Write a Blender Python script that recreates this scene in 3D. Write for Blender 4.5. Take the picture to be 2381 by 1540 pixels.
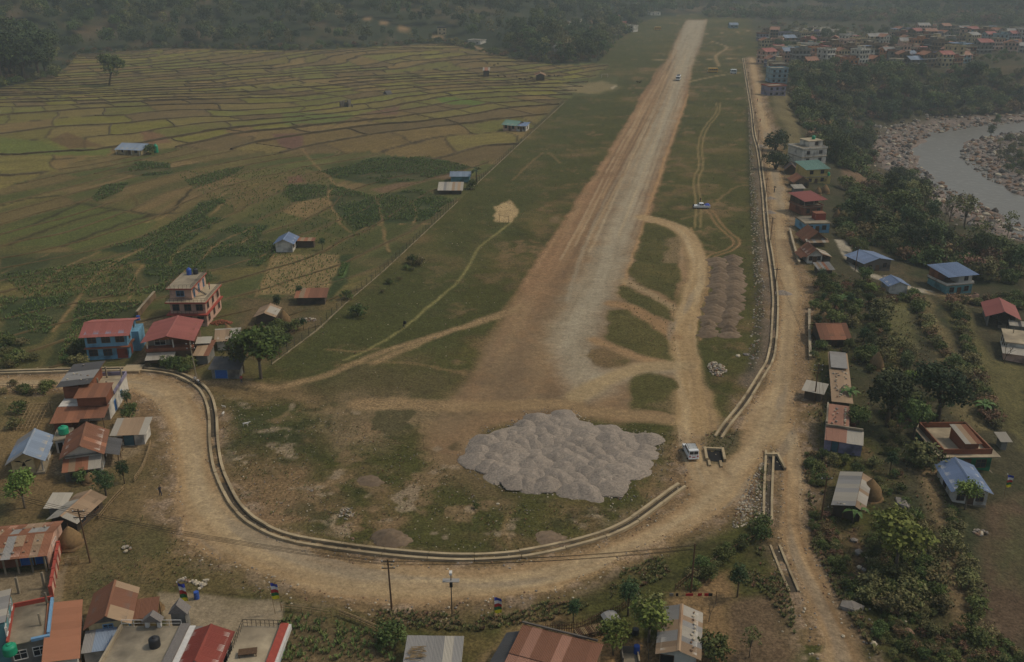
import bpy, bmesh, math, random
import numpy as np
from mathutils import Vector, Matrix
for o in list(bpy.data.objects): bpy.data.objects.remove(o)
scene = bpy.context.scene
R = math.radians
# ------------------------------------------------------------------ camera
CAMH, PITCH, FPX, UC, VC = 75.0, R(22.0), 2200.0, 1190.5, 770.0
cam_d = bpy.data.cameras.new('camera'); cam = bpy.data.objects.new('camera', cam_d)
scene.collection.objects.link(cam); scene.camera = cam
cam.location = (0, 0, CAMH); cam.rotation_euler = (math.pi/2-PITCH, 0, 0)
cam_d.sensor_fit = 'HORIZONTAL'; cam_d.sensor_width = 36; cam_d.lens = 36*FPX/2381
cam_d.clip_start = 1; cam_d.clip_end = 12000
# ------------------------------------------------------------------ sky and sun (hazy overcast afternoon)
SUN_EL, SUN_AZ = 52.0, 78.0     # azimuth clockwise from +Y (the view direction)
world = bpy.data.worlds.new('World'); scene.world = world; world.use_nodes = True
wn = world.node_tree; wn.nodes.clear()
wo = wn.nodes.new('ShaderNodeOutputWorld'); wb = wn.nodes.new('ShaderNodeBackground')
sk = wn.nodes.new('ShaderNodeTexSky'); sk.sky_type = 'NISHITA'; sk.sun_disc = False
sk.sun_elevation = R(SUN_EL); sk.sun_rotation = R(SUN_AZ); sk.air_density = 1.3; sk.dust_density = 4; sk.ozone_density = 1.5
wb.inputs[1].default_value = 0.078
wn.links.new(sk.outputs[0], wb.inputs[0]); wn.links.new(wb.outputs[0], wo.inputs[0])
sd = bpy.data.lights.new('sun', 'SUN'); sd.energy = 2.1; sd.angle = R(6); sd.color = (1, .91, .77)
sun = bpy.data.objects.new('sun', sd); scene.collection.objects.link(sun)
sun.rotation_euler = (R(90-SUN_EL), 0, R(180-SUN_AZ)); sun.location = (0, 0, 300)
scene.view_settings.view_transform = 'Standard'; scene.view_settings.look = 'None'
scene.view_settings.exposure = 0.12; scene.view_settings.gamma = 1
try:
    scene.cycles.use_denoising = True
    scene.cycles.volume_bounces = 1; scene.cycles.max_bounces = 6
except Exception: pass
rng = np.random.default_rng(7); random.seed(7)
# ------------------------------------------------------------------ helpers: colour, noise, projection
def s2l(c):
    c = np.asarray(c, float)/255.0
    return np.where(c <= .04045, c/12.92, ((c+.055)/1.055)**2.4)
def K(r, g, b, f=0.70):            # photographed sRGB value -> real base colour
    return np.minimum(s2l((r, g, b))/f, .85)
def sstep(a, b, x):
    t = np.clip((x-a)/(b-a), 0, 1); return t*t*(3-2*t)
def _h(ix, iy, sd):
    n = (ix.astype(np.int64) & 0xffffffff).astype(np.uint64)*np.uint64(0x9E3779B97F4A7C15)
    n ^= (iy.astype(np.int64) & 0xffffffff).astype(np.uint64)*np.uint64(0xC2B2AE3D27D4EB4F)
    n ^= np.uint64((sd*0x165667B19E3779F9) & 0xffffffffffffffff)
    n ^= n >> np.uint64(29); n *= np.uint64(0xBF58476D1CE4E5B9); n ^= n >> np.uint64(32); n *= np.uint64(0x94D049BB133111EB)
    return ((n >> np.uint64(40)) & np.uint64(0xffff)).astype(float)/65535.0
def vn(x, y, sd=0):
    x0 = np.floor(x); y0 = np.floor(y); fx = x-x0; fy = y-y0
    fx = fx*fx*(3-2*fx); fy = fy*fy*(3-2*fy)
    a = _h(x0, y0, sd); b = _h(x0+1, y0, sd); c = _h(x0, y0+1, sd); d = _h(x0+1, y0+1, sd)
    return ((a*(1-fx)+b*fx)*(1-fy) + (c*(1-fx)+d*fx)*fy)*2-1
def fbm(x, y, sc, octv=3, sd=0):
    x = x/sc; y = y/sc; s = 0; a = 1; n = 0
    for i in range(octv):
        s = s+a*vn(x+i*17.3, y-i*9.1, sd+i); n += a; a *= .55; x = x*2.03; y = y*2.03
    return s/n*1.35
cP, sP = math.cos(PITCH), math.sin(PITCH)
def ray(u, v):
    X = (np.asarray(u, float)-UC)/FPX; Y = (VC-np.asarray(v, float))/FPX
    return X, cP+Y*sP, -sP+Y*cP
def pl(u, v, z=0.0):
    dx, dy, dz = ray(u, v); t = (z-CAMH)/np.minimum(dz, -1e-3); return dx*t, dy*t
ES, ET = (.9779, -.2092), (.2092, .9779)          # across / along the airstrip
def st(x, y): return x*ES[0]+y*ES[1], x*ET[0]+y*ET[1]
def xy(s, t): return s*ES[0]+t*ET[0], s*ES[1]+t*ET[1]
def seg_dist(X, Y, pts, closed=False):
    d = np.full(X.shape, 1e12)
    n = len(pts)
    for i in range(n if closed else n-1):
        ax, ay = pts[i]; bx, by = pts[(i+1) % n]
        ex, ey = bx-ax, by-ay; L = ex*ex+ey*ey+1e-9
        t = np.clip(((X-ax)*ex+(Y-ay)*ey)/L, 0, 1)
        d = np.minimum(d, (X-ax-t*ex)**2+(Y-ay-t*ey)**2)
    return np.sqrt(d)
def inside(X, Y, pts):
    r = np.zeros(X.shape, bool); n = len(pts); j = n-1
    for i in range(n):
        xi, yi = pts[i]; xj, yj = pts[j]
        if yi != yj:
            r ^= ((yi > Y) != (yj > Y)) & (X < (xj-xi)*(Y-yi)/(yj-yi)+xi)
        j = i
    return r
def smooth_line(pts, n=6):
    p = np.asarray(pts, float); out = []
    q = np.vstack([2*p[0]-p[1], p, 2*p[-1]-p[-2]])
    for i in range(1, len(q)-2):
        for k in range(n):
            t = k/n
            out.append(.5*((2*q[i])+(-q[i-1]+q[i+1])*t+(2*q[i-1]-5*q[i]+4*q[i+1]-q[i+2])*t*t+(-q[i-1]+3*q[i]-3*q[i+1]+q[i+2])*t**3))
    out.append(q[-2]); return np.array(out)
# ------------------------------------------------------------------ the lie of the land
RIV = smooth_line([xy(*p) for p in [(330, 60), (230, 210), (170, 300), (138, 370), (120, 440), (112, 505), (122, 560), (155, 608), (225, 650), (330, 680), (480, 700), (800, 720)]], 3)
RIVZ = -25.0
_fe = [(-700, 330), (0, 205), (130, 180), (180, 128), (400, 112), (700, 118), (900, 108), (1040, 100), (1150, 128), (1290, 152), (1390, 146), (1430, 96), (1480, 56), (1530, 40), (1650, 30)]
FE = [tuple(float(q) for q in pl(*p)) for p in _fe]            # foot of the wooded hills
FE = [(-1500, 250)]+FE+[(400, 1330), (470, 1200), (600, 1080), (900, 950), (4000, 700)]
FEP = FE+[(9000, 9000), (-9000, 9000), (-9000, 250)]
def H(x, y):
    x = np.asarray(x, float); y = np.asarray(y, float)
    s, t = st(x, y)
    z = -5.0*sstep(27, 70, s)*(1-sstep(520, 680, t))
    near = (s > 20) & (t > 20)
    if near.any():
        d = np.full(s.shape, 999.0)
        d[near] = seg_dist(x[near], y[near], RIV)
        dw = d+9*vn(x/22, y/22, 3)+2*vn(x/7, y/7, 4); bed = RIVZ-1.6+2.3*sstep(9, 17, dw)+1.2*sstep(17, 36, dw)
        z = z*sstep(36, 84, d) + bed*(1-sstep(36, 82, dw))
    far = (y > 300)
    if far.any():
        i = inside(x, y, FEP); d = np.zeros(s.shape)
        if i.any():
            d[i] = seg_dist(x[i], y[i], FE)
            dd = d[i]
            k = .17+.12*vn(x[i]/230, y[i]/230, 5)+.12*sstep(0, -500, x[i])
            zz = k*dd*sstep(0, 60, dd)+10*sstep(20, 150, dd)*vn(x[i]/90, y[i]/90, 8)
            z[i] = z[i]+np.where(zz > 220, 220+(zz-220)*.3, zz)
    return z
_TS = np.concatenate([np.linspace(60, 330, 260), np.geomspace(331, 5000, 420)])
def P(u, v):
    """point where the sight line through photo pixel (u,v) meets the ground"""
    dx, dy, dz = ray(u, v)
    x = dx*_TS; y = dy*_TS; z = CAMH+dz*_TS
    g = z-H(x, y); k = int(np.argmax(g < 0))
    if k == 0: k = len(_TS)-1
    f = g[k-1]/(g[k-1]-g[k]+1e-9); t = _TS[k-1]+f*(_TS[k]-_TS[k-1])
    return Vector((float(dx*t), float(dy*t), float(CAMH+dz*t)))
def PX(pts, n=0):
    a = np.array([P(u, v)[:2] for u, v in pts])
    return smooth_line(a, n) if n else a
def hz(x, y): return float(H(np.array([x]), np.array([y]))[0])
def pix(p):
    x, y, z = p[0], p[1], p[2]-CAMH
    d = y*cP-z*sP; return UC+FPX*x/d, VC-FPX*(y*sP+z*cP)/d
C = scene.collection
def link(o, parent=None):
    C.objects.link(o)
    if parent is not None: o.parent = parent
    return o
def tag(o, label=None, cat=None, group=None, kind=None):
    if label: o['label'] = label
    if cat: o['category'] = cat
    if group: o['group'] = group
    if kind: o['kind'] = kind
    return o
# ------------------------------------------------------------------ materials
MATS = {}
def nodes(name):
    m = bpy.data.materials.new(name); m.use_nodes = True
    t = m.node_tree; b = t.nodes['Principled BSDF']; b.inputs['Specular IOR Level'].default_value = .2
    MATS[name] = m; return m, t, b
def mat(name, col, rough=.85, var=.25, sc=3.0, metal=0.0, orand=.12, dirt=None, spec=.2):
    """plain painted / earthy material: base colour with two-scale grain, dirt blotches and a tint per object"""
    m, t, b = nodes(name); N = t.nodes; L = t.links
    tc = N.new('ShaderNodeTexCoord')
    n1 = N.new('ShaderNodeTexNoise'); n1.inputs['Scale'].default_value = sc; n1.inputs['Detail'].default_value = 6
    n1.inputs['Roughness'].default_value = .7
    L.new(tc.outputs['Object'], n1.inputs['Vector'])
    oi = N.new('ShaderNodeObjectInfo')
    mr = N.new('ShaderNodeMapRange'); mr.inputs[1].default_value = .3; mr.inputs[2].default_value = .7
    mr.inputs[3].default_value = 1-var; mr.inputs[4].default_value = 1+var
    L.new(n1.outputs[0], mr.inputs[0])
    mo = N.new('ShaderNodeMapRange'); mo.inputs[3].default_value = 1-orand; mo.inputs[4].default_value = 1+orand
    L.new(oi.outputs['Random'], mo.inputs[0])
    mu = N.new('ShaderNodeMath'); mu.operation = 'MULTIPLY'
    L.new(mr.outputs[0], mu.inputs[0]); L.new(mo.outputs[0], mu.inputs[1])
    mx = N.new('ShaderNodeVectorMath'); mx.operation = 'SCALE'; mx.inputs[0].default_value = tuple(col)
    L.new(mu.outputs[0], mx.inputs['Scale'])
    out = mx.outputs[0]
    if dirt is not None:
        n2 = N.new('ShaderNodeTexNoise'); n2.inputs['Scale'].default_value = sc*.35; n2.inputs['Detail'].default_value = 5
        L.new(tc.outputs['Object'], n2.inputs['Vector'])
        r2 = N.new('ShaderNodeMapRange'); r2.inputs[1].default_value = .5; r2.inputs[2].default_value = .68
        r2.inputs[4].default_value = dirt[3]
        L.new(n2.outputs[0], r2.inputs[0])
        mm = N.new('ShaderNodeMix'); mm.data_type = 'RGBA'; mm.inputs[7].default_value = (*dirt[:3], 1)
        L.new(r2.outputs[0], mm.inputs[0]); L.new(out, mm.inputs[6]); out = mm.outputs[2]
    L.new(out, b.inputs['Base Color'])
    b.inputs['Roughness'].default_value = rough; b.inputs['Metallic'].default_value = metal; b.inputs['Specular IOR Level'].default_value = spec
    return m
def ground_mat():
    m, t, b = nodes('ground'); N = t.nodes; L = t.links
    at = N.new('ShaderNodeAttribute'); at.attribute_name = 'col'
    ge = N.new('ShaderNodeNewGeometry')
    def noise(sc, det, lo, hi):
        n = N.new('ShaderNodeTexNoise'); n.inputs['Scale'].default_value = sc; n.inputs['Detail'].default_value = det
        n.inputs['Roughness'].default_value = .75; L.new(ge.outputs['Position'], n.inputs['Vector'])
        r = N.new('ShaderNodeMapRange'); r.inputs[1].default_value = .3; r.inputs[2].default_value = .7
        r.inputs[3].default_value = lo; r.inputs[4].default_value = hi; L.new(n.outputs[0], r.inputs[0]); return n, r
    n1, r1 = noise(.9, 8, .68, 1.32); n2, r2 = noise(.12, 5, .85, 1.15)
    n3, r3 = noise(2.6, 4, .5, 1.5); r3.inputs[1].default_value = .34; r3.inputs[2].default_value = .66
    ga = N.new('ShaderNodeAttribute'); ga.attribute_name = 'gr'
    g3 = N.new('ShaderNodeMix'); g3.data_type = 'FLOAT'; g3.inputs[2].default_value = 1.0; L.new(ga.outputs['Fac'], g3.inputs[0]); L.new(r3.outputs[0], g3.inputs[3])
    m0 = N.new('ShaderNodeMath'); m0.operation = 'MULTIPLY'; L.new(r1.outputs[0], m0.inputs[0]); L.new(r2.outputs[0], m0.inputs[1])
    mu = N.new('ShaderNodeMath'); mu.operation = 'MULTIPLY'; L.new(m0.outputs[0], mu.inputs[0]); L.new(g3.outputs[0], mu.inputs[1])
    vm = N.new('ShaderNodeVectorMath'); vm.operation = 'SCALE'; L.new(at.outputs['Color'], vm.inputs[0]); L.new(mu.outputs[0], vm.inputs['Scale'])
    L.new(vm.outputs[0], b.inputs['Base Color']); b.inputs['Roughness'].default_value = 1; b.inputs['Specular IOR Level'].default_value = .05
    bu = N.new('ShaderNodeBump'); bu.inputs['Distance'].default_value = .25; bu.inputs['Strength'].default_value = .7
    L.new(n1.outputs[0], bu.inputs['Height']); L.new(bu.outputs[0], b.inputs['Normal'])
    return m
ground_mat()
# ------------------------------------------------------------------ ground sheet (denser near the viewer), painted with its real surface colours
NA, NR = 980, 640
ang = np.concatenate([np.linspace(-80, -37, 22)[:-1], np.linspace(-37, 37, NA), np.linspace(37, 80, 22)[1:]])*math.pi/180
dep = np.linspace(47, 2.75, NR)*math.pi/180
dist = np.concatenate([[25, 45, 60], CAMH/np.tan(dep), np.geomspace(CAMH/math.tan(dep[-1])*1.012, 7000, 60)])
AA, DD = np.meshgrid(ang, dist); GX = (DD*np.sin(AA)).ravel(); GY = (DD*np.cos(AA)).ravel()
nc, nr = len(ang), len(dist)
GZ = H(GX, GY); GS, GT = st(GX, GY)
NV = len(GX)
_d, _zc = GY*cP-(GZ-CAMH)*sP, GZ-CAMH
GU = UC+FPX*GX/np.maximum(_d, 1); GV = VC-FPX*(GY*sP+_zc*cP)/np.maximum(_d, 1)
N1 = fbm(GX, GY, 2.2, 3, 11); N2 = fbm(GX, GY, 9, 4, 21); N3 = fbm(GX, GY, 34, 4, 31); N4 = fbm(GX, GY, 120, 3, 41)
WX = fbm(GX, GY, 5, 3, 51); WY = fbm(GX, GY, 5, 3, 61)
col = np.zeros((NV, 3)); reg = np.zeros(NV, np.int8)
def mixc(m, c, idx=None):
    c = np.asarray(c)
    if idx is None: col[:] = col+(c-col)*m[:, None]
    else: col[idx] = col[idx]+(c-col[idx])*m[:, None]
def near_idx(pts, Rr):
    p = np.asarray(pts); return np.where((GX > p[:, 0].min()-Rr) & (GX < p[:, 0].max()+Rr) & (GY > p[:, 1].min()-Rr) & (GY < p[:, 1].max()+Rr))[0]
def psdf(pts, Rr=8, warp=.6):
    i = near_idx(pts, Rr)
    x = GX[i]+WX[i]*warp; y = GY[i]+WY[i]*warp
    d = seg_dist(x, y, pts, True); d[inside(x, y, pts)] *= -1
    return i, d
def area(px, c, soft=1.0, warp=.8, amt=1.0, n=0, c2=None, region=None):
    pts = PX(px, n); i, d = psdf(pts, 8+soft, warp)
    m = sstep(soft, -soft, d)*amt
    cc = np.asarray(c)[None, :]
    if c2 is not None:
        k = sstep(-.5, .6, N2[i]+.35*N1[i])[:, None]; cc = cc*(1-k)+np.asarray(c2)[None, :]*k
    mixc(m, cc, i)
    if region is not None: reg[i[d < 0]] = region
    return i, d
def stripe(px, w, c, soft=.5, warp=.3, amt=1.0, n=6, region=None, world=None, broken=0.0):
    pts = PX(px, n) if world is None else world
    i = near_idx(pts, w+3); x = GX[i]+WX[i]*warp; y = GY[i]+WY[i]*warp
    d = seg_dist(x, y, pts)
    m = sstep(w/2+soft, w/2-soft, d)*amt
    if broken: m = m*sstep(-broken, .3, N2[i]+.4*N1[i]+.25)
    mixc(m, c, i)
    if region is not None: reg[i[d < w/2]] = region
    return pts
def twin(px, c, gap=1.5, w=.5, amt=.9, n=6):
    p = PX(px, n); t = np.gradient(p, axis=0); t /= np.linalg.norm(t, axis=1)[:, None]+1e-9
    q = np.stack([-t[:, 1], t[:, 0]], 1)*gap/2
    stripe(None, w, c, .35, .2, amt, world=p+q); stripe(None, w, c, .35, .2, amt, world=p-q)
# --- colours seen in the photograph, as base colours
GRASS, GRASS2, GRASS3, DRY = K(63, 62, 32), K(76, 70, 38), K(53, 51, 30), K(98, 80, 54)
DIRT, DIRT2, REDD, LANE, ROAD, ROAD2, TRACK = K(116, 93, 67), K(104, 86, 64), K(126, 97, 69), K(143, 132, 110), K(144, 122, 91), K(134, 117, 90), K(128, 103, 70)
SOIL, TANF, MAIZE, OLIVE, REDSOIL = K(92, 74, 54), K(112, 92, 62), K(44, 54, 33), K(78, 74, 44), K(96, 70, 56)
# airfield turf
col[:] = GRASS
mixc(sstep(-.3, .7, N3+.5*N2), GRASS2); mixc(sstep(.1, .9, N2*.7+N1*.5-.2*N3)*.75, GRASS3)
mixc(sstep(.15, .8, N3*.5+N2*.8+.3*N4)*.7, DRY); mixc(sstep(.3, .75, fbm(GX, GY, 11, 4, 171)*.8+N1*.4)*.7, K(108, 87, 61)); mixc(sstep(.35, .8, fbm(GX, GY, 6, 3, 181)*.7+N1*.5)*.5, K(44, 46, 26))
# right bank: scrub and garden soil
rb = sstep(24, 34, GS+3*WX)
mixc(rb*1.0, K(60, 56, 40)); mixc(rb*sstep(-.2, .6, N2), K(50, 52, 34)); mixc(rb*sstep(.3, .9, N3+.4*N1)*.6, K(78, 66, 48))
# lower left: village ground
lv = ((GU < 330+0*GU) & (GV > 880)) | (GV > 1400)
mixc(sstep(390, 330, GU)*sstep(880, 930, GV), K(96, 80, 54)); mixc(sstep(390, 330, GU)*sstep(880, 930, GV)*sstep(0, .7, N3+.5*N2), K(70, 68, 42))
# --- left of the boundary fence: fields
FENCE = PX([(560, 905), (640, 842), (735, 770), (800, 710), (895, 628), (1000, 530), (1090, 446), (1190, 352), (1255, 292), (1311, 240)])
FLD = list(map(tuple, FENCE))+[tuple(p) for p in PX([(1420, 150), (1390, 146), (1290, 152), (1150, 128), (1040, 100), (700, 118), (400, 112), (180, 128), (130, 180), (0, 205)])]+[(-500, 480), (-420, 150)]+[tuple(p) for p in PX([(0, 862), (300, 858), (440, 872)])]
fi = np.where(inside(GX, GY, FLD))[0]
fm = np.zeros(NV); fm[fi] = 1; reg[fi] = 5
mixc(fm, K(82, 75, 45)); mixc(fm*sstep(-.1, .6, N2+.5*N3), K(72, 70, 41)); mixc(fm*sstep(.2, .9, N2*.8-.6*N3+.3*N1)*.7, K(100, 82, 54))
# terraces: bent strips following the slope, split by cross bunds into plots
pad_line = [(-60, 470), (0, 440), (120, 400), (200, 365), (400, 345), (560, 352), (720, 362), (860, 352), (980, 368), (1090, 392), (1180, 362)]
PADP = [tuple(p) for p in PX(pad_line)]+[tuple(p) for p in PX([(1250, 296), (1311, 240), (1420, 150), (1290, 152), (1040, 100), (700, 118), (400, 112), (180, 128), (130, 180), (0, 205)])]+[(-500, 480), (-420, 250)]
pi = np.where(inside(GX+4*WX, GY+4*WY, PADP))[0]; pm = np.zeros(NV); pm[pi] = 1
QD = 18500.0        # plots get narrower up the slope
def terraces(idx, row, length, ang0, warpA, bw, step, hue, sd0=0, bundc=K(62, 52, 38)):
    x, y = GX[idx], GY[idx]
    a = R(ang0)
    wx = x+warpA*fbm(x, y, 170, 2, 71+sd0); wy = y+warpA*fbm(x, y, 160, 2, 81+sd0)+2.5*fbm(x, y, 16, 2, 85+sd0)+7*fbm(x, y, 52, 2, 88+sd0)
    p = -wx*math.sin(a)+wy*math.cos(a); q = wx*math.cos(a)+wy*math.sin(a)
    q = q+2.5*fbm(x, y, 18, 2, 95+sd0)
    pp = np.maximum(p, 60)
    f = (pp**2/QD if sd0 == 0 else p/row)+.35*vn(q/70, p/70, 91+sd0); k = np.floor(f); fr = f-k
    dp = np.minimum(fr, 1-fr)*(QD/2/pp if sd0 == 0 else row)
    ln = length*(.6+.9*_h(k, k*0, 5+sd0)); g = q/ln+_h(k, k*0+3, 9+sd0)*7; kk = np.floor(g); gr = g-kk
    dq = np.minimum(gr, 1-gr)*ln
    r1 = _h(k, kk, 12+sd0); r2 = _h(k, kk, 33+sd0)
    c = np.zeros((len(idx), 3)); 
    pal = hue; n = len(pal)
    ii = np.minimum((r1*n).astype(int), n-1); c[:] = np.array(pal)[ii]
    c *= (.9+.2*r2)[:, None]
    kmix = sstep(-.1, .8, N2[idx])[:, None]*.35
    c = c*(1-kmix)+np.array(K(98, 82, 56))*kmix
    row_ = fbm(p/1.6, q/22, 1.0, 2, 431+sd0); c = c*(1+.16*row_)[:, None]
    if sd0:
        gmix = (sstep(.15, .7, fbm(p/5, q/30, 1.0, 3, 441))*.7)[:, None]; c = c*(1-gmix)+np.array(K(60, 66, 37))*gmix
    jag = .28*N1[idx]
    b = np.maximum(sstep(bw+.35, bw-.35, dp+jag*1.4), .75*sstep(bw*.7+.3, bw*.7-.3, dq+jag))
    pb = sstep(bw+1.6, bw+.2, dp+jag)*.35            # worn grassy lip
    c = c*(1-pb[:, None])+np.array(K(96, 84, 56))*pb[:, None]
    c = c*(1-b[:, None])+np.array(bundc)*b[:, None]
    return c, b, (_h(k, kk, 55+sd0)-.5)*step+.3*b*step*1.2
HUES = [K(92, 84, 49), K(86, 82, 46), K(96, 84, 53), K(92, 77, 51), K(88, 86, 46), K(98, 82, 54), K(84, 71, 50), K(96, 90, 46), K(94, 84, 50)]; HUES = [h_*np.array([1.12, 1.12, .98]) for h_ in HUES]
pc, pb_, pz = terraces(pi, 14.0, 27.0, 32, 46, .8, .4, HUES)
col[pi] = pc; GZ[pi] += pz*sstep(40, 90, GT[pi]); reg[pi] = 6
# middle fields: fewer banks, long strips
mi = fi[pm[fi] == 0]; mi = mi[GV[mi] < 720]
mc, mb_, mz = terraces(mi, 9.5, 46.0, 56, 16, .55, .3, [K(76, 74, 42), K(96, 82, 52), K(64, 68, 37), K(110, 90, 60), K(62, 66, 37), K(92, 83, 48), K(76, 77, 42)], 200, K(84, 70, 46))
col[mi] = col[mi]*.2+mc*.8; GZ[mi] += mz
# named plots
M, Gd = MAIZE, K(60, 64, 36)
MAIZE_POLYS = [
 [(0, 692), (175, 691), (180, 700), (140, 740), (122, 770), (95, 800), (0, 815)],
 [(515, 462), (470, 467), (445, 495), (325, 555), (225, 582), (300, 590), (375, 565), (527, 468)],
 [(475, 505), (530, 507), (425, 570), (390, 615), (300, 610), (325, 585), (400, 540)],
 [(550, 520), (622, 524), (600, 562), (640, 562), (642, 590), (600, 622), (405, 627), (395, 600), (440, 572)],
 [(665, 432), (735, 427), (762, 437), (757, 460), (682, 472), (662, 452)],
 [(767, 430), (870, 457), (887, 497), (885, 525), (830, 535), (795, 510), (765, 472)],
 [(872, 455), (970, 440), (1020, 455), (1057, 467), (990, 520), (895, 520)],
 [(745, 400), (860, 370), (1000, 365), (1100, 390), (990, 418), (860, 430), (780, 415)],
 [(270, 392), (330, 376), (395, 380), (402, 405), (340, 410), (280, 405)],
 [(240, 432), (300, 425), (285, 445), (225, 470), (215, 460)], [(430, 420), (520, 395), (570, 388), (540, 410), (450, 440)],
 [(340, 610), (520, 640), (420, 690), (330, 680)],
]
GPOLY = [([(187, 477), (262, 485), (62, 545), (0, 562), (0, 535)], K(76, 78, 42)), ([(265, 492), (345, 500), (140, 572), (25, 570)], K(74, 77, 42)), ([(370, 510), (330, 545), (170, 580), (150, 572), (340, 508)], K(76, 78, 42)),
 ([(185, 702), (345, 702), (317, 738), (250, 747), (140, 772), (100, 850), (130, 850)], K(52, 56, 34)), ([(0, 590), (230, 585), (130, 640), (0, 660)], K(66, 66, 40)), ([(0, 600), (140, 598), (60, 640), (0, 650)], K(54, 58, 36)), ([(300, 620), (390, 625), (330, 680), (190, 690)], K(72, 68, 42)),
 ([(792, 592), (822, 588), (802, 660), (770, 702), (752, 700), (780, 640)], K(48, 56, 32)), ([(795, 612), (811, 614), (797, 643), (788, 643)], K(84, 104, 58)),
 ([(642, 592), (790, 592), (788, 612), (757, 684), (597, 684), (627, 622)], K(116, 98, 66)),
 ([(668, 412), (705, 408), (712, 424), (672, 428)], REDSOIL), ([(857, 440), (920, 425), (1000, 421), (895, 448)], K(98, 78, 58)), ([(920, 398), (1060, 400), (1050, 418), (910, 416)], K(94, 76, 56)),
 ([(635, 312), (703, 310), (707, 345), (672, 352), (645, 330)], K(92, 68, 56)), ([(832, 267), (930, 246), (925, 268)], K(94, 72, 56)), ([(112, 325), (155, 307), (245, 342), (160, 345)], K(88, 70, 46)), ([(325, 305), (370, 310), (402, 332), (340, 335)], K(100, 76, 54)),
 ([(1015, 228), (1050, 226), (1128, 238), (1110, 246), (1030, 242)], K(80, 92, 42)), ([(655, 266), (720, 262), (830, 270), (780, 288), (660, 290)], K(84, 88, 46)), ([(520, 305), (580, 290), (600, 312), (560, 318)], K(104, 84, 56)),
 ([(0, 318), (100, 330), (150, 348), (260, 345), (250, 362), (0, 360)], K(84, 88, 44)), ([(1330, 186), (1440, 180), (1430, 200), (1390, 224), (1290, 222)], K(78, 76, 48))]
for p, c in GPOLY: area(p, c, .6, .7, .92, 0)
for p in MAIZE_POLYS: area(p, M, .8, 1.2, .85, 0, K(66, 66, 42))
area([(245, 470), (300, 425), (420, 405), (560, 385), (720, 400), (640, 430), (480, 455), (330, 480)], K(96, 80, 52), 5, 3, .3)
area([(550, 700), (640, 690), (760, 690), (735, 770), (640, 842), (520, 820), (540, 740)], K(88, 74, 52), 2, 1.2, .85, 0, K(72, 66, 44))
for px in ([(700, 345), (735, 385), (775, 425), (762, 450), (766, 475), (785, 500), (790, 520), (822, 545)], [(870, 455), (885, 490), (890, 522), (895, 560), (905, 585)], [(955, 468), (968, 500), (962, 518)], [(1000, 521), (880, 522), (820, 545), (760, 580)], [(590, 530), (560, 565), (420, 585), (395, 612)],
           [(300, 592), (225, 640), (185, 690), (150, 735), (125, 770)], [(470, 600), (420, 640), (400, 660)], [(230, 585), (140, 630), (60, 690)], [(330, 615), (305, 660), (300, 695)], [(525, 470), (460, 520), (300, 592), (230, 620)], [(640, 590), (625, 620), (596, 690)], [(0, 635), (90, 598), (110, 590)], [(345, 700), (180, 702)], [(460, 455), (420, 475), (380, 505), (330, 520)], [(600, 428), (540, 445), (500, 465)], [(470, 600), (520, 560), (590, 530)]):
    stripe(px, .7, K(122, 98, 66), .45, .5, .85, 5, broken=.9)
for px in ([(0, 545), (80, 520), (180, 475)], [(20, 568), (150, 520), (262, 488)], [(145, 572), (250, 530), (345, 503)], [(0, 480), (60, 465), (175, 450)], [(0, 380), (130, 370), (230, 365)], [(170, 470), (260, 485), (350, 498)], [(460, 495), (350, 500)], [(445, 440), (400, 490), (345, 505)]):
    stripe(px, 1.3, K(50, 44, 30), .5, 1.2, .9, 5)
# far wooded slopes: forest floor
hid = inside(GX, GY, FEP)
mixc(hid*1.0, K(48, 52, 36)); mixc(hid*sstep(.1, .7, N3), K(80, 68, 50)); reg[hid] = 7
stripe([(1150, 128), (1100, 108), (1040, 92), (940, 68), (840, 40), (770, 22)], 5, K(132, 106, 76), 1.5, .5, .9, 4); stripe([(330, 128), (480, 120), (700, 121), (900, 112), (1000, 105), (1080, 112)], 3, K(112, 92, 64), 1, .5, .8, 4); area([(1330, 48), (1375, 46), (1380, 60), (1330, 62)], K(132, 92, 66), 6, 5, .8)
# --- airstrip and roads
area([(1095, 640), (1190, 560), (1330, 340), (1430, 230), (1530, 110), (1560, 60), (1480, 60), (1290, 240), (1000, 540), (640, 845), (700, 900), (1020, 940)], K(62, 64, 36), 3, 2, .45)
RUN = [(1597, 46), (1580, 75), (1550, 140), (1530, 160), (1519, 187), (1495, 222), (1483, 252), (1443, 315), (1403, 385), (1370, 435), (1310, 527), (1240, 637), (1212, 685), (1185, 712), (1150, 775), (1108, 852), (1045, 925), (1000, 985), (985, 1040), (1040, 1075), (1110, 1075), (1130, 1000), (1300, 965), (1440, 985), (1500, 985), (1560, 985), (1590, 975),
       (1585, 880), (1580, 800), (1570, 745), (1555, 700), (1600, 640), (1592, 560), (1560, 525), (1503, 508), (1513, 460), (1530, 422), (1540, 385), (1558, 332), (1573, 290), (1588, 250), (1600, 190), (1613, 140), (1624, 120), (1635, 82), (1644, 46)]
ri, rd = area(RUN, DIRT, 2.0, .6, 1, 0, DIRT2, region=1)
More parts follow.
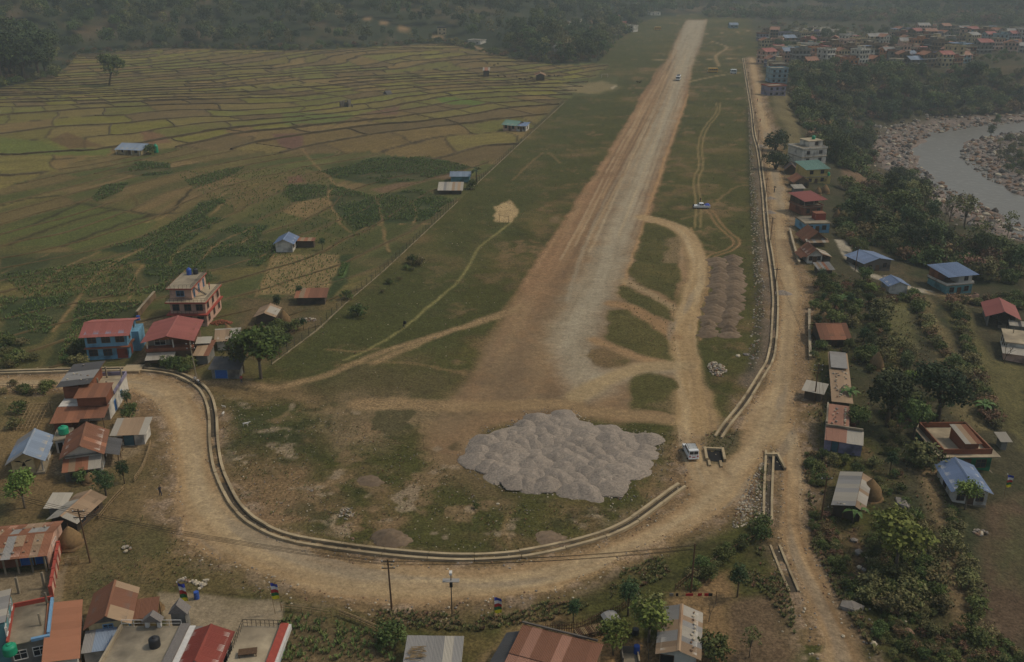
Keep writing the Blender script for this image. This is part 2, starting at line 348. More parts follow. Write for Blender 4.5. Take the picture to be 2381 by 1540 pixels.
# reddish shoulder, grit at the rim, long wheel streaks along the strip
m = sstep(-11, -1.5, rd)*sstep(2, .5, rd)*(.55+.45*sstep(-.3, .5, N2[ri])); mixc(m*.9*sstep(260, 200, GT[ri]*0+np.abs(GT[ri]-420)), REDD, ri)
sx = fbm(GS[ri]+.35*WX[ri], GT[ri]/36.0, 1.9, 4, 131)*1.2; far = sstep(190, 250, GT[ri])*sstep(1.5, -1, rd)
mixc(np.clip(sx, 0, 1)*.55*far, K(150, 124, 92), ri); mixc(np.clip(-sx, 0, 1)*.75*far, K(98, 76, 55), ri)
s2 = fbm(GS[ri], GT[ri]/12.0, 5.0, 3, 141); near = (1-sstep(190, 250, GT[ri]))*sstep(2, -2, rd)
mixc(np.clip(s2+.3*N1[ri], 0, 1)*.4*near, K(132, 112, 82), ri); mixc(np.clip(-s2+.4*N1[ri], 0, 1)*.45*near, K(92, 74, 54), ri)
# pale compacted lane
LANEP = [(1598, 48), (1640, 48), (1632, 85), (1618, 125), (1608, 150), (1590, 200), (1577, 252), (1560, 300), (1540, 350), (1522, 395), (1500, 440), (1492, 480), (1480, 520), (1462, 570), (1447, 620), (1425, 690), (1395, 745), (1372, 790), (1366, 820), (1390, 860), (1440, 868), (1500, 858), (1560, 848), (1590, 850), (1590, 870), (1520, 866), (1470, 880), (1400, 915), (1340, 930), (1322, 890), (1300, 840), (1285, 800), (1300, 740), (1330, 690), (1360, 640), (1395, 560), (1430, 490), (1455, 430), (1480, 370), (1510, 310), (1545, 240), (1560, 200), (1566, 160), (1574, 110), (1585, 75)]
li, ld = area(LANEP, LANE, 3.6, 1.4, .78)
mixc(np.clip(fbm(GS[li], GT[li]/30, 1.5, 4, 151), 0, 1)*.8*sstep(1, -1, ld), K(118, 104, 82), li)
for px in ([(1570, 100), (1556, 180), (1510, 280), (1450, 390), (1400, 480), (1350, 600), (1320, 700)], [(1578, 100), (1563, 190), (1520, 290), (1466, 390), (1420, 480), (1385, 560)], [(1590, 90), (1578, 200), (1545, 290), (1500, 390)]):
    stripe(px, .8, K(136, 126, 106), .6, .3, .5)
for px in ([(1540, 395), (1505, 490), (1498, 520), (1470, 600), (1455, 650), (1440, 690)], [(1600, 220), (1560, 330), (1535, 400)]):
    stripe(px, .8, K(150, 118, 82), .5, .2, .8)
rs = random.Random(8)
for k in range(26):          # single wheel lines down the strip
    s0 = rs.uniform(-39, -21); t0 = rs.uniform(215, 420); t1 = t0+rs.uniform(180, 560); dr = rs.uniform(-.006, .006)
    ln_ = np.array([xy(s0+dr*(t_-t0)+.5*math.sin(t_/45+k), t_) for t_ in np.linspace(t0, min(t1, 985), 14)])
    stripe(None, rs.uniform(.35, .7), (K(154, 134, 104), K(96, 76, 56), K(148, 122, 90))[k % 3], .4, .15, rs.uniform(.4, .75), world=ln_, broken=.8)
# grassy islands between the tracks
ISL = [[(1503, 518), (1565, 522), (1590, 545), (1580, 600), (1583, 650), (1566, 700), (1515, 677), (1465, 650), (1466, 622), (1485, 570)],
       [(1440, 668), (1455, 662), (1490, 685), (1560, 715), (1562, 748), (1528, 735), (1465, 707), (1443, 692)],
       [(1422, 722), (1460, 722), (1503, 747), (1553, 782), (1573, 812), (1573, 847), (1540, 840), (1478, 820), (1428, 797), (1405, 782)],
       [(1365, 812), (1403, 811), (1435, 817), (1473, 840), (1460, 847), (1415, 857), (1385, 852), (1363, 830)],
       [(1470, 872), (1510, 866), (1560, 882), (1583, 912), (1587, 966), (1540, 960), (1470, 955), (1462, 910)],
       [(1440, 985), (1470, 980), (1540, 984), (1586, 992), (1588, 1060), (1560, 1100), (1530, 1130), (1540, 1050)]]
for k, p in enumerate(ISL):
    area(p, GRASS, .8, 1.0, .95, 0, DRY if k in (3,) else GRASS2, region=0)
area([(1552, 558), (1590, 552), (1592, 615), (1548, 612)], K(112, 94, 68), 1, 1.6, .8); area([(1525, 950), (1585, 900), (1587, 965)], K(104, 86, 62), 1.2, 1.8, .5)
# soft worn dirt round the works area
area([(740, 925), (860, 905), (1020, 930), (1100, 960), (1050, 1010), (960, 1000), (880, 1040), (780, 1045), (715, 1000)], K(112, 94, 70), 4, 3, .75, 0, K(78, 68, 44))
area([(520, 1060), (600, 1030), (660, 1060), (760, 1120), (780, 1180), (700, 1220), (600, 1200), (540, 1130)], K(112, 90, 64), 3, 3.2, .85, 0, K(82, 70, 46))
area([(480, 895), (560, 880), (700, 900), (780, 950), (640, 935), (520, 935)], K(110, 90, 62), 3, 2, .8)
area([(880, 1200), (930, 1210), (930, 1255), (880, 1250)], K(116, 92, 66), 1.5, 1.5, .8); area([(990, 1040), (1110, 1075), (1180, 1160), (1120, 1170), (1020, 1110)], K(104, 84, 62), 4, 3, .6)
area([(570, 905), (690, 895), (860, 850), (1000, 860), (1080, 880), (1060, 915), (900, 925), (700, 930)], K(82, 70, 48), 4, 3, .55)
area([(530, 960), (640, 960), (730, 1060), (640, 1030), (560, 1040)], K(56, 58, 36), 4, 3, .6)
bp = PX([(500, 930), (740, 925), (1000, 945), (1090, 1060), (1180, 1170), (1440, 1180), (1560, 1120), (1480, 1195), (1200, 1288), (800, 1268), (560, 1185), (505, 1080)]); bi, bd = psdf(bp, 6, 1.0); bm_ = sstep(2, -3, bd)
f5 = fbm(GX[bi], GY[bi], 6.5, 4, 401); mixc(bm_*sstep(.1, .55, f5+.3*N1[bi])*.75, K(112, 92, 66), bi); mixc(bm_*sstep(.45, .8, fbm(GX[bi], GY[bi], 3.0, 3, 411)+.2*N2[bi])*.7, K(128, 112, 90), bi); mixc(bm_*sstep(.3, .7, fbm(GX[bi], GY[bi], 4.5, 3, 421)-.3*f5)*.6, K(46, 50, 28), bi)
# tracks and paths
for px, w in (([(1200, 722), (1130, 745), (1030, 775), (950, 800), (860, 832), (780, 865), (700, 890), (640, 902), (560, 890), (470, 888)], 2.0), ([(1210, 712), (1120, 742), (1010, 785), (940, 815), (870, 845)], 1.6), ([(835, 940), (940, 938), (1060, 945), (1200, 942), (1330, 938)], 4.2), ([(1320, 955), (1430, 962), (1520, 972), (1600, 978)], 3.6)):
    stripe(px, w, K(126, 104, 74), .8, .5, .85)
stripe([(1190, 517), (1140, 555), (1110, 580), (1090, 620), (1060, 660), (1000, 712), (940, 762), (860, 812), (800, 838)], .7, K(112, 104, 64), .4, .2, .9)
for px in ([(1305, 380), (1265, 355), (1190, 420)], [(780, 850), (900, 842), (990, 850), (1080, 868)], [(760, 812), (830, 818), (880, 812)], [(430, 1060), (400, 1105), (330, 1200), (290, 1260), (262, 1300), (235, 1340)], [(300, 1355), (345, 1325), (400, 1295), (440, 1285)], [(790, 1395), (880, 1430), (940, 1438), (1010, 1434)], [(1180, 1200), (1172, 1240), (1185, 1275)], [(1585, 510), (1640, 490), (1700, 440), (1730, 430)]):
    stripe(px, .8, K(112, 92, 62), .5, .4, .7)
twin([(1670, 240), (1668, 262), (1640, 300), (1628, 340), (1630, 385), (1618, 420), (1624, 470), (1622, 530)], K(120, 102, 66), 1.6, .55)
twin([(1650, 490), (1680, 530), (1712, 560), (1700, 580), (1650, 600), (1640, 650), (1632, 720), (1618, 790)], K(128, 100, 68), 1.6, .6)
twin([(1600, 530), (1632, 600), (1630, 680), (1608, 760), (1600, 860)], K(132, 106, 74), 1.6, .6)
stripe([(1495, 505), (1540, 516), (1590, 540), (1618, 590), (1622, 640), (1610, 690), (1592, 750), (1590, 800), (1600, 860), (1612, 920), (1618, 980), (1625, 1040), (1650, 1100)], 5.2, K(140, 116, 82), .9, .6, 1, 6, region=3)
stripe([(1612, 920), (1622, 980), (1630, 1050), (1660, 1110)], 7, K(138, 114, 80), 1.2, .6, 1, 6, region=3)
stripe([(1450, 652), (1490, 672), (1530, 695), (1565, 718)], 2.2, K(132, 112, 82), .8, .6, .95); stripe([(1425, 706), (1470, 718), (1520, 750), (1570, 785)], 3.4, K(128, 101, 70), .8, .5, .95)
stripe([(1380, 790), (1430, 808), (1480, 830), (1560, 848)], 2.6, K(130, 104, 73), .8, .5, .95); stripe([(1340, 920), (1420, 880), (1480, 858), (1530, 852), (1590, 850)], 4.5, K(138, 118, 86), 1, .5, .95)
for px in ([(1420, 136), (1480, 137), (1548, 140)], [(1613, 140), (1660, 138), (1732, 135)], [(1604, 190), (1660, 178), (1725, 168)], [(1650, 95), (1690, 110), (1665, 130), (1672, 155)], [(1630, 80), (1720, 74), (1750, 70)]):
    stripe(px, 2.4, K(128, 108, 78), .9, .4, .8)
area([(1300, 200), (1360, 195), (1400, 188), (1437, 200), (1400, 218), (1320, 216)], K(116, 102, 72), 4, 4, .8); area([(1418, 205), (1432, 198), (1437, 199), (1424, 208)], K(140, 128, 104), .5, .3, 1)
area([(1150, 480), (1190, 465), (1208, 490), (1192, 518), (1158, 518)], K(146, 124, 88), .6, 1.2, 1); area([(1215, 510), (1240, 490), (1262, 505), (1240, 530)], K(92, 80, 50), 3, 2, .6); area([(1280, 505), (1302, 500), (1296, 520), (1282, 518)], K(104, 86, 62), 1, 1.2, .8)
# main road: inner and outer rim as seen
INN = [(-40, 879), (120, 877), (280, 871), (350, 875), (400, 886), (440, 910), (466, 950), (482, 1005), (488, 1070), (515, 1135), (560, 1195), (620, 1243), (750, 1292), (900, 1312), (1050, 1320), (1200, 1316), (1330, 1290), (1430, 1258), (1520, 1212), (1596, 1155), (1598, 1080), (1602, 1030)]
OUT = [(1660, 1050), (1690, 1060), (1712, 1010), (1762, 930), (1800, 862), (1812, 780), (1813, 700), (1805, 640), (1800, 580), (1795, 500), (1786, 430), (1780, 360), (1770, 310), (1760, 260), (1750, 200), (1741, 140), (1754, 138), (1768, 200), (1776, 250), (1791, 300), (1800, 340), (1810, 390), (1823, 440), (1829, 490), (1826, 530), (1836, 590), (1855, 640), (1866, 690), (1858, 770), (1850, 840), (1846, 900), (1842, 980), (1850, 1010), (1858, 1045), (1868, 1100), (1866, 1180), (1869, 1240), (1892, 1310), (1930, 1390), (1968, 1460), (2030, 1560), (1930, 1560), (1915, 1500), (1885, 1420), (1860, 1360), (1830, 1290), (1814, 1230), (1816, 1180), (1812, 1100), (1802, 1050), (1790, 1036), (1778, 1060), (1742, 1110), (1722, 1160), (1650, 1197), (1600, 1226), (1500, 1272), (1420, 1312), (1330, 1352), (1250, 1376), (1100, 1398), (950, 1402), (800, 1388), (680, 1362), (560, 1318), (470, 1276), (430, 1220), (413, 1170), (412, 1110), (402, 1050), (392, 990), (368, 945), (330, 916), (280, 899), (135, 903), (-40, 905)]
RD = [tuple(p) for p in smooth_line(PX(INN+OUT), 2)]
i, d = psdf(RD, 14, .7)
verge = sstep(5.5, .3, d+2.2*N2[i])*.8; mixc(verge*(GV[i] < 1500), K(112, 90, 66), i)
rub = sstep(5, 1, d+1.5*N2[i])*sstep(.0, .5, N1[i])*.7; mixc(rub, K(126, 108, 88), i)
mixc(sstep(.9, -.9, d), ROAD, i); reg[i[d < 0]] = 2
mixc(sstep(.5, -1, d)*sstep(-.2, .8, N3[i]+.3*N2[i])*.6, K(132, 116, 90), i)
mixc(sstep(0, -2.5, d)*sstep(.35, .9, N2[i]*.7+.4*N1[i])*.35, K(120, 104, 80), i)
mixc(sstep(.6, -.4, d)*sstep(-2.2, -.3, d)*.5, K(126, 98, 66), i)
CL = [(0, 890), (280, 884), (380, 905), (430, 965), (448, 1050), (470, 1150), (540, 1240), (680, 1315), (860, 1350), (1050, 1358), (1250, 1345), (1400, 1300), (1540, 1235), (1660, 1150), (1750, 1050), (1810, 950), (1825, 860), (1833, 760), (1838, 690), (1830, 640), (1815, 570), (1812, 480), (1800, 400), (1785, 320), (1765, 240)]
p = PX(CL, 5); tt = np.gradient(p, axis=0); tt /= np.linalg.norm(tt, axis=1)[:, None]; q = np.stack([-tt[:, 1], tt[:, 0]], 1)
for off, c, a in ((.9, K(148, 128, 96), .5), (-.9, K(148, 128, 96), .5), (.3, K(122, 108, 88), .2), (2.3, K(126, 104, 74), .4), (-2.2, K(150, 124, 86), .4)):
    stripe(None, .8, c, .5, .5, a, world=p+q*off, broken=.5)
p = PX([(1840, 1050), (1842, 1150), (1845, 1230), (1862, 1300), (1900, 1380), (1945, 1470), (1985, 1560)], 5); tt = np.gradient(p, axis=0); tt /= np.linalg.norm(tt, axis=1)[:, None]; q = np.stack([-tt[:, 1], tt[:, 0]], 1)
for off, c, a in ((.8, K(120, 92, 62), .6), (-.8, K(120, 92, 62), .6), (0, K(148, 116, 78), .5)): stripe(None, .6, c, .4, .3, a, world=p+q*off)
# fine wheel streaks following the road
def streaks(cl, half, seed, amp=.5):
    p = PX(cl, 5); i = near_idx(p, half+3); x, y = GX[i], GY[i]; best = np.full(len(i), 1e9); lat = np.zeros(len(i)); arc = np.zeros(len(i)); L0 = 0
    for a_, b_ in zip(p, p[1:]):
        e_ = b_-a_; l_ = np.hypot(*e_)+1e-9; t_ = np.clip(((x-a_[0])*e_[0]+(y-a_[1])*e_[1])/l_**2, 0, 1); dx, dy = x-a_[0]-t_*e_[0], y-a_[1]-t_*e_[1]; d_ = np.hypot(dx, dy); g = d_ < best
        best[g] = d_[g]; lat[g] = ((dx*-e_[1]+dy*e_[0])/l_)[g]; arc[g] = (L0+t_*l_)[g]; L0 += l_
    n_ = fbm(lat+.25*WX[i], arc/26.0, 1.3, 4, seed); m_ = sstep(half, half-1.5, best)*(reg[i] >= 1)*(reg[i] <= 3)
    mixc(np.clip(n_, 0, 1)*amp*m_, K(158, 139, 108), i); mixc(np.clip(-n_, 0, 1)*amp*m_, K(116, 96, 70), i); mixc(m_*sstep(.45, .75, fbm(lat, arc/9, 3.5, 3, seed+5))*.5, K(118, 108, 92), i)
streaks(CL, 6, 301); streaks([(1840, 1030), (1842, 1150), (1845, 1230), (1862, 1300), (1900, 1380), (1945, 1470), (1985, 1560)], 3.5, 311, .7); streaks([(1495, 505), (1540, 516), (1590, 540), (1618, 590), (1622, 640), (1610, 690), (1592, 750), (1590, 800), (1600, 860), (1612, 920), (1618, 980), (1625, 1040), (1650, 1100)], 4.5, 321, .7)
area([(1642, 1005), (1668, 1000), (1716, 1000), (1708, 1060), (1690, 1082), (1655, 1082), (1640, 1050)], K(84, 74, 52), .9, 1.2, .8, 0, K(58, 56, 36), region=0); area([(1786, 1040), (1790, 1060), (1780, 1215), (1745, 1215), (1762, 1120)], K(80, 68, 48), 1.2, 1.4, .85, 0, K(60, 57, 38), region=0); area([(1812, 1080), (1818, 1110), (1812, 1230), (1800, 1230), (1806, 1120)], K(84, 70, 50), .5, .6, .8, region=0)
# right side: strip along the drain, gardens, fields, lane
stripe([(1745, 250), (1752, 330), (1765, 450), (1772, 560), (1783, 660), (1783, 760), (1770, 830), (1735, 890)], 3.2, K(92, 80, 68), 1.3, 1.2, .75, broken=.6)
stripe([(1738, 250), (1742, 400), (1752, 520), (1765, 660), (1765, 760), (1745, 860)], 1.4, K(44, 44, 28), .8, .8, .7)
stripe([(1830, 560), (1850, 610), (1878, 680), (1878, 760), (1868, 830), (1862, 900)], 3.5, K(110, 90, 66), 1.5, 1, .8, broken=.5)
area([(1868, 1050), (1905, 1100), (1900, 1230), (1945, 1330), (2010, 1440), (2080, 1560), (2020, 1560), (1960, 1440), (1890, 1300), (1872, 1200)], K(74, 62, 46), 3, 2.5, .8)
for p_, c in (([(1795, 200), (1830, 215), (1850, 275), (1870, 340), (1880, 380), (1835, 380), (1828, 300), (1800, 260)], K(92, 82, 56)), ([(1960, 395), (2020, 395), (2022, 445), (1960, 440)], K(94, 76, 58)), ([(2060, 700), (2115, 690), (2130, 800), (2095, 880), (2070, 850)], K(80, 76, 48)), ([(2130, 690), (2160, 690), (2205, 790), (2250, 900), (2300, 1000), (2270, 1000), (2215, 960), (2190, 850)], K(90, 80, 54)), ([(2190, 690), (2240, 700), (2300, 830), (2381, 850), (2381, 1050), (2320, 960), (2260, 850)], K(80, 74, 46)),
              ([(2135, 1095), (2190, 1085), (2200, 1180), (2230, 1290), (2265, 1440), (2290, 1560), (2230, 1560), (2190, 1400), (2185, 1250)], K(100, 84, 60)), ([(2285, 1180), (2381, 1150), (2381, 1560), (2280, 1560), (2275, 1380)], K(76, 62, 48)), ([(1965, 1230), (2010, 1230), (2025, 1350), (1990, 1345)], K(80, 64, 48)), ([(1890, 640), (1945, 640), (1945, 710), (1895, 710)], K(86, 70, 52)),
              ([(1690, 1390), (1800, 1380), (1832, 1440), (1850, 1520), (1840, 1560), (1640, 1560), (1680, 1440)], K(88, 72, 54)), ([(1560, 1385), (1690, 1330), (1720, 1380), (1690, 1400), (1690, 1560), (1560, 1560)], K(112, 90, 62)), ([(1285, 1450), (1420, 1455), (1440, 1490), (1540, 1490), (1540, 1560), (1260, 1560), (1340, 1500)], K(122, 96, 64)), ([(1240, 1440), (1300, 1420), (1330, 1440), (1250, 1455)], K(104, 84, 58))):
    area(p_, c*1.12, 1.3, 1.2, .95, 0, c*.92)
area([(2381, 1180), (2320, 1250), (2330, 1350), (2381, 1350)], K(62, 66, 40), 4, 3, .8)
area([(655, 1440), (700, 1425), (890, 1470), (930, 1560), (620, 1560)], K(104, 86, 62), 1.2, 1.0, .9, 0, K(84, 72, 50))
area([(1180, 1460), (1230, 1440), (1250, 1460), (1150, 1560), (1110, 1560)], K(116, 96, 66), 1, 1, .8); area([(1000, 1470), (1180, 1470), (1140, 1540), (1080, 1560)], K(92, 78, 48), 2, 2, .7)
stripe([(1955, 560), (1978, 600), (2005, 632), (2050, 648), (2100, 665), (2160, 680)], 3.4, K(136, 126, 108), .3, .2, 1, 5, region=8); stripe([(2160, 680), (2220, 692), (2280, 700), (2381, 715)], 2.0, K(118, 100, 70), .5, .4, .9, 5, region=8)
area([(365, 1378), (440, 1380), (560, 1390), (660, 1400), (640, 1560), (430, 1560), (380, 1430)], K(124, 110, 88), .3, .2, 1, region=9); area([(-10, 1330), (140, 1330), (155, 1290), (140, 1400), (128, 1425), (-10, 1425)], K(112, 98, 76), .4, .3, 1, region=9)
area([(115, 1060), (170, 1020), (250, 1030), (330, 1030), (330, 1050), (262, 1080), (235, 1100), (165, 1110), (110, 1100)], K(116, 100, 76), .8, .6, .9); area([(318, 742), (390, 735), (400, 780), (330, 800), (325, 830), (290, 862), (340, 862), (350, 800)], K(118, 98, 70), .8, .6, .9)
area([(155, 1400), (250, 1220), (330, 1200), (420, 1270), (560, 1330), (640, 1395), (440, 1380), (300, 1370)], K(64, 64, 38), 3, 2, .7, 0, K(92, 78, 50))
area([(1850, 66), (1900, 62), (1965, 68), (1950, 80), (1870, 84)], K(126, 118, 104), 6, 5, .8); area([(-5, 925), (130, 925), (140, 980), (60, 1040), (-5, 1060)], K(108, 90, 60), 3, 2.5, .8); area([(-5, 1110), (130, 1110), (200, 1130), (150, 1170), (-5, 1260)], K(98, 80, 54), 3, 2.5, .8)
# stony river bed and wet banks
rx = near_idx(RIV, 60); rdv = seg_dist(GX[rx]+4*WX[rx], GY[rx]+4*WY[rx], RIV)
mixc(sstep(38, 28, rdv)*.95, K(112, 98, 88), rx); mixc(sstep(36, 30, rdv)*sstep(.0, .5, N1[rx]+.5*N2[rx])*.7, K(74, 66, 60), rx); mixc(sstep(60, 40, rdv)*sstep(0, .6, N2[rx])*.5, K(92, 80, 66), rx)
# small relief: turf tussocks, ruts, rubble windrows
rough = np.where(reg == 0, .10, .03); GZ += (N1*rough+.12*N2*(reg == 0))*sstep(60, 90, GY)
# --- split the sheet into ground, roads, fields (same surface, seamless)
gi = np.arange(NV).reshape(nr, nc)
quads = np.stack([gi[:-1, :-1], gi[:-1, 1:], gi[1:, 1:], gi[1:, :-1]], -1).reshape(-1, 4)
fr = reg[quads[:, 0]]
def sheet(name, sel, z=None, m='ground'):
    q = quads[sel]
    if not len(q): return None
    u, inv = np.unique(q, return_inverse=True); inv = inv.reshape(-1, 4)
    me = bpy.data.meshes.new(name); me.vertices.add(len(u)); me.loops.add(len(inv)*4); me.polygons.add(len(inv))
    co = np.stack([GX[u], GY[u], GZ[u] if z is None else np.full(len(u), z)], 1)
    me.vertices.foreach_set('co', co.ravel()); me.loops.foreach_set('vertex_index', inv.ravel().astype(np.int32))
    me.polygons.foreach_set('loop_start', (np.arange(len(inv))*4).astype(np.int32))
    me.polygons.foreach_set('use_smooth', np.ones(len(inv), bool))
    a = me.attributes.new('col', 'FLOAT_COLOR', 'POINT'); a.data.foreach_set('color', np.concatenate([np.clip(col[u], 0, 1), np.ones((len(u), 1))], 1).ravel().astype(np.float32))
    a = me.attributes.new('gr', 'FLOAT', 'POINT'); a.data.foreach_set('value', np.where((reg[u] == 0) | ((reg[u] >= 5) & (reg[u] < 8)), 1.0, .45).astype(np.float32))
    me.update(calc_edges=True); me.materials.append(MATS[m])
    o = link(bpy.data.objects.new(name, me)); o['kind'] = 'structure'; return o
SHEETS = {}
for nm, sel in (('ground', (fr == 0)), ('runway', fr == 1), ('road', fr == 2), ('track', fr == 3), ('field', fr == 5), ('terraced_field', fr == 6), ('hillside', fr == 7), ('lane', fr == 8), ('courtyard', fr == 9)):
    SHEETS[nm] = sheet(nm, sel)
# river
wm, wt, wbd = nodes('river_water'); NN = wt.nodes
wn1 = NN.new('ShaderNodeTexNoise'); wn1.inputs['Scale'].default_value = .35; wn1.inputs['Detail'].default_value = 8
wg = NN.new('ShaderNodeNewGeometry'); wt.links.new(wg.outputs['Position'], wn1.inputs['Vector'])
wr = NN.new('ShaderNodeValToRGB'); wr.color_ramp.elements[0].color = (*K(92, 86, 76), 1); wr.color_ramp.elements[1].color = (*K(132, 127, 116), 1)
wr.color_ramp.elements[0].position = .56; wr.color_ramp.elements[1].position = .85
wt.links.new(wn1.outputs[0], wr.inputs[0]); wt.links.new(wr.outputs[0], wbd.inputs['Base Color']); wbd.inputs['Roughness'].default_value = .35; wbd.inputs['Specular IOR Level'].default_value = .4
wbp = NN.new('ShaderNodeBump'); wbp.inputs['Strength'].default_value = .6; wbp.inputs['Distance'].default_value = .3
wt.links.new(wn1.outputs[0], wbp.inputs['Height']); wt.links.new(wbp.outputs[0], wbd.inputs['Normal'])
wv = np.zeros(NV, bool); wv[rx[rdv < 42]] = True
sheet('river', wv[quads].all(1), RIVZ, 'river_water')
# banks between the plots, as real ridges
mat('bank', K(72, 62, 43), 1, .35, .8, 0, .15); mat('bank_tan', K(78, 66, 42), 1, .35, .8, 0, .15)
def bank_map(row, length, ang0, warpA, sd0, k, q):
    a = R(ang0); p = row*(k+0*q) if sd0 else np.sqrt(QD*np.maximum(k+0*q, .2))
    for _ in range(8): p = row*(k-.35*vn(q/70, p/70, 91+sd0)) if sd0 else np.sqrt(QD*np.maximum(k-.35*vn(q/70, p/70, 91+sd0), .2))
    x = q*math.cos(a)-p*math.sin(a); y = q*math.sin(a)+p*math.cos(a)
    for _ in range(30):
        qq = q-2.5*fbm(x, y, 18, 2, 95+sd0); wx = qq*math.cos(a)-p*math.sin(a); wy = qq*math.sin(a)+p*math.cos(a)
        nx = wx-warpA*fbm(x, y, 170, 2, 71+sd0); ny = wy-warpA*fbm(x, y, 160, 2, 81+sd0)-2.5*fbm(x, y, 16, 2, 85+sd0)-7*fbm(x, y, 52, 2, 88+sd0)
        ex = np.hypot(nx-x, ny-y); x = x+.6*(nx-x); y = y+.6*(ny-y)
    return x, y, ex < .6
def ridge_mesh(pts, w, h, m, jit=.25):
    p = np.asarray(pts); t = np.gradient(p, axis=0); t /= np.linalg.norm(t, axis=1)[:, None]+1e-9; q = np.stack([t[:, 1], -t[:, 0]], 1); z = H(p[:, 0], p[:, 1])
    n = len(p); hh = h*(1+jit*rng.uniform(-1, 1, n)); ww = w*(1+jit*rng.uniform(-1, 1, n)); V = np.zeros((n, 4, 3))
    for j, (o, f) in enumerate(((-1, None), (-.45, 1), (.45, 1), (1, None))):
        V[:, j, :2] = p+q*(o*ww/2)[:, None]; V[:, j, 2] = z+(hh if f else -.5)
    i = np.arange(n-1)[:, None]*4; f = np.concatenate([np.stack([i+j, i+j+1, i+j+5, i+j+4], -1).reshape(-1, 4) for j in range(3)])
    me = bpy.data.meshes.new('bund'); me.from_pydata(V.reshape(-1, 3).tolist(), [], f.tolist()); me.materials.append(MATS[m]); return me
def banks(par, poly, parent, kr, w, h, m, holes=None, cross=True, cap=300):
    row, length, ang0, warpA, sd0 = par; P_ = np.array(poly); a = R(ang0); n = 0
    rest = []
    def runs(x, y, ok, minlen):
        d_ = y*cP+CAMH*sP; u_ = UC+FPX*x/np.maximum(d_, 1); ok = ok & inside(x, y, poly) & (u_ > -150) & (u_ < 2500)
        if holes is not None: ok = ok & ~inside(x, y, holes)
        j = np.where(np.diff(np.concatenate([[0], ok.astype(int), [0]])) != 0)[0]
        for s0, s1 in zip(j[::2], j[1::2]):
            if s1-s0 >= minlen:
                seg = np.stack([x[s0:s1], y[s0:s1]], 1)
                cut = np.where(np.linalg.norm(np.diff(seg, axis=0), axis=1) > 7)[0]
                for part in np.split(seg, cut+1):
                    if len(part) >= minlen: yield part
    q0 = np.arange(-420, 520, 2.5); ks = np.arange(*kr); XX, YY, OK = bank_map(row, length, ang0, warpA, sd0, np.repeat(ks, len(q0)).astype(float), np.tile(q0, len(ks)))
    for i_ in range(len(ks)):
        sl = slice(i_*len(q0), (i_+1)*len(q0))
        for part in runs(XX[sl], YY[sl], OK[sl], 4):
            c = int(rng.integers(18, 40))
            for s0 in range(0, len(part)-2, c):
                me = ridge_mesh(part[s0:s0+c+1], w*rng.uniform(.75, 1.3), h*rng.uniform(.6, 1.25), m)
                if rng.random() < .1: continue
                if n < cap: o = bpy.data.objects.new('bund', me); link(o, parent); n += 1
                else: rest.append(me)
    if cross:
        kk = ks.astype(float); ln = length*(.6+.9*_h(kk, kk*0, 5+sd0)); off = _h(kk, kk*0+3, 9+sd0)*7; KA = []; QA = []
        for k_, l_, o_ in zip(kk, ln, off):
            for c in range(int(-420/l_+o_), int(520/l_+o_)): KA.append(np.linspace(k_, k_+1, 7)); QA.append(np.full(7, (c-o_)*l_))
        X_, Y_, O_ = bank_map(row, length, ang0, warpA, sd0, np.concatenate(KA), np.concatenate(QA)); d_ = Y_*cP+CAMH*sP; u_ = UC+FPX*X_/np.maximum(d_, 1)
        O_ = (O_ & inside(X_, Y_, poly) & (u_ > -150) & (u_ < 2500)).reshape(-1, 7); X_ = X_.reshape(-1, 7); Y_ = Y_.reshape(-1, 7); g_ = O_.all(1) & (rng.random(len(O_)) < .85) & (np.hypot(np.diff(X_, axis=1), np.diff(Y_, axis=1)).max(1) < 6); X_, Y_ = X_[g_], Y_[g_]
        tx, ty = np.gradient(X_, axis=1), np.gradient(Y_, axis=1); l_ = np.hypot(tx, ty)+1e-9; nx, ny = ty/l_, -tx/l_; z_ = H(X_.ravel(), Y_.ravel()).reshape(X_.shape); N_ = len(X_); V = np.zeros((N_, 7, 3, 3))
        for j, (o_, up) in enumerate(((-.45, -.4), (0, h*.5), (.45, -.4))): V[:, :, j, 0] = X_+nx*o_*w; V[:, :, j, 1] = Y_+ny*o_*w; V[:, :, j, 2] = z_+up
        b0 = (np.arange(N_)*21)[:, None, None]+(np.arange(6)*3)[None, :, None]; f = np.concatenate([np.stack([b0+j, b0+j+1, b0+j+4, b0+j+3], -1).reshape(-1, 4) for j in range(2)])
        me = bpy.data.meshes.new('cross'); me.from_pydata(V.reshape(-1, 3).tolist(), [], f.tolist()); rest.append(me)
    if rest:
        bm = bmesh.new()
        for me in rest: bm.from_mesh(me); bpy.data.meshes.remove(me)
        me = bpy.data.meshes.new('cross_bunds'); bm.to_mesh(me); bm.free(); me.materials.append(MATS[m]); o = link(bpy.data.objects.new('cross_bunds', me), parent); o['kind'] = 'stuff'
banks((14.0, 27.0, 32, 46, 0), PADP, SHEETS['terraced_field'], (1, 48), 1.6, .6, 'bank')
banks((9.5, 46.0, 56, 16, 200), [tuple(q) for q in FLD], SHEETS['field'], (-25, 60), .9, .22, 'bank_tan', PADP, False, 200)
del AA, DD
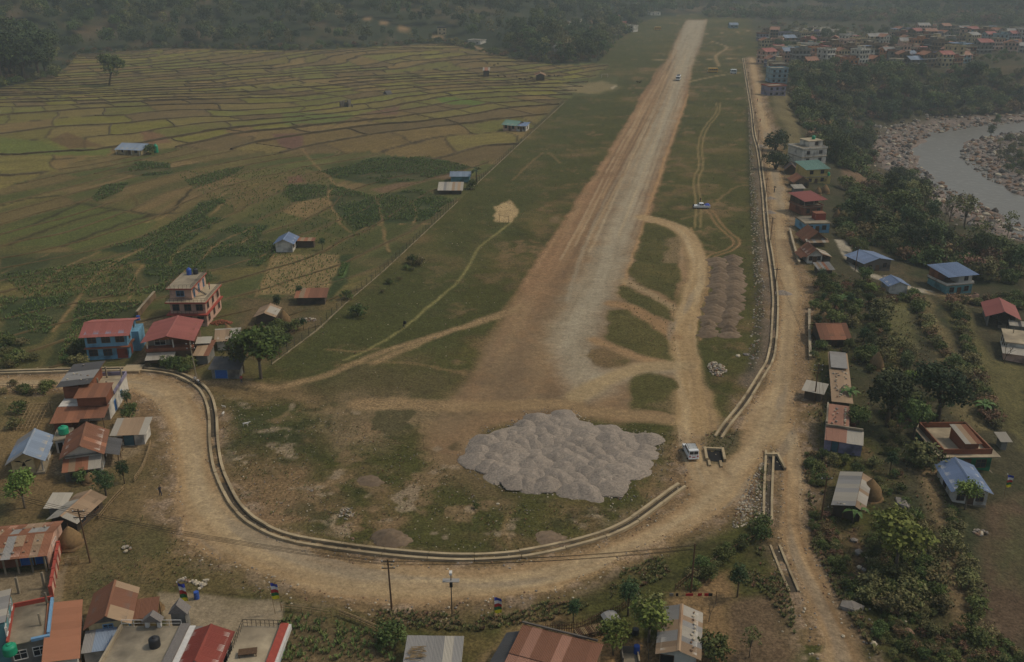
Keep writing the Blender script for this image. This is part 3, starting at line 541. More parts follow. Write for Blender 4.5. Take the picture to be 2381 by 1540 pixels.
# ------------------------------------------------------------------ mesh kit
class MB:
    def __init__(s): s.v = []; s.f = []; s.m = []
    def quad(s, a, b, c, d, mi=0):
        n = len(s.v); s.v += [tuple(a), tuple(b), tuple(c), tuple(d)]; s.f.append((n, n+1, n+2, n+3)); s.m.append(mi)
    def tri(s, a, b, c, mi=0):
        n = len(s.v); s.v += [tuple(a), tuple(b), tuple(c)]; s.f.append((n, n+1, n+2)); s.m.append(mi)
    def box(s, x0, x1, y0, y1, z0, z1, mi=0):
        n = len(s.v)
        s.v += [(x0, y0, z0), (x1, y0, z0), (x1, y1, z0), (x0, y1, z0), (x0, y0, z1), (x1, y0, z1), (x1, y1, z1), (x0, y1, z1)]
        for f in ((0, 3, 2, 1), (4, 5, 6, 7), (0, 1, 5, 4), (1, 2, 6, 5), (2, 3, 7, 6), (3, 0, 4, 7)): s.f.append(tuple(n+i for i in f)); s.m.append(mi)
        return s
    def tube(s, pts, rad, k=6, mi=0, cap=True):
        pts = [Vector(p) for p in pts]; rings = []
        if not hasattr(rad, '__len__'): rad = [rad]*len(pts)
        for i, p in enumerate(pts):
            t = (pts[min(i+1, len(pts)-1)]-pts[max(i-1, 0)]).normalized()
            a = t.orthogonal().normalized() if abs(t.z) < .9 else (Vector((1, 0, 0))-t*t.x).normalized()
            b = t.cross(a); n = len(s.v); rings.append(n)
            for j in range(k):
                w = 2*math.pi*j/k; q = p+(a*math.cos(w)+b*math.sin(w))*rad[i]; s.v.append(tuple(q))
        for i in range(len(pts)-1):
            for j in range(k):
                s.f.append((rings[i]+j, rings[i]+(j+1) % k, rings[i+1]+(j+1) % k, rings[i+1]+j)); s.m.append(mi)
        if cap:
            s.f.append(tuple(rings[0]+j for j in range(k-1, -1, -1))); s.m.append(mi)
            s.f.append(tuple(rings[-1]+j for j in range(k))); s.m.append(mi)
        return s
    def lathe(s, prof, k=12, mi=0, c=(0, 0), jit=0):
        rings = []
        for r, z in prof:
            n = len(s.v); rings.append(n)
            for j in range(k):
                w = 2*math.pi*j/k; rr = r*(1+random.uniform(-jit, jit)); s.v.append((c[0]+rr*math.cos(w), c[1]+rr*math.sin(w), z+random.uniform(-jit, jit)*.3))
        for i in range(len(prof)-1):
            for j in range(k): s.f.append((rings[i]+j, rings[i]+(j+1) % k, rings[i+1]+(j+1) % k, rings[i+1]+j)); s.m.append(mi)
        s.f.append(tuple(rings[-1]+j for j in range(k))); s.m.append(mi); return s
    def prism(s, poly, y0, y1, mi=0, axis='y'):
        """extrude an (x,z) outline along y, or a (y,z) outline along x"""
        n = len(s.v); k = len(poly)
        for yy in (y0, y1):
            for a, z in poly: s.v.append((a, yy, z) if axis == 'y' else (yy, a, z))
        fl = lambda f: tuple(f) if axis == 'y' else tuple(reversed(f))
        for i in range(k): s.f.append(fl((n+i, n+(i+1) % k, n+k+(i+1) % k, n+k+i))); s.m.append(mi)
        s.f.append(fl([n+i for i in range(k-1, -1, -1)])); s.m.append(mi); s.f.append(fl([n+k+i for i in range(k)])); s.m.append(mi); return s
    def mesh(s, name, mats, smooth=False):
        me = bpy.data.meshes.new(name); me.from_pydata(s.v, [], s.f)
        for m in (mats if isinstance(mats, (list, tuple)) else [mats]): me.materials.append(MATS[m])
        if len(me.materials) > 1: me.polygons.foreach_set('material_index', np.array(s.m, np.int32))
        if smooth: me.polygons.foreach_set('use_smooth', np.ones(len(s.f), bool))
        me.update(); return me
    def obj(s, name, mats, parent=None, smooth=False, bevel=0):
        me = s.mesh(name, mats, smooth)
        if bevel:
            b = bmesh.new(); b.from_mesh(me); bmesh.ops.bevel(b, geom=[e for e in b.edges if e.calc_face_angle(0) > .5], offset=bevel, segments=2, affect='EDGES', profile=.6); b.to_mesh(me); b.free()
        return link(bpy.data.objects.new(name, me), parent)
def inst(name, me, parent=None, M=None):
    o = bpy.data.objects.new(name, me)
    if M is not None: o.matrix_basis = M
    return link(o, parent)
def empty(name, loc, rz=0.0, sc=1.0):
    o = bpy.data.objects.new(name, None); o.empty_display_size = .3; o.location = loc; o.rotation_euler = (0, 0, rz); o.scale = (sc, sc, sc); return link(o)
SHEETM = None
# ------------------------------------------------------------------ vegetation
def leaf_mat(name, col, dark=.55, tip=None):
    m, t, b = nodes(name); N = t.nodes; L = t.links
    at = N.new('ShaderNodeAttribute'); at.attribute_name = 'shade'
    oi = N.new('ShaderNodeObjectInfo')
    mr = N.new('ShaderNodeMapRange'); mr.inputs[3].default_value = dark; mr.inputs[4].default_value = 1.45; L.new(at.outputs['Fac'], mr.inputs[0])
    hs = N.new('ShaderNodeHueSaturation'); hs.inputs['Color'].default_value = (*col, 1)
    h = N.new('ShaderNodeMapRange'); h.inputs[3].default_value = .46; h.inputs[4].default_value = .52; L.new(oi.outputs['Random'], h.inputs[0]); L.new(h.outputs[0], hs.inputs['Hue'])
    v = N.new('ShaderNodeMath'); v.operation = 'MULTIPLY_ADD'; v.inputs[1].default_value = 7.31; L.new(oi.outputs['Random'], v.inputs[0])
    fr_ = N.new('ShaderNodeMath'); fr_.operation = 'FRACT'; L.new(v.outputs[0], fr_.inputs[0])
    vr = N.new('ShaderNodeMapRange'); vr.inputs[3].default_value = .65; vr.inputs[4].default_value = 1.5; L.new(fr_.outputs[0], vr.inputs[0])
    mu = N.new('ShaderNodeMath'); mu.operation = 'MULTIPLY'; L.new(mr.outputs[0], mu.inputs[0]); L.new(vr.outputs[0], mu.inputs[1]); L.new(mu.outputs[0], hs.inputs['Value'])
    L.new(hs.outputs[0], b.inputs['Base Color']); b.inputs['Roughness'].default_value = .7; b.inputs['Specular IOR Level'].default_value = .15
    return m
LEAF = {'dark': K(54, 64, 37), 'mid': K(70, 80, 41), 'light': K(80, 92, 42), 'clip': K(44, 62, 36), 'olive': K(92, 90, 54), 'wood': K(68, 78, 47), 'dry': K(100, 82, 56), 'maize': K(78, 92, 50), 'weed': K(76, 80, 44), 'straw': K(120, 92, 52)}
for k_, c_ in LEAF.items(): leaf_mat('leaf_'+k_, c_)
mat('bark', K(74, 62, 48), .95, .3, 4); mat('bark_pale', K(92, 82, 68), .95, .3, 4); mat('banana_leaf', K(72, 92, 46), .6, .25, 3); mat('palm_leaf', K(52, 62, 36), .7, .25, 3)
def crown_mesh(name, m, blobs, n, size, rs):
    """leaf cards spread through the volume of several lobes; 'shade' is a leaf's own lightness (young tips lighter)"""
    r = np.random.default_rng(rs); V = []; S = []
    for (cx, cy, cz, rx_, ry_, rz_), w in blobs:
        k = int(n*w); nc_ = max(6, k//9)
        d = r.normal(size=(nc_, 3)); d /= np.linalg.norm(d, axis=1)[:, None]
        d[:, 2] = np.where(d[:, 2] < -.55, -d[:, 2], d[:, 2])
        rad = r.uniform(.55, 1.05, nc_)**.7; cen = d*rad[:, None]*np.array([rx_, ry_, rz_])+np.array([cx, cy, cz])
        tone = r.uniform(0, 1, nc_)
        for c0, t0, d0 in zip(cen, tone, d):
            j = 9; o = r.normal(size=(j, 3))*size*.85; p = c0+o
            nrm = d0*.8+r.normal(size=(j, 3))*.7+np.array([0, 0, .5]); nrm /= np.linalg.norm(nrm, axis=1)[:, None]
            a = np.cross(nrm, r.normal(size=(j, 3))); a /= np.linalg.norm(a, axis=1)[:, None]; b = np.cross(nrm, a)
            sa = size*r.uniform(.45, .95, j)[:, None]; sb = sa*r.uniform(.5, .9, j)[:, None]
            for q in (-a*sa-b*sb*.35, a*sa*.1-b*sb, a*sa+b*sb*.2, -a*sa*.1+b*sb): V.append(p+q)
            S.append(np.clip(t0*.6+.4*r.uniform(0, 1, j), 0, 1))
    # V holds groups of 4 arrays (j,3)
    verts = []; sh = []
    for g in range(len(S)):
        q = np.stack(V[4*g:4*g+4], 1).reshape(-1, 3); verts.append(q); sh.append(np.repeat(S[g], 4))
    verts = np.concatenate(verts); sh = np.concatenate(sh); nf = len(verts)//4
    me = bpy.data.meshes.new(name); me.vertices.add(len(verts)); me.loops.add(nf*4); me.polygons.add(nf)
    me.vertices.foreach_set('co', verts.ravel()); me.loops.foreach_set('vertex_index', np.arange(nf*4, dtype=np.int32)); me.polygons.foreach_set('loop_start', np.arange(nf, dtype=np.int32)*4)
    at = me.attributes.new('shade', 'FLOAT', 'POINT'); at.data.foreach_set('value', sh.astype(np.float32)); me.update(calc_edges=True); me.materials.append(MATS[m]); return me
def trunk_mesh(name, h, r0, tips, m='bark', lean=(0, 0)):
    b = MB(); fork = Vector((lean[0]*.4, lean[1]*.4, h))
    b.tube([(0, 0, -.4), (lean[0]*.15, lean[1]*.15, h*.5), fork], [r0*1.3, r0*.9, r0*.7], 7)
    for t in tips:
        t = Vector(t); mid = fork.lerp(t, .5)+Vector((random.uniform(-.1, .1), random.uniform(-.1, .1), .08))*h*.3
        b.tube([fork-Vector((0, 0, .05)), mid, t], [r0*.55, r0*.35, r0*.12], 5)
    return b.mesh(name, m, True)
# unit trees are 1 m tall; crowns from lobes
def lobes(seed, n, cz, spread, rmin, rmax, zs=.8, lift=.16):
    r = random.Random(seed); out = []
    for i in range(n):
        a = 2*math.pi*i/n+r.uniform(-.5, .5); d = spread*r.uniform(.35, 1); q = r.uniform(rmin, rmax)
        out.append((math.cos(a)*d, math.sin(a)*d, cz+r.uniform(-lift, lift), q, q*r.uniform(.8, 1.2), q*zs))
    out.append((0, 0, cz+lift*.6, rmax, rmax, rmax*zs)); return [(o, 1/len(out)) for o in out]
TREE = {}
def deftree(kind, leaf, variants, nl, n, cz, spread, rmin, rmax, zs, lift, size, th, tr, bark='bark'):
    L_ = []
    for k in range(variants):
        bl = lobes(hash((kind, k)) % 1000 if False else len(TREE)*31+k*7+3, nl, cz, spread, rmin, rmax, zs, lift)
        tips = [(b_[0][0]*.8, b_[0][1]*.8, b_[0][2]) for b_ in bl]
        L_.append((crown_mesh('crown', 'leaf_'+leaf, bl, n, size, len(TREE)*101+k), trunk_mesh('trunk', th, tr, tips, bark)))
    TREE[kind] = L_
deftree('mango', 'dark', 3, 7, 2600, .60, .26, .17, .27, .85, .13, .034, .30, .035)
deftree('broad', 'mid', 4, 6, 1500, .62, .24, .13, .24, .85, .17, .044, .34, .028)
deftree('pale', 'light', 3, 6, 1300, .60, .26, .12, .22, .8, .18, .044, .34, .026, 'bark_pale')
deftree('clipped', 'clip', 2, 4, 1500, .66, .10, .16, .22, 1.25, .12, .030, .36, .024)
deftree('tall', 'wood', 4, 6, 1100, .66, .15, .09, .18, 1.15, .22, .042, .45, .018)
deftree('thin', 'olive', 3, 6, 420, .62, .22, .12, .2, 1.1, .2, .038, .35, .016, 'bark_pale')
deftree('bush', 'mid', 3, 6, 900, .45, .42, .25, .42, .9, .12, .075, .15, .03)
deftree('scrub', 'olive', 3, 6, 700, .42, .48, .22, .4, .9, .12, .08, .12, .025)
deftree('dryscrub', 'dry', 2, 5, 500, .42, .45, .2, .38, .9, .12, .085, .12, .02)
def bare_tree():
    out = []
    for k in range(3):
        b = MB(); r = random.Random(40+k)
        def br(p, d, l, rad, n):
            q = p+d*l; b.tube([p, (p+q)/2+Vector((r.uniform(-1, 1), r.uniform(-1, 1), 0))*l*.06, q], [rad, rad*.8, rad*.6], 4, 0, False)
            if n:
                for i in range(3 if n > 1 else 4):
                    a = r.uniform(0, 6.28); dd = (d+Vector((math.cos(a), math.sin(a), r.uniform(-.1, .5)))*r.uniform(.45, .8)).normalized(); br(q, dd, l*r.uniform(.55, .8), rad*.6, n-1)
        br(Vector((0, 0, -.02)), Vector((r.uniform(-.1, .1), r.uniform(-.1, .1), 1)).normalized(), .32, .018, 3)
        out.append(b.mesh('trunk', 'bark_pale', True))
    return out
BARE = bare_tree()
def banana_meshes():
    b = MB(); b.tube([(0, 0, -.1), (0, 0, .5)], [.05, .035], 7); tm = b.mesh('stem', 'palm_leaf', True); b = MB()
    for i in range(8):
        a = i*2.4; dx, dy = math.cos(a), math.sin(a); up = .75 if i % 2 else .5; pr = None
        for k in range(6):
            t = k/5; p = Vector((dx*t*.55, dy*t*.55, .48+up*t*(1.05-t)*1.2)); w = .10*math.sin(math.pi*min(1, .12+t*.88)); s_ = Vector((-dy, dx, 0))*w
            if pr: b.quad(pr[0]-pr[1], p-s_, p+Vector((0, 0, -.02)), pr[0]); b.quad(pr[0], p+Vector((0, 0, -.02)), p+s_, pr[0]+pr[1])
            pr = (p, s_)
    return tm, b.mesh('leaf', 'banana_leaf')
BAN = banana_meshes()
def palm_meshes():
    b = MB(); b.tube([(0, 0, -.1), (.01, 0, .4), (0, .01, .72)], [.035, .03, .03], 7); tm = b.mesh('stem', 'bark', True); b = MB()
    for i in range(16):
        a = i*2.4; dx, dy = math.cos(a), math.sin(a); up = .1+.35*((i*7) % 5)/5; pr = None
        for k in range(7):
            t = k/6; p = Vector((dx*t*.36, dy*t*.36, .72+up*t-.35*t*t)); w = .05*math.sin(math.pi*min(1, .1+t*.9)); s_ = Vector((-dy, dx, -.4))*w
            if pr: b.quad(pr[0]-pr[1], p-s_, p, pr[0]); b.quad(pr[0], p, p+s_*.9, pr[0]+pr[1]*.9)
            pr = (p, s_)
    return tm, b.mesh('leaf', 'palm_leaf')
PAL = palm_meshes()
OCC = []           # (x, y, radius) footprints kept free of scattered plants
ROADD = np.array(RD)
TREES = []
LOOK = {'mango': 'dense dark green tree', 'broad': 'mid green leafy tree', 'pale': 'light green tree', 'clipped': 'neat dark oval tree', 'tall': 'tall green tree', 'thin': 'thin pale tree', 'bush': 'green bush', 'scrub': 'olive green shrub', 'dryscrub': 'dry brown shrub', 'bare': 'bare leafless tree', 'banana': 'banana plant', 'palm': 'palm tree'}
def tree(kind, u=None, v=None, h=5.0, label=None, at=None, group=None, wide=1.0, lean=0.0):
    p = P(u, v) if at is None else Vector(at)
    nm = {'banana': 'banana_plant', 'palm': 'palm_tree', 'bush': 'bush', 'scrub': 'shrub', 'dryscrub': 'shrub'}.get(kind, 'tree')
    e = empty(nm, p, random.uniform(0, 6.28) if not lean else 0.0)
    w = wide*random.uniform(.92, 1.1); e.scale = (h*w, h*w, h)
    if lean: e.rotation_euler = (0, -lean, 0)
    if kind == 'banana': inst('stem', BAN[0], e); inst('leaf_crown', BAN[1], e)
    elif kind == 'palm': inst('stem', PAL[0], e); inst('frond_crown', PAL[1], e)
    elif kind == 'bare': inst('trunk', BARE[random.randrange(3)], e)
    else:
        c, t = random.choice(TREE[kind]); inst('crown', c, e); inst('trunk' if nm == 'tree' else 'stem', t, e)
    e['category'] = {'banana_plant': 'banana plant', 'palm_tree': 'palm', 'bush': 'bush', 'shrub': 'shrub'}.get(nm, 'tree')
    if label: e['label'] = label
    if group: e['group'] = group
    TREES.append((e, kind)); return e
def scatter_stuff(name, label, cat, pts, scl, meshes, rotmax=6.28):
    """uncountable cover: one object, points instanced by geometry nodes"""
    pts = np.asarray(pts, float); n = len(pts)
    me = bpy.data.meshes.new(name); me.vertices.add(n); me.vertices.foreach_set('co', pts.ravel())
    r = np.random.default_rng(n)
    a = me.attributes.new('scl', 'FLOAT', 'POINT'); a.data.foreach_set('value', np.asarray(scl, np.float32))
    rot = np.zeros((n, 3), np.float32); rot[:, 2] = r.uniform(0, rotmax, n); a = me.attributes.new('rot', 'FLOAT_VECTOR', 'POINT'); a.data.foreach_set('vector', rot.ravel())
    a = me.attributes.new('idx', 'INT', 'POINT'); a.data.foreach_set('value', r.integers(0, len(meshes), n).astype(np.int32))
    co = bpy.data.collections.new(name+'_pieces')
    for i, m_ in enumerate(meshes): co.objects.link(bpy.data.objects.new(f'{name}_piece_{i:02d}', m_))
    g = bpy.data.node_groups.new(name, 'GeometryNodeTree'); g.interface.new_socket('Geometry', in_out='INPUT', socket_type='NodeSocketGeometry'); g.interface.new_socket('Geometry', in_out='OUTPUT', socket_type='NodeSocketGeometry')
    gin = g.nodes.new('NodeGroupInput'); gout = g.nodes.new('NodeGroupOutput'); ip = g.nodes.new('GeometryNodeInstanceOnPoints'); ci = g.nodes.new('GeometryNodeCollectionInfo')
    ci.inputs['Collection'].default_value = co; ci.inputs['Separate Children'].default_value = True; ci.inputs['Reset Children'].default_value = True
    ip.inputs['Pick Instance'].default_value = True
    def na(nm, ty):
        q = g.nodes.new('GeometryNodeInputNamedAttribute'); q.data_type = ty; q.inputs['Name'].default_value = nm; return q.outputs['Attribute']
    L = g.links; L.new(gin.outputs[0], ip.inputs['Points']); L.new(ci.outputs[0], ip.inputs['Instance']); L.new(na('idx', 'INT'), ip.inputs['Instance Index']); L.new(na('rot', 'FLOAT_VECTOR'), ip.inputs['Rotation']); L.new(na('scl', 'FLOAT'), ip.inputs['Scale']); L.new(ip.outputs[0], gout.inputs[0])
    o = link(bpy.data.objects.new(name, me)); md = o.modifiers.new('scatter', 'NODES'); md.node_group = g
    return tag(o, label, cat, kind='stuff')
def rand_in(pxpoly, n, seed=0):
    """n random ground points inside a photo polygon, evenly over the land"""
    pts = PX(pxpoly); r = np.random.default_rng(seed); a, b = pts.min(0), pts.max(0); out = np.zeros((0, 2))
    while len(out) < n:
        q = r.uniform(a, b, (n*4, 2)); out = np.vstack([out, q[inside(q[:, 0], q[:, 1], pts)]])
    out = out[:n]; return np.column_stack([out, H(out[:, 0], out[:, 1])])
def free(x, y, r):
    return all((x-a)**2+(y-b)**2 > (r+c)**2 for a, b, c in OCC)
# ------------------------------------------------------------------ building kit
for nm, c, d in (('white', (176, 170, 158), 1), ('cream', (168, 150, 112), 1), ('pink', (172, 138, 118), 1), ('blue', (98, 138, 158), 1), ('skyblue', (116, 136, 142), 1), ('teal', (82, 120, 122), 1), ('green', (38, 96, 66), 1), ('yellow', (160, 142, 88), 1), ('greywall', (112, 108, 100), 1), ('stone', (88, 82, 74), 1), ('brick', (112, 70, 50), 1), ('mud', (104, 84, 62), 1), ('plank', (74, 64, 52), 1), ('lilac', (118, 112, 128), 1), ('orange', (160, 106, 70), 1), ('redwall', (122, 58, 46), 1)):
    mat('wall_'+nm, K(*c), .9, .14, 1.2, 0, .05, (*K(*[q*.6 for q in c]), .85))
mat('concrete', K(126, 115, 96), .95, .25, .6, 0, .06, (*K(80, 73, 62), .85)); mat('concrete_pale', K(146, 132, 108), .95, .2, .6, 0, .06, (*K(104, 93, 76), .8)); mat('trim_red', K(136, 62, 50), .8, .15, 2)
mat('trim_white', K(180, 176, 168), .8, .12, 2); mat('trim_blue', K(96, 128, 152), .8, .12, 2); mat('wood', K(82, 62, 44), .9, .3, 3); mat('wood_pale', K(124, 104, 74), .9, .3, 3); mat('dark', K(24, 22, 20), .8, .2, 2); mat('blue_door', K(44, 82, 138), .7, .2, 2); mat('iron', K(48, 44, 40), .6, .2, 4); mat('teal_door', K(56, 84, 92), .7, .2, 2)
mat('glass', K(34, 40, 46), .25, .3, 1.5, 0, .4, None, .5); mat('tile', K(104, 98, 92), .85, .25, 6); mat('tarp', K(60, 74, 140), .6, .2, 2); mat('white_paint', K(196, 196, 192), .35, .05, 2, 0, .03, None, .5); mat('yellow_paint', K(186, 138, 40), .4, .08, 2, 0, .03, None, .5); mat('rubber', K(26, 25, 24), .9, .1, 5)
def tin(name, c, var=.12, rust=None, ramt=.5, orand=.1, sc=.7):
    m = mat('tin_'+name, K(*c), .62, var, sc, .0, orand, None if rust is None else (*K(*rust), ramt), .12); return m
tin('red', (130, 78, 70), .12, (112, 72, 62), .6, .08); tin('crimson', (118, 58, 48), .12, (104, 50, 40), .6, .08); tin('blue', (94, 107, 128), .12, (108, 112, 118), .6, .1); tin('bluegrey', (112, 122, 134), .08, (130, 126, 118), .6, .12); tin('green', (92, 116, 104), .08, None); tin('grey', (122, 118, 112), .12, (100, 92, 84), .6, .14); tin('pale', (146, 138, 124), .1, (116, 100, 82), .6, .14)
tin('rust', (122, 82, 60), .15, (142, 100, 74), .6, .2); tin('brown', (106, 72, 54), .1, (122, 88, 66), .5, .1); tin('tan', (134, 112, 88), .14, (112, 82, 60), .7, .2); tin('orange', (136, 92, 68), .1, (126, 80, 58), .6, .08); tin('dark', (74, 72, 70), .12, (96, 88, 78), .5, .12); tin('pinkrust', (132, 96, 78), .1, (112, 82, 66), .6, .12)
def sheet_mesh(m):
    b = MB(); n = 7; top = []
    for i in range(2*n+1): top.append((i/(2*n), .018 if i % 2 else -.018))
    for i in range(2*n):
        (x0, z0), (x1, z1) = top[i], top[i+1]
        b.quad((x0, 0, z0), (x0, 1, z0), (x1, 1, z1), (x1, 0, z1)); 
    b.quad((0, 0, -.03), (1, 0, -.03), (1, 1, -.03), (0, 1, -.03))
    return b.mesh('roof_sheet', m)
SH = {}
def sheetm(m):
    if m not in SH: SH[m] = sheet_mesh(m)
    return SH[m]
WIN = {}
def winm(w, h, fm, kind):
    k = (round(w, 2), round(h, 2), fm, kind)
    if k not in WIN:
        b = MB(); t = .08
        b.box(-w/2-t, -w/2, -.07, .03, -t, h+t); b.box(w/2, w/2+t, -.07, .03, -t, h+t); b.box(-w/2, w/2, -.07, .03, h, h+t)
        if kind == 'w':
            b.box(-w/2, w/2, -.12, .03, -t, 0); b.box(-.03, .03, -.05, .03, 0, h); b.box(-w/2, w/2, -.045, .03, h*.62, h*.62+.05)
        p = MB(); p.quad((-w/2, -.015, 0), (w/2, -.015, 0), (w/2, -.015, h), (-w/2, -.015, h))
        WIN[k] = (b.mesh('window_frame', fm), p.mesh('window_pane', 'glass' if kind == 'w' else ('wood' if kind == 'd' else kind)))
    return WIN[k]
HOUSES = []
class House:
    def __init__(s, name, label, A, B, D=None, C_=None, top=0.0, cat='house', group=None, short=None):
        if top:
            g = P(*A).z; ax, ay = pl(*A, g+top); bx, by = pl(*B, g+top); a = Vector((float(ax), float(ay), g)); b = Vector((float(bx), float(by), g))
        else: a, b = P(*A), P(*B)
        d = b-a; d.z = 0; s.W = d.length; s.rz = math.atan2(d.y, d.x); s.g = min(a.z, b.z)
        n = Vector((-d.y, d.x, 0)).normalized()
        if C_ is not None:
            c = P(*C_) if not top else Vector((*[float(q) for q in pl(*C_, s.g+top)], 0)); D = max(2.0, (c-b).dot(n))
        s.D = D; s.e = empty(name, (a.x, a.y, s.g), s.rz); tag(s.e, label, cat, group)
        s.short = short or label; c = a+d/2+n*D/2; OCC.append((c.x, c.y, math.hypot(s.W, D)*.45)); s.c = c; HOUSES.append(s)
    def box(s, name, x0, x1, y0, y1, z0, z1, m, parent=None):
        return MB().box(x0, x1, y0, y1, z0, z1).obj(name, m, parent or s.e)
    def face(s, f, p, z, x0=0, x1=None, y0=0, y1=None):
        x1 = s.W if x1 is None else x1; y1 = s.D if y1 is None else y1
        if f == 'f': return Matrix.Translation((p, y0, z))
        if f == 'r': return Matrix.Translation((x1, p, z)) @ Matrix.Rotation(math.pi/2, 4, 'Z')
        if f == 'l': return Matrix.Translation((x0, p, z)) @ Matrix.Rotation(-math.pi/2, 4, 'Z')
        return Matrix.Translation((p, y1, z)) @ Matrix.Rotation(math.pi, 4, 'Z')
    def win(s, f, p, z, w=1.0, h=1.1, fm='trim_white', kind='w', **k):
        a, b = winm(w, h, fm, kind); o = inst('window' if kind == 'w' else 'door', a, s.e, s.face(f, p, z, **k)); inst('pane' if kind == 'w' else 'panel', b, o); return o
    def wins(s, f, n, z, w=1.0, h=1.1, fm='trim_white', L=None, a=0.0, **k):
        L = L or (s.W if f in 'fb' else s.D)
        for i in range(n): s.win(f, a+(i+.5)/n*L, z, w, h, fm, **k)
    def sheets(s, roof, o, ex, ey, width, ms, pw=1.1, rows=1):
        """lay corrugated sheets: o corner at the ridge, ex along the ridge (unit), ey down the slope (full)"""
        n = max(2, round(width/pw)); w = width/n; ex = Vector(ex); ey = Vector(ey); nz = ex.cross(ey).normalized()
        if nz.z < 0: nz = -nz
        fl = ex.cross(ey).z < 0
        for r in range(rows):
            for i in range(n):
                m = ms if isinstance(ms, str) else random.choice(ms); up = .012*((i+r) % 2)+.03*(rows-1-r)
                org = Vector(o)+ex*(w*i)+ey*(r/rows)+nz*up; X = ex*w*1.03; Y = ey/rows*1.03
                if fl: org = org+X; X = -X
                M = Matrix(((X.x, Y.x, nz.x, org.x), (X.y, Y.y, nz.y, org.y), (X.z, Y.z, nz.z, org.z), (0, 0, 0, 1)))
                q = inst('roof_sheet', sheetm(m), roof); q.matrix_basis = M
    def gable(s, x0, x1, y0, y1, z, rise, axis, ms, over=.5, wall=None, pw=1.1, rows=1, capm=None, name='roof'):
        m0 = ms if isinstance(ms, str) else ms[0]; capm = capm or m0
        if axis == 'x':
            ym = (y0+y1)/2; h = (y1-y0)/2; k = rise/h; L = x1-x0+2*over
            roof = MB().prism([(ym-.22, z+rise-.22*k+.05), (ym, z+rise+.09), (ym+.22, z+rise-.22*k+.05), (ym, z+rise-.02)], x0-over, x1+over, axis='x').obj(name, capm, s.e)
            s.sheets(roof, (x0-over, ym, z+rise), (1, 0, 0), (0, -(h+over), -(h+over)*k), L, ms, pw, rows); s.sheets(roof, (x0-over, ym, z+rise), (1, 0, 0), (0, h+over, -(h+over)*k), L, ms, pw, rows)
            if wall: MB().prism([(y0, z), (y1, z), (ym, z+rise-.06)], x0+.02, x1-.02, axis='x').obj('gable_wall', wall, s.e)
        else:
            xm = (x0+x1)/2; h = (x1-x0)/2; k = rise/h; L = y1-y0+2*over
            roof = MB().prism([(xm-.22, z+rise-.22*k+.05), (xm, z+rise-.02), (xm+.22, z+rise-.22*k+.05), (xm, z+rise+.09)], y0-over, y1+over).obj(name, capm, s.e)
            s.sheets(roof, (xm, y0-over, z+rise), (0, 1, 0), (-(h+over), 0, -(h+over)*k), L, ms, pw, rows); s.sheets(roof, (xm, y0-over, z+rise), (0, 1, 0), (h+over, 0, -(h+over)*k), L, ms, pw, rows)
            if wall: MB().prism([(x0, z), (x1, z), (xm, z+rise-.06)], y0+.02, y1-.02).obj('gable_wall', wall, s.e)
        return roof
    def shed(s, x0, x1, y0, y1, zf, zb, ms, over=.35, pw=1.1, rows=1, name='roof'):
        k = (zb-zf)/(y1-y0); m0 = ms if isinstance(ms, str) else ms[0]
        roof = MB().box(x0-over, x1+over, y1+over-.05, y1+over+.05, zb+over*k-.1, zb+over*k-.035).obj(name, 'wood', s.e)
        s.sheets(roof, (x0-over, y1+over, zb+over*k), (1, 0, 0), (0, -(y1-y0+2*over), -(y1-y0+2*over)*k), x1-x0+2*over, ms, pw, rows); return roof
    def xshed(s, x0, x1, y0, y1, zl, zr, ms, over=.3, pw=1.1, name='roof'):
        k = (zr-zl)/(x1-x0); m0 = ms if isinstance(ms, str) else ms[0]
        hi = zr > zl; xx = x1+over if hi else x0-over; zz = (zr+over*k) if hi else (zl-over*k)
        roof = MB().box(xx-.05, xx+.05, y0-over, y1+over, zz-.1, zz-.035).obj(name, 'wood', s.e); w = x1-x0+2*over
        s.sheets(roof, (xx, y0-over, zz), (0, 1, 0), (-w if hi else w, 0, -abs(k)*w), y1-y0+2*over, ms, pw); return roof
    def parapet(s, x0, x1, y0, y1, z, h, m, t=.16, sides='fblr', name='parapet'):
        b = MB()
        if 'f' in sides: b.box(x0, x1, y0, y0+t, z, z+h)
        if 'b' in sides: b.box(x0, x1, y1-t, y1, z, z+h)
        if 'l' in sides: b.box(x0, x0+t, y0+t, y1-t, z, z+h-.004)
        if 'r' in sides: b.box(x1-t, x1, y0+t, y1-t, z, z+h-.004)
        return b.obj(name, m, s.e)
    def rail(s, pts, z, h=.9, m='iron', step=.8):
        b = MB()
        for (xa, ya), (xb, yb) in zip(pts, pts[1:]):
            L = math.hypot(xb-xa, yb-ya); n = max(1, int(L/step))
            b.tube([(xa, ya, z+h), (xb, yb, z+h)], .035, 4); b.tube([(xa, ya, z+h*.5), (xb, yb, z+h*.5)], .02, 4)
            for i in range(n+1): b.tube([(xa+(xb-xa)*i/n, ya+(yb-ya)*i/n, z), (xa+(xb-xa)*i/n, ya+(yb-ya)*i/n, z+h)], .03, 4)
        return b.obj('railing', m, s.e)
    def posts(s, pts, z0, z1, m='wood', r=.07):
        for x, y in pts: MB().tube([(x, y, z0), (x, y, z1)], r, 6).obj('post', m, s.e)
    def stones(s, pts, m='stone_grey'):
        for x, y, z in pts:
            q = inst('roof_stone', random.choice(STONES), s.e); q.location = (x, y, z); q.rotation_euler = (0, 0, random.uniform(0, 6)); k = random.uniform(.16, .28); q.scale = (k, k*.8, k*.6)
for nm_, c_ in (('grey', (118, 110, 100)), ('pale', (156, 144, 122)), ('brown', (112, 88, 68)), ('dark', (70, 62, 56))): mat('stone_'+nm_, K(*c_), .95, .3, 2.5, 0, .2)
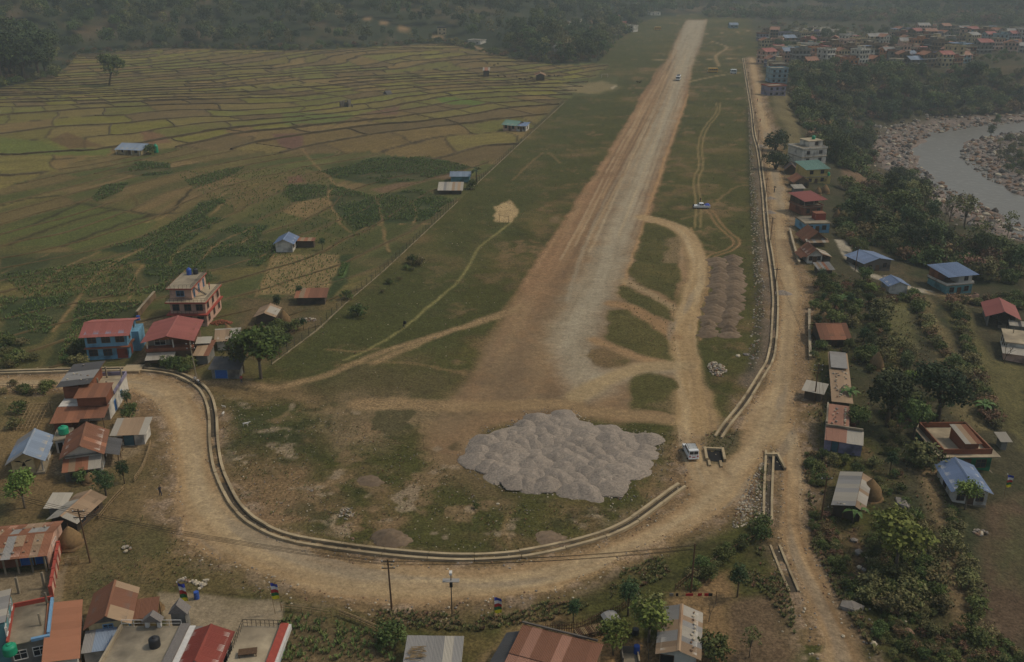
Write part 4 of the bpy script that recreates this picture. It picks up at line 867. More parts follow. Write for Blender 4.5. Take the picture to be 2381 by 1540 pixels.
def stone_mesh(seed, m):
    bm = bmesh.new(); bmesh.ops.create_icosphere(bm, subdivisions=1, radius=1); r = random.Random(seed)
    for v_ in bm.verts: v_.co *= r.uniform(.78, 1.15)
    me = bpy.data.meshes.new('stone'); bm.to_mesh(me); bm.free(); me.materials.append(MATS[m]); return me
STONES = [stone_mesh(i, m_) for i, m_ in enumerate(['stone_grey', 'stone_grey', 'stone_pale', 'stone_brown', 'stone_pale'])]
DARKST = [stone_mesh(i+20, m_) for i, m_ in enumerate(['stone_dark', 'stone_grey', 'stone_brown'])]
def water_tank(x, y, z, m, label, r=.65, h=1.3, rz=0):
    e = empty('water_tank', (x, y, z)); tag(e, label, 'water tank')
    MB().lathe([(r*.96, 0), (r, h*.1), (r*.97, h*.2), (r, h*.35), (r*.97, h*.45), (r, h*.6), (r*.97, h*.7), (r*.98, h*.8), (r*.6, h*.95)], 16).obj('body', m, e, True)
    MB().lathe([(r*.34, h*.93), (r*.34, h*1.05), (r*.3, h*1.07)], 12).obj('lid', m, e, True); return e
mat('plastic_green', K(24, 122, 88), .5, .08, 2, 0, .05, None, .4); mat('plastic_blue', K(42, 72, 138), .5, .08, 2, 0, .05, None, .4); mat('plastic_black', K(34, 34, 36), .55, .12, 2, 0, .05, None, .4)
def onroof(hs, x, y, z): # local -> world
    c, s_ = math.cos(hs.rz), math.sin(hs.rz); l = hs.e.location; return l.x+c*x-s_*y, l.y+s_*x+c*y, l.z+z
def basic(name, label, A, B, D, h, wall, roof, nst=1, nf=2, ns=1, C_=None, top=0, fm='wood', door=True, cat='house', short=None, side='r', over=.5, rise=None, gw=None, pw=1.1, base=None):
    """roof = (style, sheets); styles gx gy (gable), s (falls to the front), sb (falls back), f (flat with parapet)"""
    H_ = House(name, label, A, B, D, C_, top, cat, None, short); W, D = H_.W, H_.D
    H_.box('wall', 0, W, 0, D, -1.2, h, wall); sh = h/nst
    if base: H_.box('plinth', -.06, W+.06, -.06, D+.06, -1.2, .35, base)
    wh = min(1.15, sh*.42)
    for k in range(nst):
        n = nf
        if door and k == 0 and nf:
            H_.win('f', W*.5, .05, .95, min(2.0, sh*.75), fm, 'd')
            if nf >= 2: H_.win('f', W*.22, sh*.38, min(1.1, W*.2), wh, fm); H_.win('f', W*.78, sh*.38, min(1.1, W*.2), wh, fm)
        elif n: H_.wins('f', n, k*sh+sh*.36, min(1.2, W/n*.5), wh, fm)
        for sd_ in side:
            if ns: H_.wins(sd_, ns, k*sh+sh*.36, min(1.1, D/ns*.5), wh, fm)
        if k: H_.box('floor_slab', -.25, W+.25, -.35, D+.2, k*sh-.1, k*sh+.08, 'concrete')
    st_, ms = roof[0], roof[1]; rise = rise or {'gx': D*.18, 'gy': W*.2}.get(st_, .8)
    if st_ == 'gx': H_.gable(0, W, 0, D, h, rise, 'x', ms, over, gw or wall, pw)
    elif st_ == 'gy': H_.gable(0, W, 0, D, h, rise, 'y', ms, over, gw or wall, pw)
    elif st_ == 's': H_.box('upper_wall', .05, W-.05, D*.6, D-.05, h, h+rise*.58, wall); H_.shed(0, W, 0, D, h+.05, h+rise+.05, ms, over, pw)
    elif st_ == 'sb': H_.shed(0, W, 0, D, h+rise+.05, h+.05, ms, over, pw); H_.box('upper_wall', .05, W-.05, 0.02, D*.4, h, h+rise*.58, wall)
    elif st_ == 'f':
        H_.box('roof_slab', -.3, W+.3, -.3, D+.3, h, h+.16, 'concrete'); H_.parapet(-.2, W+.2, -.2, D+.2, h+.16, roof[2] if len(roof) > 2 else .7, ms)
    return H_
# ------------------------------------------------------------------ houses left of the road bend
h = House('pink_house', 'pink three-storey house with red slab edges and roof terrace beside the maize', (402, 759), (483, 759), None, (522, 718), short='the pink three-storey house')
W, D = h.W, h.D; s_ = 2.75
h.box('wall', 0, W, 0, D, -1.2, 2*s_, 'wall_pink'); h.box('upper_room', 0, W*.62, .8, D, 2*s_+.2, 3*s_, 'wall_pink')
for k in (1, 2): h.box('red_band', -.7, W+.5, -.9, D+.3, k*s_-.05, k*s_+.2, 'trim_red')
h.box('terrace_floor', -.6, W+.4, -.8, D+.2, 2*s_+.2, 2*s_+.24, 'concrete_pale'); h.box('roof_slab', -.5, W*.62+.4, .1, D+.3, 3*s_, 3*s_+.2, 'trim_red'); h.box('roof_floor', -.4, W*.62+.3, .2, D+.2, 3*s_+.2, 3*s_+.23, 'concrete')
for k in (0, 1):
    h.wins('f', 3, k*s_+.9, 1.3, 1.3, 'wood'); h.wins('r', 3, k*s_+.9, 1.1, 1.3, 'wood')
h.win('f', W*.3, 2*s_+1.1, 1.6, 1.1, 'trim_blue', y0=.8); h.wins('r', 3, 2*s_+.5, .8, 1.7, 'trim_blue', x1=W*.62, L=D-1, a=.8)
h.rail([(-.5, D), (-.5, -.7), (W+.4, -.7), (W+.4, D)], 2*s_+.24, .8); h.rail([(-.4, D), (-.4, .2), (W*.62+.3, .2), (W*.62+.3, D)], 3*s_+.23, .8); h.rail([(0, -.8), (W*.8, -.8)], s_+.2, .8)
b = MB()
for i in range(10): b.box(W*.66+i*.16, W*.66+i*.16+.3, 1.2+i*.28, 2.0+i*.28, 2*s_+.3+.26*(9-i), 2*s_+.34+.26*(9-i))
b.obj('iron_stair', 'iron', h.e)
x, y, z = onroof(h, 1.6, D-1.2, 3*s_+.23); water_tank(x, y, z, 'plastic_blue', 'blue water tank on the roof of the pink house', .55, 1.5); x, y, z = onroof(h, 2.9, D-.8, 3*s_+.23); water_tank(x, y, z, 'plastic_black', 'dark water tank beside the blue one on the pink house', .55, 1.3)
h = House('blue_house', 'bright blue two-storey house with long red tin roof beside the road', (205, 838), (302, 833), None, (327, 797), short='the bright blue house'); W, D = h.W, h.D
h.box('wall', 0, W, 0, D, -1.2, 5.4, 'wall_blue'); h.box('balcony_slab', -.2, W+.5, -.7, D*.6, 2.55, 2.72, 'wall_brick'); h.wins('f', 3, 3.6, 1.5, 1.2, 'wood'); h.win('f', W*.16, .9, 1.5, 1.2, 'wood'); h.win('f', W*.5, .9, 1.5, 1.2, 'wood'); h.box('porch_opening', W*.72, W*.97, -.03, .1, .1, 2.2, 'wall_redwall')
h.wins('r', 2, 3.6, 1.0, 1.2, 'wood'); h.win('r', D*.3, .1, 1.2, 2.2, 'wood', 'wall_redwall'); h.win('r', D*.65, .1, 1.0, 2.1, 'teal_door', 'teal_door'); h.gable(0, W, 0, D, 5.4, 1.1, 'x', 'tin_red', .8, 'wall_blue', 1.2)
h.box('back_room', W, W+1.4, D*.45, D, -1, 4.2, 'wall_blue')
h = House('brick_house', 'two-storey brick house with wide red tin roof next to blue house', (348, 846), (450, 841), 9.5, short='the brick house with red roof'); W, D = h.W, h.D
h.box('wall', 0, W, 0, D, -1.2, 2.7, 'wall_mud'); h.box('upper_wall', .0, W*.5, 1.2, D, 2.7, 5.0, 'wall_greywall'); h.box('upper_wall', W*.5+.02, W, 2.6, D, 2.7, 5.0, 'wall_brick'); h.box('balcony', -.3, W+.3, -.4, 1.2, 2.6, 3.3, 'wall_brick')
h.win('f', W*.27, 3.4, 2.0, 1.2, 'trim_white', y0=1.2); h.posts([(W*.6, -.2), (W-.1, -.2), (.1, -.2)], 3.3, 5.0, 'wall_white', .13); h.gable(0, W, -.4, D, 5.0, 1.0, 'y', 'tin_red', .7, 'wall_brick', 1.2)
h.shed(0, W*.62, -2.6, -.5, 1.9, 2.4, 'tin_pale', .1, 1.3, name='porch_roof'); h.posts([(.1, -2.5), (W*.3, -2.5), (W*.6, -2.5)], -.5, 1.9, 'wood', .07); h.shed(W+.5, W+3.2, 1.5, 4, 3.2, 3.5, ['tin_rust', 'tin_pale'], .1, 1, name='side_roof'); h.box('side_room', W+.6, W+3.0, 1.6, 3.9, -1, 3.1, 'wall_plank')
basic('tin_shed', 'small rusty tin shed beside the brick house with red roof', (458, 848), (484, 848), 4.5, 2.2, 'wall_greywall', ('s', ['tin_tan', 'tin_pale', 'tin_rust']), 1, 0, 0, cat='shed', door=False)
h = basic('grey_shed', 'grey shed with blue double door under the big roadside tree', (494, 881), (557, 881), 3.6, 2.2, 'wall_greywall', ('s', 'tin_dark'), 1, 0, 0, cat='shed', rise=.5); h.win('f', h.W*.35, .1, 2.2, 1.7, 'trim_blue', 'blue_door')
basic('white_cottage', 'white cottage with pale tin roof half hidden by roadside tree', (507, 815), (556, 812), 5, 2.4, 'wall_white', ('gx', ['tin_pale', 'tin_tan']), 1, 1, 0, rise=1.2)
basic('brown_shed', 'low brown tin shed beside the haystack by the fence', (598, 755), (638, 755), 5, 2.1, 'wall_plank', ('gy', ['tin_tan', 'tin_brown', 'tin_pale']), 1, 0, 0, cat='shed', door=True)
h = basic('plank_shed', 'long grey plank shed with rusty lean-to roof at field edge', (691, 710), (756, 709), 3.8, 2.0, 'wall_plank', ('s', ['tin_rust', 'tin_tan', 'tin_brown']), 1, 0, 0, cat='shed', rise=.5, door=False)
for i in range(9): h.box('plank', .1+i*h.W/9, .1+i*h.W/9+h.W/9-.12, -.05, -.01, -.1, 1.95, 'wall_plank')
h = basic('white_house', 'small white house with blue gable roof standing alone in fields', (642, 586), (681, 586), None, 2.5, 'wall_white', ('gy', 'tin_blue'), 1, 0, 2, C_=(696, 570), rise=1.1, short='the small white house in the fields'); h.shed(h.W+.3, h.W+5, h.D-2.4, h.D, 1.9, 2.1, ['tin_tan', 'tin_rust'], .1, 1, name='lean_to_roof'); h.box('lean_to', h.W+.4, h.W+4.8, h.D-2.2, h.D, -1, 1.9, 'wall_plank')
h = basic('long_house', 'long low cream house with blue-grey roof and veranda at terrace edge', (275, 359), (329, 361), None, 2.3, 'wall_cream', ('gx', 'tin_bluegrey'), 1, 2, 1, C_=(343, 349), rise=1.3, over=.9); h.posts([(h.W*t, -1.2) for t in (0, .33, .66, 1)], -.3, 2.0, 'wall_white', .1)
x, y, z = onroof(h, h.W+3, h.D*.6, 0); water_tank(x, y, z, 'plastic_green', 'green water tank beside the long cream house', .9, 3.2)
basic('patched_shed', 'low shed with patchy grey tin roof beside the boundary fence', (1021, 452), (1073, 452), 6, 1.5, 'wall_plank', ('s', ['tin_grey', 'tin_tan', 'tin_dark', 'tin_pale']), 1, 0, 0, cat='shed', rise=1.0, door=False, pw=.9)
basic('blue_shed', 'long shed with blue-grey roof near the palm by the fence', (1049, 424), (1092, 424), 5, 2.3, 'wall_teal', ('gx', 'tin_bluegrey'), 1, 0, 0, cat='shed', door=False)
basic('green_roof_house', 'pink house with green tin roof at edge of the terraces', (1170, 303), (1200, 306), 7, 2.8, 'wall_pink', ('gx', 'tin_green'), 1, 2, 1, over=.7)
basic('white_hut', 'white hut with blue flat roof beside the green-roofed house', (1201, 306), (1222, 307), None, 2.6, 'wall_white', ('s', 'tin_blue'), 1, 2, 1, C_=(1228, 301), cat='hut', rise=.4)
basic('field_hut', 'dark brown field hut with pale roof, right one among grazing cattle', (1247, 188), (1266, 188), 8, 3.4, 'wall_plank', ('gy', ['tin_tan', 'tin_brown']), 1, 1, 0, cat='hut', over=.9); basic('field_hut', 'small dark plank hut on the terraces, left of the two field huts', (1124, 179), (1137, 179), 8, 4.0, 'wall_plank', ('s', ['tin_pale', 'tin_rust']), 1, 1, 0, cat='hut')
h = House('ruined_wall', 'broken grey stone walls of a roofless ruin in the middle of terraces', (790, 249), (820, 250), 6, cat='ruin'); h.box('wall', 0, .5, 0, 6, -.5, 2.6, 'wall_stone'); h.box('wall', h.W-3, h.W-2.3, 0, 4, -.5, 3.4, 'wall_stone'); h.box('wall', .6, h.W-3, 5.4, 5.9, -.5, 1.6, 'wall_stone'); h.box('wall', h.W-.6, h.W, 0, .6, -.5, 1.6, 'wall_stone')
h = House('boulder_hut', 'low dark blue-grey heap sheeted over on the terraces', (891, 220), (898, 221), 6, cat='heap'); MB().prism([(0, -.3), (h.W+1, -.3), (h.W, 1.2), (1.2, 2.0), (.3, 1.1)], 0, 4).obj('cover', 'tin_dark', h.e); MB().box(.4, h.W, -.4, -.1, -.2, .5).obj('stone_edge', 'wall_stone', h.e)
# ------------------------------------------------------------------ houses below the bend, lower left
h = House('terrace_house', 'brick and white house with grey tin roof and open terrace inside the bend', (136, 992), (252, 986), 13.5, short='the terrace house inside the bend'); W, D = h.W, h.D
h.box('wall', 0, W, 1.5, D, -1.2, 3.0, 'wall_white'); h.box('front_room', W*.42, W, 1.0, 5.0, 3.02, 4.9, 'wall_brick'); h.box('rear_room', .2, W*.5, 4.5, D, 3.02, 5.2, 'wall_brick'); h.box('terrace_floor', W*.5, W+.15, 5.02, D, 3.0, 3.08, 'concrete_pale')
h.parapet(W*.5, W+.15, 5.02, D, 3.08, .7, 'wall_lilac', .16, 'br'); h.shed(W*.4, W, .8, 5.1, 4.9, 5.3, ['tin_rust', 'tin_brown'], .25, 1.1, name='front_roof'); h.xshed(-.3, W*.56, 4.2, D, 5.5, 5.9, ['tin_dark', 'tin_grey', 'tin_dark'], .3, 1.2)
h.posts([(W*.62, D-1), (W*.62, 7.5), (W-.2, D-2), (W*.86, 6)], 3.08, 5.3, 'concrete', .16); h.shed(0, W*.52, -2.6, 1.4, 2.1, 2.9, ['tin_tan', 'tin_rust'], .2, 1.1, name='porch_roof'); h.shed(W*.5, W, -1.8, 1.4, 2.3, 2.9, ['tin_rust', 'tin_brown'], .2, 1.1, name='porch_roof'); h.box('lower_room', .2, W*.36, -2.2, 1.4, -1, 2.0, 'wall_brick')
h.posts([(W*.38, -2.4), (W*.7, -1.7), (W*.98, -1.7)], -.5, 2.2, 'wood'); h.win('r', 5, .1, .9, 2, 'trim_blue', 'blue_door'); h.win('r', 9, 1, .9, 1.0, 'trim_blue')
h.stones([(random.uniform(0, W*.5), random.uniform(5, D-1), 5.85) for _ in range(9)])
h = House('bamboo_lattice', 'collapsed bamboo lattice frame on dry grass beside the terrace house', (36, 1003), (92, 1000), 6.5, cat='bamboo frame')
for i in range(9): MB().tube([(-.3, .2+i*.75, .5+i*.16), (h.W+.2, .4+i*.72, .6+i*.17)], .06, 5).obj('pole', 'wood_pale', h.e)
for i in range(6): MB().tube([(.3+i*h.W/6, -.2, .42), (.5+i*h.W/6, 6.6, 1.9)], .06, 5).obj('crosspole', 'wood_pale', h.e)
for x in (0, h.W): MB().tube([(x, 6.2, -.3), (x, 6.2, 1.9)], .08, 5).obj('post', 'wood_pale', h.e)
h = House('cream_house', 'cream house with blue-grey gable roof and a dark bird painted on its wall', (32, 1106), (103, 1098), None, (134, 1047), short='the cream house with the bird mural'); W, D = h.W, h.D
h.box('wall', 0, W*.74, 0, D, -1.2, 2.7, 'wall_cream'); h.box('side_wall', W*.74, W, 3.2, D, -1.2, 2.68, 'wall_white'); h.gable(0, W, -.2, D, 2.7, 1.3, 'y', ['tin_bluegrey', 'tin_bluegrey', 'tin_grey'], .6, 'wall_cream', 1.2); h.posts([(W-.1, .1)], -.4, 2.7, 'wall_white', .12); h.win('r', D*.6, 1.0, 1.1, 1.2, 'trim_white'); h.box('veranda_floor', W*.74, W+.2, -.4, 3.2, -.6, .25, 'concrete')
b = MB(); Z = 2.05; X = W*.4
for sgn in (-1, 1): b.tri((X, -.03, Z-.12), (X+sgn*.5, -.03, Z+.35), (X+sgn*.25, -.03, Z+.02)); b.tri((X+sgn*.5, -.03, Z+.35), (X+sgn*1.1, -.03, Z+.3), (X+sgn*.25, -.03, Z+.02)); b.tri((X+sgn*.5, -.03, Z+.35), (X+sgn*1.35, -.03, Z+.45), (X+sgn*.8, -.03, Z+.16))
b.quad((X-.16, -.032, Z-.1), (X+.16, -.032, Z-.1), (X+.3, -.032, Z-.6), (X-.3, -.032, Z-.6)); b.tri((X-.1, -.034, Z-.08), (X+.1, -.034, Z-.08), (X, -.034, Z+.16)); b.obj('bird_mural', 'dark', h.e)
h = basic('wash_house', 'small flat-roofed washroom carrying a green water tank between two houses', (134, 1056), (166, 1052), 3.4, 2.4, 'wall_white', ('f', 'concrete', .1), 1, 0, 0, cat='washroom', door=False); h.win('f', h.W*.35, .1, .8, 1.9, 'trim_white', 'dark'); h.win('f', h.W*.75, .1, .8, 1.9, 'trim_white', 'teal_door')
x, y, z = onroof(h, h.W*.55, 1.8, 2.66); water_tank(x, y, z, 'plastic_green', 'green ribbed water tank on flat washroom roof below the bend', .8, 1.3)
h = House('attic_house', 'white house with high brown gable roof and rusty porch roof', (157, 1108), (240, 1097), None, (272, 1043), short='the house with the high brown gable roof'); W, D = h.W, h.D
h.box('wall', 0, W, .6, D, -1.2, 3.6, 'wall_white'); h.box('attic_floor', -.1, W+.1, .3, D, 3.0, 3.15, 'wall_greywall'); h.gable(0, W, .2, D, 3.6, 1.5, 'y', ['tin_brown', 'tin_rust', 'tin_brown'], .6, 'wall_white', 1.2); h.win('f', W*.5, 4.0, .5, .5, 'wood', y0=.6); h.shed(-.1, W*.98, -1.8, .6, 1.9, 2.7, ['tin_tan', 'tin_rust', 'tin_pale'], .2, 1.0, name='porch_roof')
h.box('porch_wall', 0, W, -1.6, .6, -1.2, 1.6, 'wall_greywall'); h.wins('f', 2, .4, .9, .9, 'wood', y0=-1.6); h.xshed(W+.05, W+2.4, 1, D-1, 2.9, 2.1, 'tin_dark', .1, 1.2, name='side_roof'); h.posts([(W+2.3, 1.2), (W+2.3, D*.5), (W+2.3, D-1.2)], -.5, 2.1, 'wood'); h.win('r', D*.5, .1, 1, 2, 'wood', 'dark')
h = basic('stable', 'long white stable with tan tin roof and teal doors inside the bend', (269, 1038), (338, 1035), 3.6, 2.3, 'wall_white', ('s', ['tin_tan', 'tin_pale', 'tin_tan']), 1, 0, 0, cat='shed', rise=.6, door=False); h.win('f', h.W*.48, .1, 1.6, 1.8, 'wood', 'teal_door'); h.win('f', h.W*.2, .9, .7, .7, 'wood')
basic('cattle_shed', 'long shed with rusty grey sheets beside a lone utility pole', (125, 1230), (181, 1237), None, 1.9, 'wall_plank', ('gy', ['tin_tan', 'tin_pale', 'tin_rust', 'tin_tan']), 1, 0, 2, C_=(229, 1181), cat='shed', rise=.7, door=False); basic('coop', 'little grey shed with pale sheet roof behind the cattle shed', (117, 1199), (149, 1199), 2.2, 1.6, 'wall_greywall', ('s', 'tin_pale'), 1, 0, 0, cat='shed', rise=.4, door=False)
h = House('long_tin_house', 'long low house with rust-streaked tin roof weighted with stones at left edge', (-70, 1347), (113, 1329), 7.5, short='the long stone-weighted house'); W, D = h.W, h.D
h.box('wall', 0, W, 1.8, D, -1.2, 2.7, 'wall_brick'); h.box('end_wall', W-.15, W+.02, .6, D, -1.2, 2.72, 'wall_pink'); h.gable(0, W, 0, D, 2.7, .9, 'x', ['tin_rust', 'tin_grey', 'tin_tan', 'tin_rust'], .3, 'wall_pink', 1.15, 2); h.posts([(W*t, .2) for t in (.45, .62, .8, .97)], -.3, 2.7, 'concrete', .14); h.win('f', W*.68, .1, 1.4, 1.9, 'trim_blue', 'blue_door', y0=1.8); h.win('f', W*.86, .1, 1.2, 1.9, 'trim_blue', 'blue_door', y0=1.8); h.win('r', D*.5, 1.1, 1.8, 1.1, 'trim_white')
h.stones([(W*(.3+.14*i), y_, z_+.2) for i in range(5) for y_, z_ in ((.6, 2.75), (2.3, 3.2), (5.6, 3.15))])
h = House('compound_wall', 'pink boundary wall with red coping beside the long tin house', (124, 1388), (142, 1284), 1.0, cat='wall'); h.box('wall', 0, h.W, 0, .25, -.3, 1.5, 'wall_pink'); h.box('coping', -.05, h.W+.05, -.06, .31, 1.5, 1.62, 'trim_red')
for i in range(6): h.box('pillar', i*h.W/5-.17, i*h.W/5+.17, -.08, .33, -.3, 1.72, 'trim_red')
for i, (u, v) in enumerate(((45, 1380), (105, 1368))):
    p = P(u, v); e = empty('concrete_post', p); tag(e, ['bare concrete post standing in yard, left of two', 'bare concrete post standing in yard, right of two'][i], 'post'); MB().box(-.14, .14, -.14, .14, -.2, 2.4).obj('shaft', 'concrete', e); MB().tube([(0, 0, 2.4), (.05, 0, 2.9)], .02, 4).obj('rebar', 'iron', e)
h = House('flat_roof_house', 'house with red-edged flat roof terrace and green tank in lower left corner', (18, 1502), (110, 1482), None, (129, 1394), top=3.3, short='the red-edged terrace in the lower left corner'); W, D = h.W, h.D
h.box('wall', 0, W, 0, D, -1.2, 3.2, 'wall_greywall'); h.box('terrace_floor', -.1, W+.1, -.1, D+.1, 3.2, 3.34, 'concrete'); h.parapet(-.1, W+.1, -.1, D+.1, 3.34, .55, 'trim_red', .18, 'lb'); h.parapet(W-.1, W+.3, -.1, D+.1, 3.34, .5, 'trim_blue', .3, 'r'); h.box('front_kerb', W*.6, W+.3, -.3, .05, 3.34, 3.7, 'trim_blue'); h.wins('f', 2, 1.2, 1.3, 1.1, 'trim_white'); h.posts([(W*.8, D*.35), (W*.9, D*.9)], 3.34, 5.0, 'concrete', .13)
h.box('stair_room', -4.5, -.05, 1, D, -1.2, 5.6, 'wall_teal'); h.xshed(-4.5, 0, 1, D, 5.7, 5.9, ['tin_grey', 'tin_pale'], .15, 1.2); h.wins('r', 3, 4.1, .8, 1.0, 'trim_white', x1=-.05)
x, y, z = onroof(h, .3, -.9, 2.9); water_tank(x, y, z, 'plastic_green', 'teal green tank at front of lower left terrace', .75, 1.2)
h = House('orange_roof_house', 'narrow white house with orange-brown lean-to roof beside corner terrace', (105, 1546), (178, 1529), None, (193, 1397), top=3.0); h.box('wall', 0, h.W, 0, h.D, -1.2, 3.0, 'wall_white'); h.xshed(0, h.W, 0, h.D, 3.5, 3.05, 'tin_orange', .25, 1.3); h.wins('f', 2, 1, 1, 1, 'wood'); h.wins('r', 3, 1.1, .9, 1.0, 'wood')
h = House('brown_gable_house', 'cream house with wide brown gable roof below the grassy bank', (205, 1453), (294, 1441), None, (322, 1367), top=3.2, short='the cream house with the wide brown gable'); W, D = h.W, h.D
h.box('wall', 0, W, 0, D, -1.2, 3.2, 'wall_cream'); h.gable(0, W, 0, D, 3.2, 1.2, 'y', ['tin_brown']*7+['tin_tan'], .5, 'wall_stone', 1.1); h.win('f', W*.5, 1.9, 1.0, 1.0, 'trim_blue'); h.wins('r', 3, 1.2, .9, 1.2, 'trim_blue'); h.shed(-.3, W*.7, -3.2, -.1, 2.0, 2.4, ['tin_grey', 'tin_bluegrey'], .1, 1.0, name='porch_roof'); h.box('porch_room', -.2, W*.68, -3.0, -.1, -1.2, 1.95, 'wall_white'); h.shed(W+.1, W+3.0, D*.2, D*.75, 2.3, 2.6, 'tin_brown', .05, 1.2, name='side_roof'); h.posts([(W+2.9, D*.22), (W+2.9, D*.73)], -.4, 2.35, 'wood')
h = House('flat_roof_house', 'flat grey roof terrace with black water tank at the bottom edge', (224, 1563), (372, 1563), None, (402, 1458), top=3.3, short='the terrace with the black tank'); W, D = h.W, h.D
h.box('wall', 0, W, 0, D, -1.2, 3.2, 'wall_greywall'); h.box('terrace_floor', -.1, W+.1, -.1, D+.1, 3.2, 3.36, 'concrete'); h.parapet(-.1, W+.1, -.1, D+.1, 3.36, .45, 'concrete_pale', .25, 'l'); h.box('tiled_coping', W-.1, W+.9, -.1, D+.1, 3.36, 3.75, 'tile'); h.box('tiled_coping', W+1.6, W+2.4, .5, D, 2.9, 3.4, 'tile'); h.wins('f', 2, 1, 1, 1, 'wood'); h.box('white_wall', W+.92, W+1.58, -.1, D, -1, 3.5, 'trim_white')
h.rail([(0, D), (W, D)], 3.36, .9, 'trim_white', 1.3); h.box('gate_pillar', W*.4, W*.46, D-.2, D+.2, 3.36, 4.5, 'trim_white'); h.box('gate_pillar', W*.6, W*.66, D-.2, D+.2, 3.36, 4.5, 'trim_white')
MB().prism([(W*.36, 4.3), (W*.7, 4.3), (W*.53, 5.3)], D-.5, D+.5).obj('gate_roof', 'tile', h.e); MB().prism([(W*.72, 4.1), (W*1.05, 4.1), (W*.88, 5.4)], D+1.2, D+2.6).obj('shrine_roof', 'tile', h.e); h.box('shrine', W*.76, W*1.0, D+1.3, D+2.5, -.5, 4.1, 'wall_greywall')
x, y, z = onroof(h, W*.72, D*.55, 3.36); water_tank(x, y, z, 'plastic_black', 'black water tank on the grey roof terrace at bottom', .62, 1.25)
h = House('red_roof_house', 'white house with bright crimson gable roof at the bottom edge', (410, 1548), (504, 1548), None, (527, 1471), top=3.3); h.box('wall', 0, h.W, 0, h.D, -1.2, 3.3, 'wall_white'); h.gable(0, h.W, 0, h.D, 3.3, .9, 'y', 'tin_crimson', .35, 'wall_white', 1.2); h.wins('r', 3, 1.2, .9, 1.4, 'dark'); h.wins('f', 2, 1.2, 1, 1.2, 'wood')
h = House('terrace_block', 'flat terrace with ornate railing and red tiled coping beside crimson roof', (520, 1560), (618, 1562), None, (650, 1458), top=3.2); W, D = h.W, h.D; h.box('wall', 0, W, 0, D, -1.2, 3.1, 'wall_skyblue'); h.box('terrace_floor', -.1, W+.1, -.1, D+.1, 3.1, 3.24, 'concrete_pale'); h.box('red_coping', W-.2, W+.7, -.1, D+.1, 3.24, 3.7, 'trim_red'); h.box('coping_edge', W+.7, W+1.0, -.1, D+.1, 2.9, 3.55, 'trim_white'); h.rail([(0, D), (W, D)], 3.24, .9, 'iron', .5); h.rail([(0, D), (0, D*.2)], 3.24, .9, 'iron', .5); h.wins('f', 2, 1, 1, 1, 'wood')
x, y, z = onroof(h, W*.42, D*.35, 3.24); e = empty('wooden_cot', (x, y, z), h.rz+.2); tag(e, 'low wooden cot standing on the tiled roof terrace', 'cot'); MB().box(-1, 1, -.5, .5, .4, .48).obj('top', 'wood', e)
for a in (-.9, .9):
    for c in (-.42, .42): MB().box(a-.05, a+.05, c-.05, c+.05, 0, .4).obj('leg', 'wood', e)
h = basic('grey_shed', 'shed with flat grey tin roof and firewood at bottom centre', (947, 1539), (1062, 1541), None, 1.9, 'wall_mud', ('s', ['tin_grey', 'tin_pale', 'tin_grey']), 1, 0, 0, C_=(1067, 1491), top=2.0, cat='shed', rise=.3, door=False)
for i in range(16): b = MB(); y0 = .2+i*.12; b.tube([(.1+random.uniform(-.4, .3), y0, 2.12+i*.013), (1.8+random.uniform(-.3, .3), y0+random.uniform(-.5, .5), 2.22+i*.015)], .045, 5); b.obj('firewood_stick', 'wood_pale', h.e)
h = House('big_brown_roof_house', 'large house with broad brown tin roof cut off by bottom edge', (1155, 1580), (1345, 1632), None, (1363, 1502), top=3.2, short='the large brown-roofed house'); W, D = h.W, h.D; h.box('wall', 0, W, 0, D, -1.2, 3.0, 'wall_mud'); h.shed(0, W, 0, D*.52, 3.0, 3.35, ['tin_brown', 'tin_pinkrust'], .2, 1.2); h.shed(0, W, D*.52, D, 3.45, 3.8, ['tin_brown', 'tin_pinkrust'], .2, 1.2, name='upper_roof'); h.xshed(-2.0, -.2, 0, D, 2.2, 3.0, 'tin_dark', .1, 1.2, name='side_roof'); h.box('side_room', -1.8, 0, .2, D-.2, -1.2, 2.1, 'wall_mud'); h.box('coping', -.3, W*.95, D+.25, D+.45, 3.9, 4.1, 'wall_stone')
h.shed(W+.3, W+3.2, D*.3, D*.62, 2.3, 2.6, 'tin_pinkrust', .1, 1.2, name='annex_roof'); h.box('annex', W+.4, W+3.1, D*.3, D*.6, -1.2, 2.2, 'wall_mud')
h = House('long_house', 'long white house with tin roof weighted by round stones, bottom right of centre', (1535, 1513), (1620, 1525), None, (1633, 1428), top=2.5, short='the long stone-weighted tin house'); W, D = h.W, h.D; h.box('wall', 0, W, 0, D, -1.2, 2.5, 'wall_white'); h.gable(0, W, 0, D, 2.5, .7, 'y', ['tin_tan', 'tin_grey', 'tin_tan', 'tin_pale'], .45, 'wall_white', .95, capm='tin_tan'); h.win('f', W*.2, .1, 1.4, 1.9, 'wood', 'dark'); h.wins('r', 4, 1.1, .8, 1.0, 'wood'); h.stones([(W*.88+random.uniform(-.2, .2), D*(.05+.09*i), 2.85) for i in range(11)])
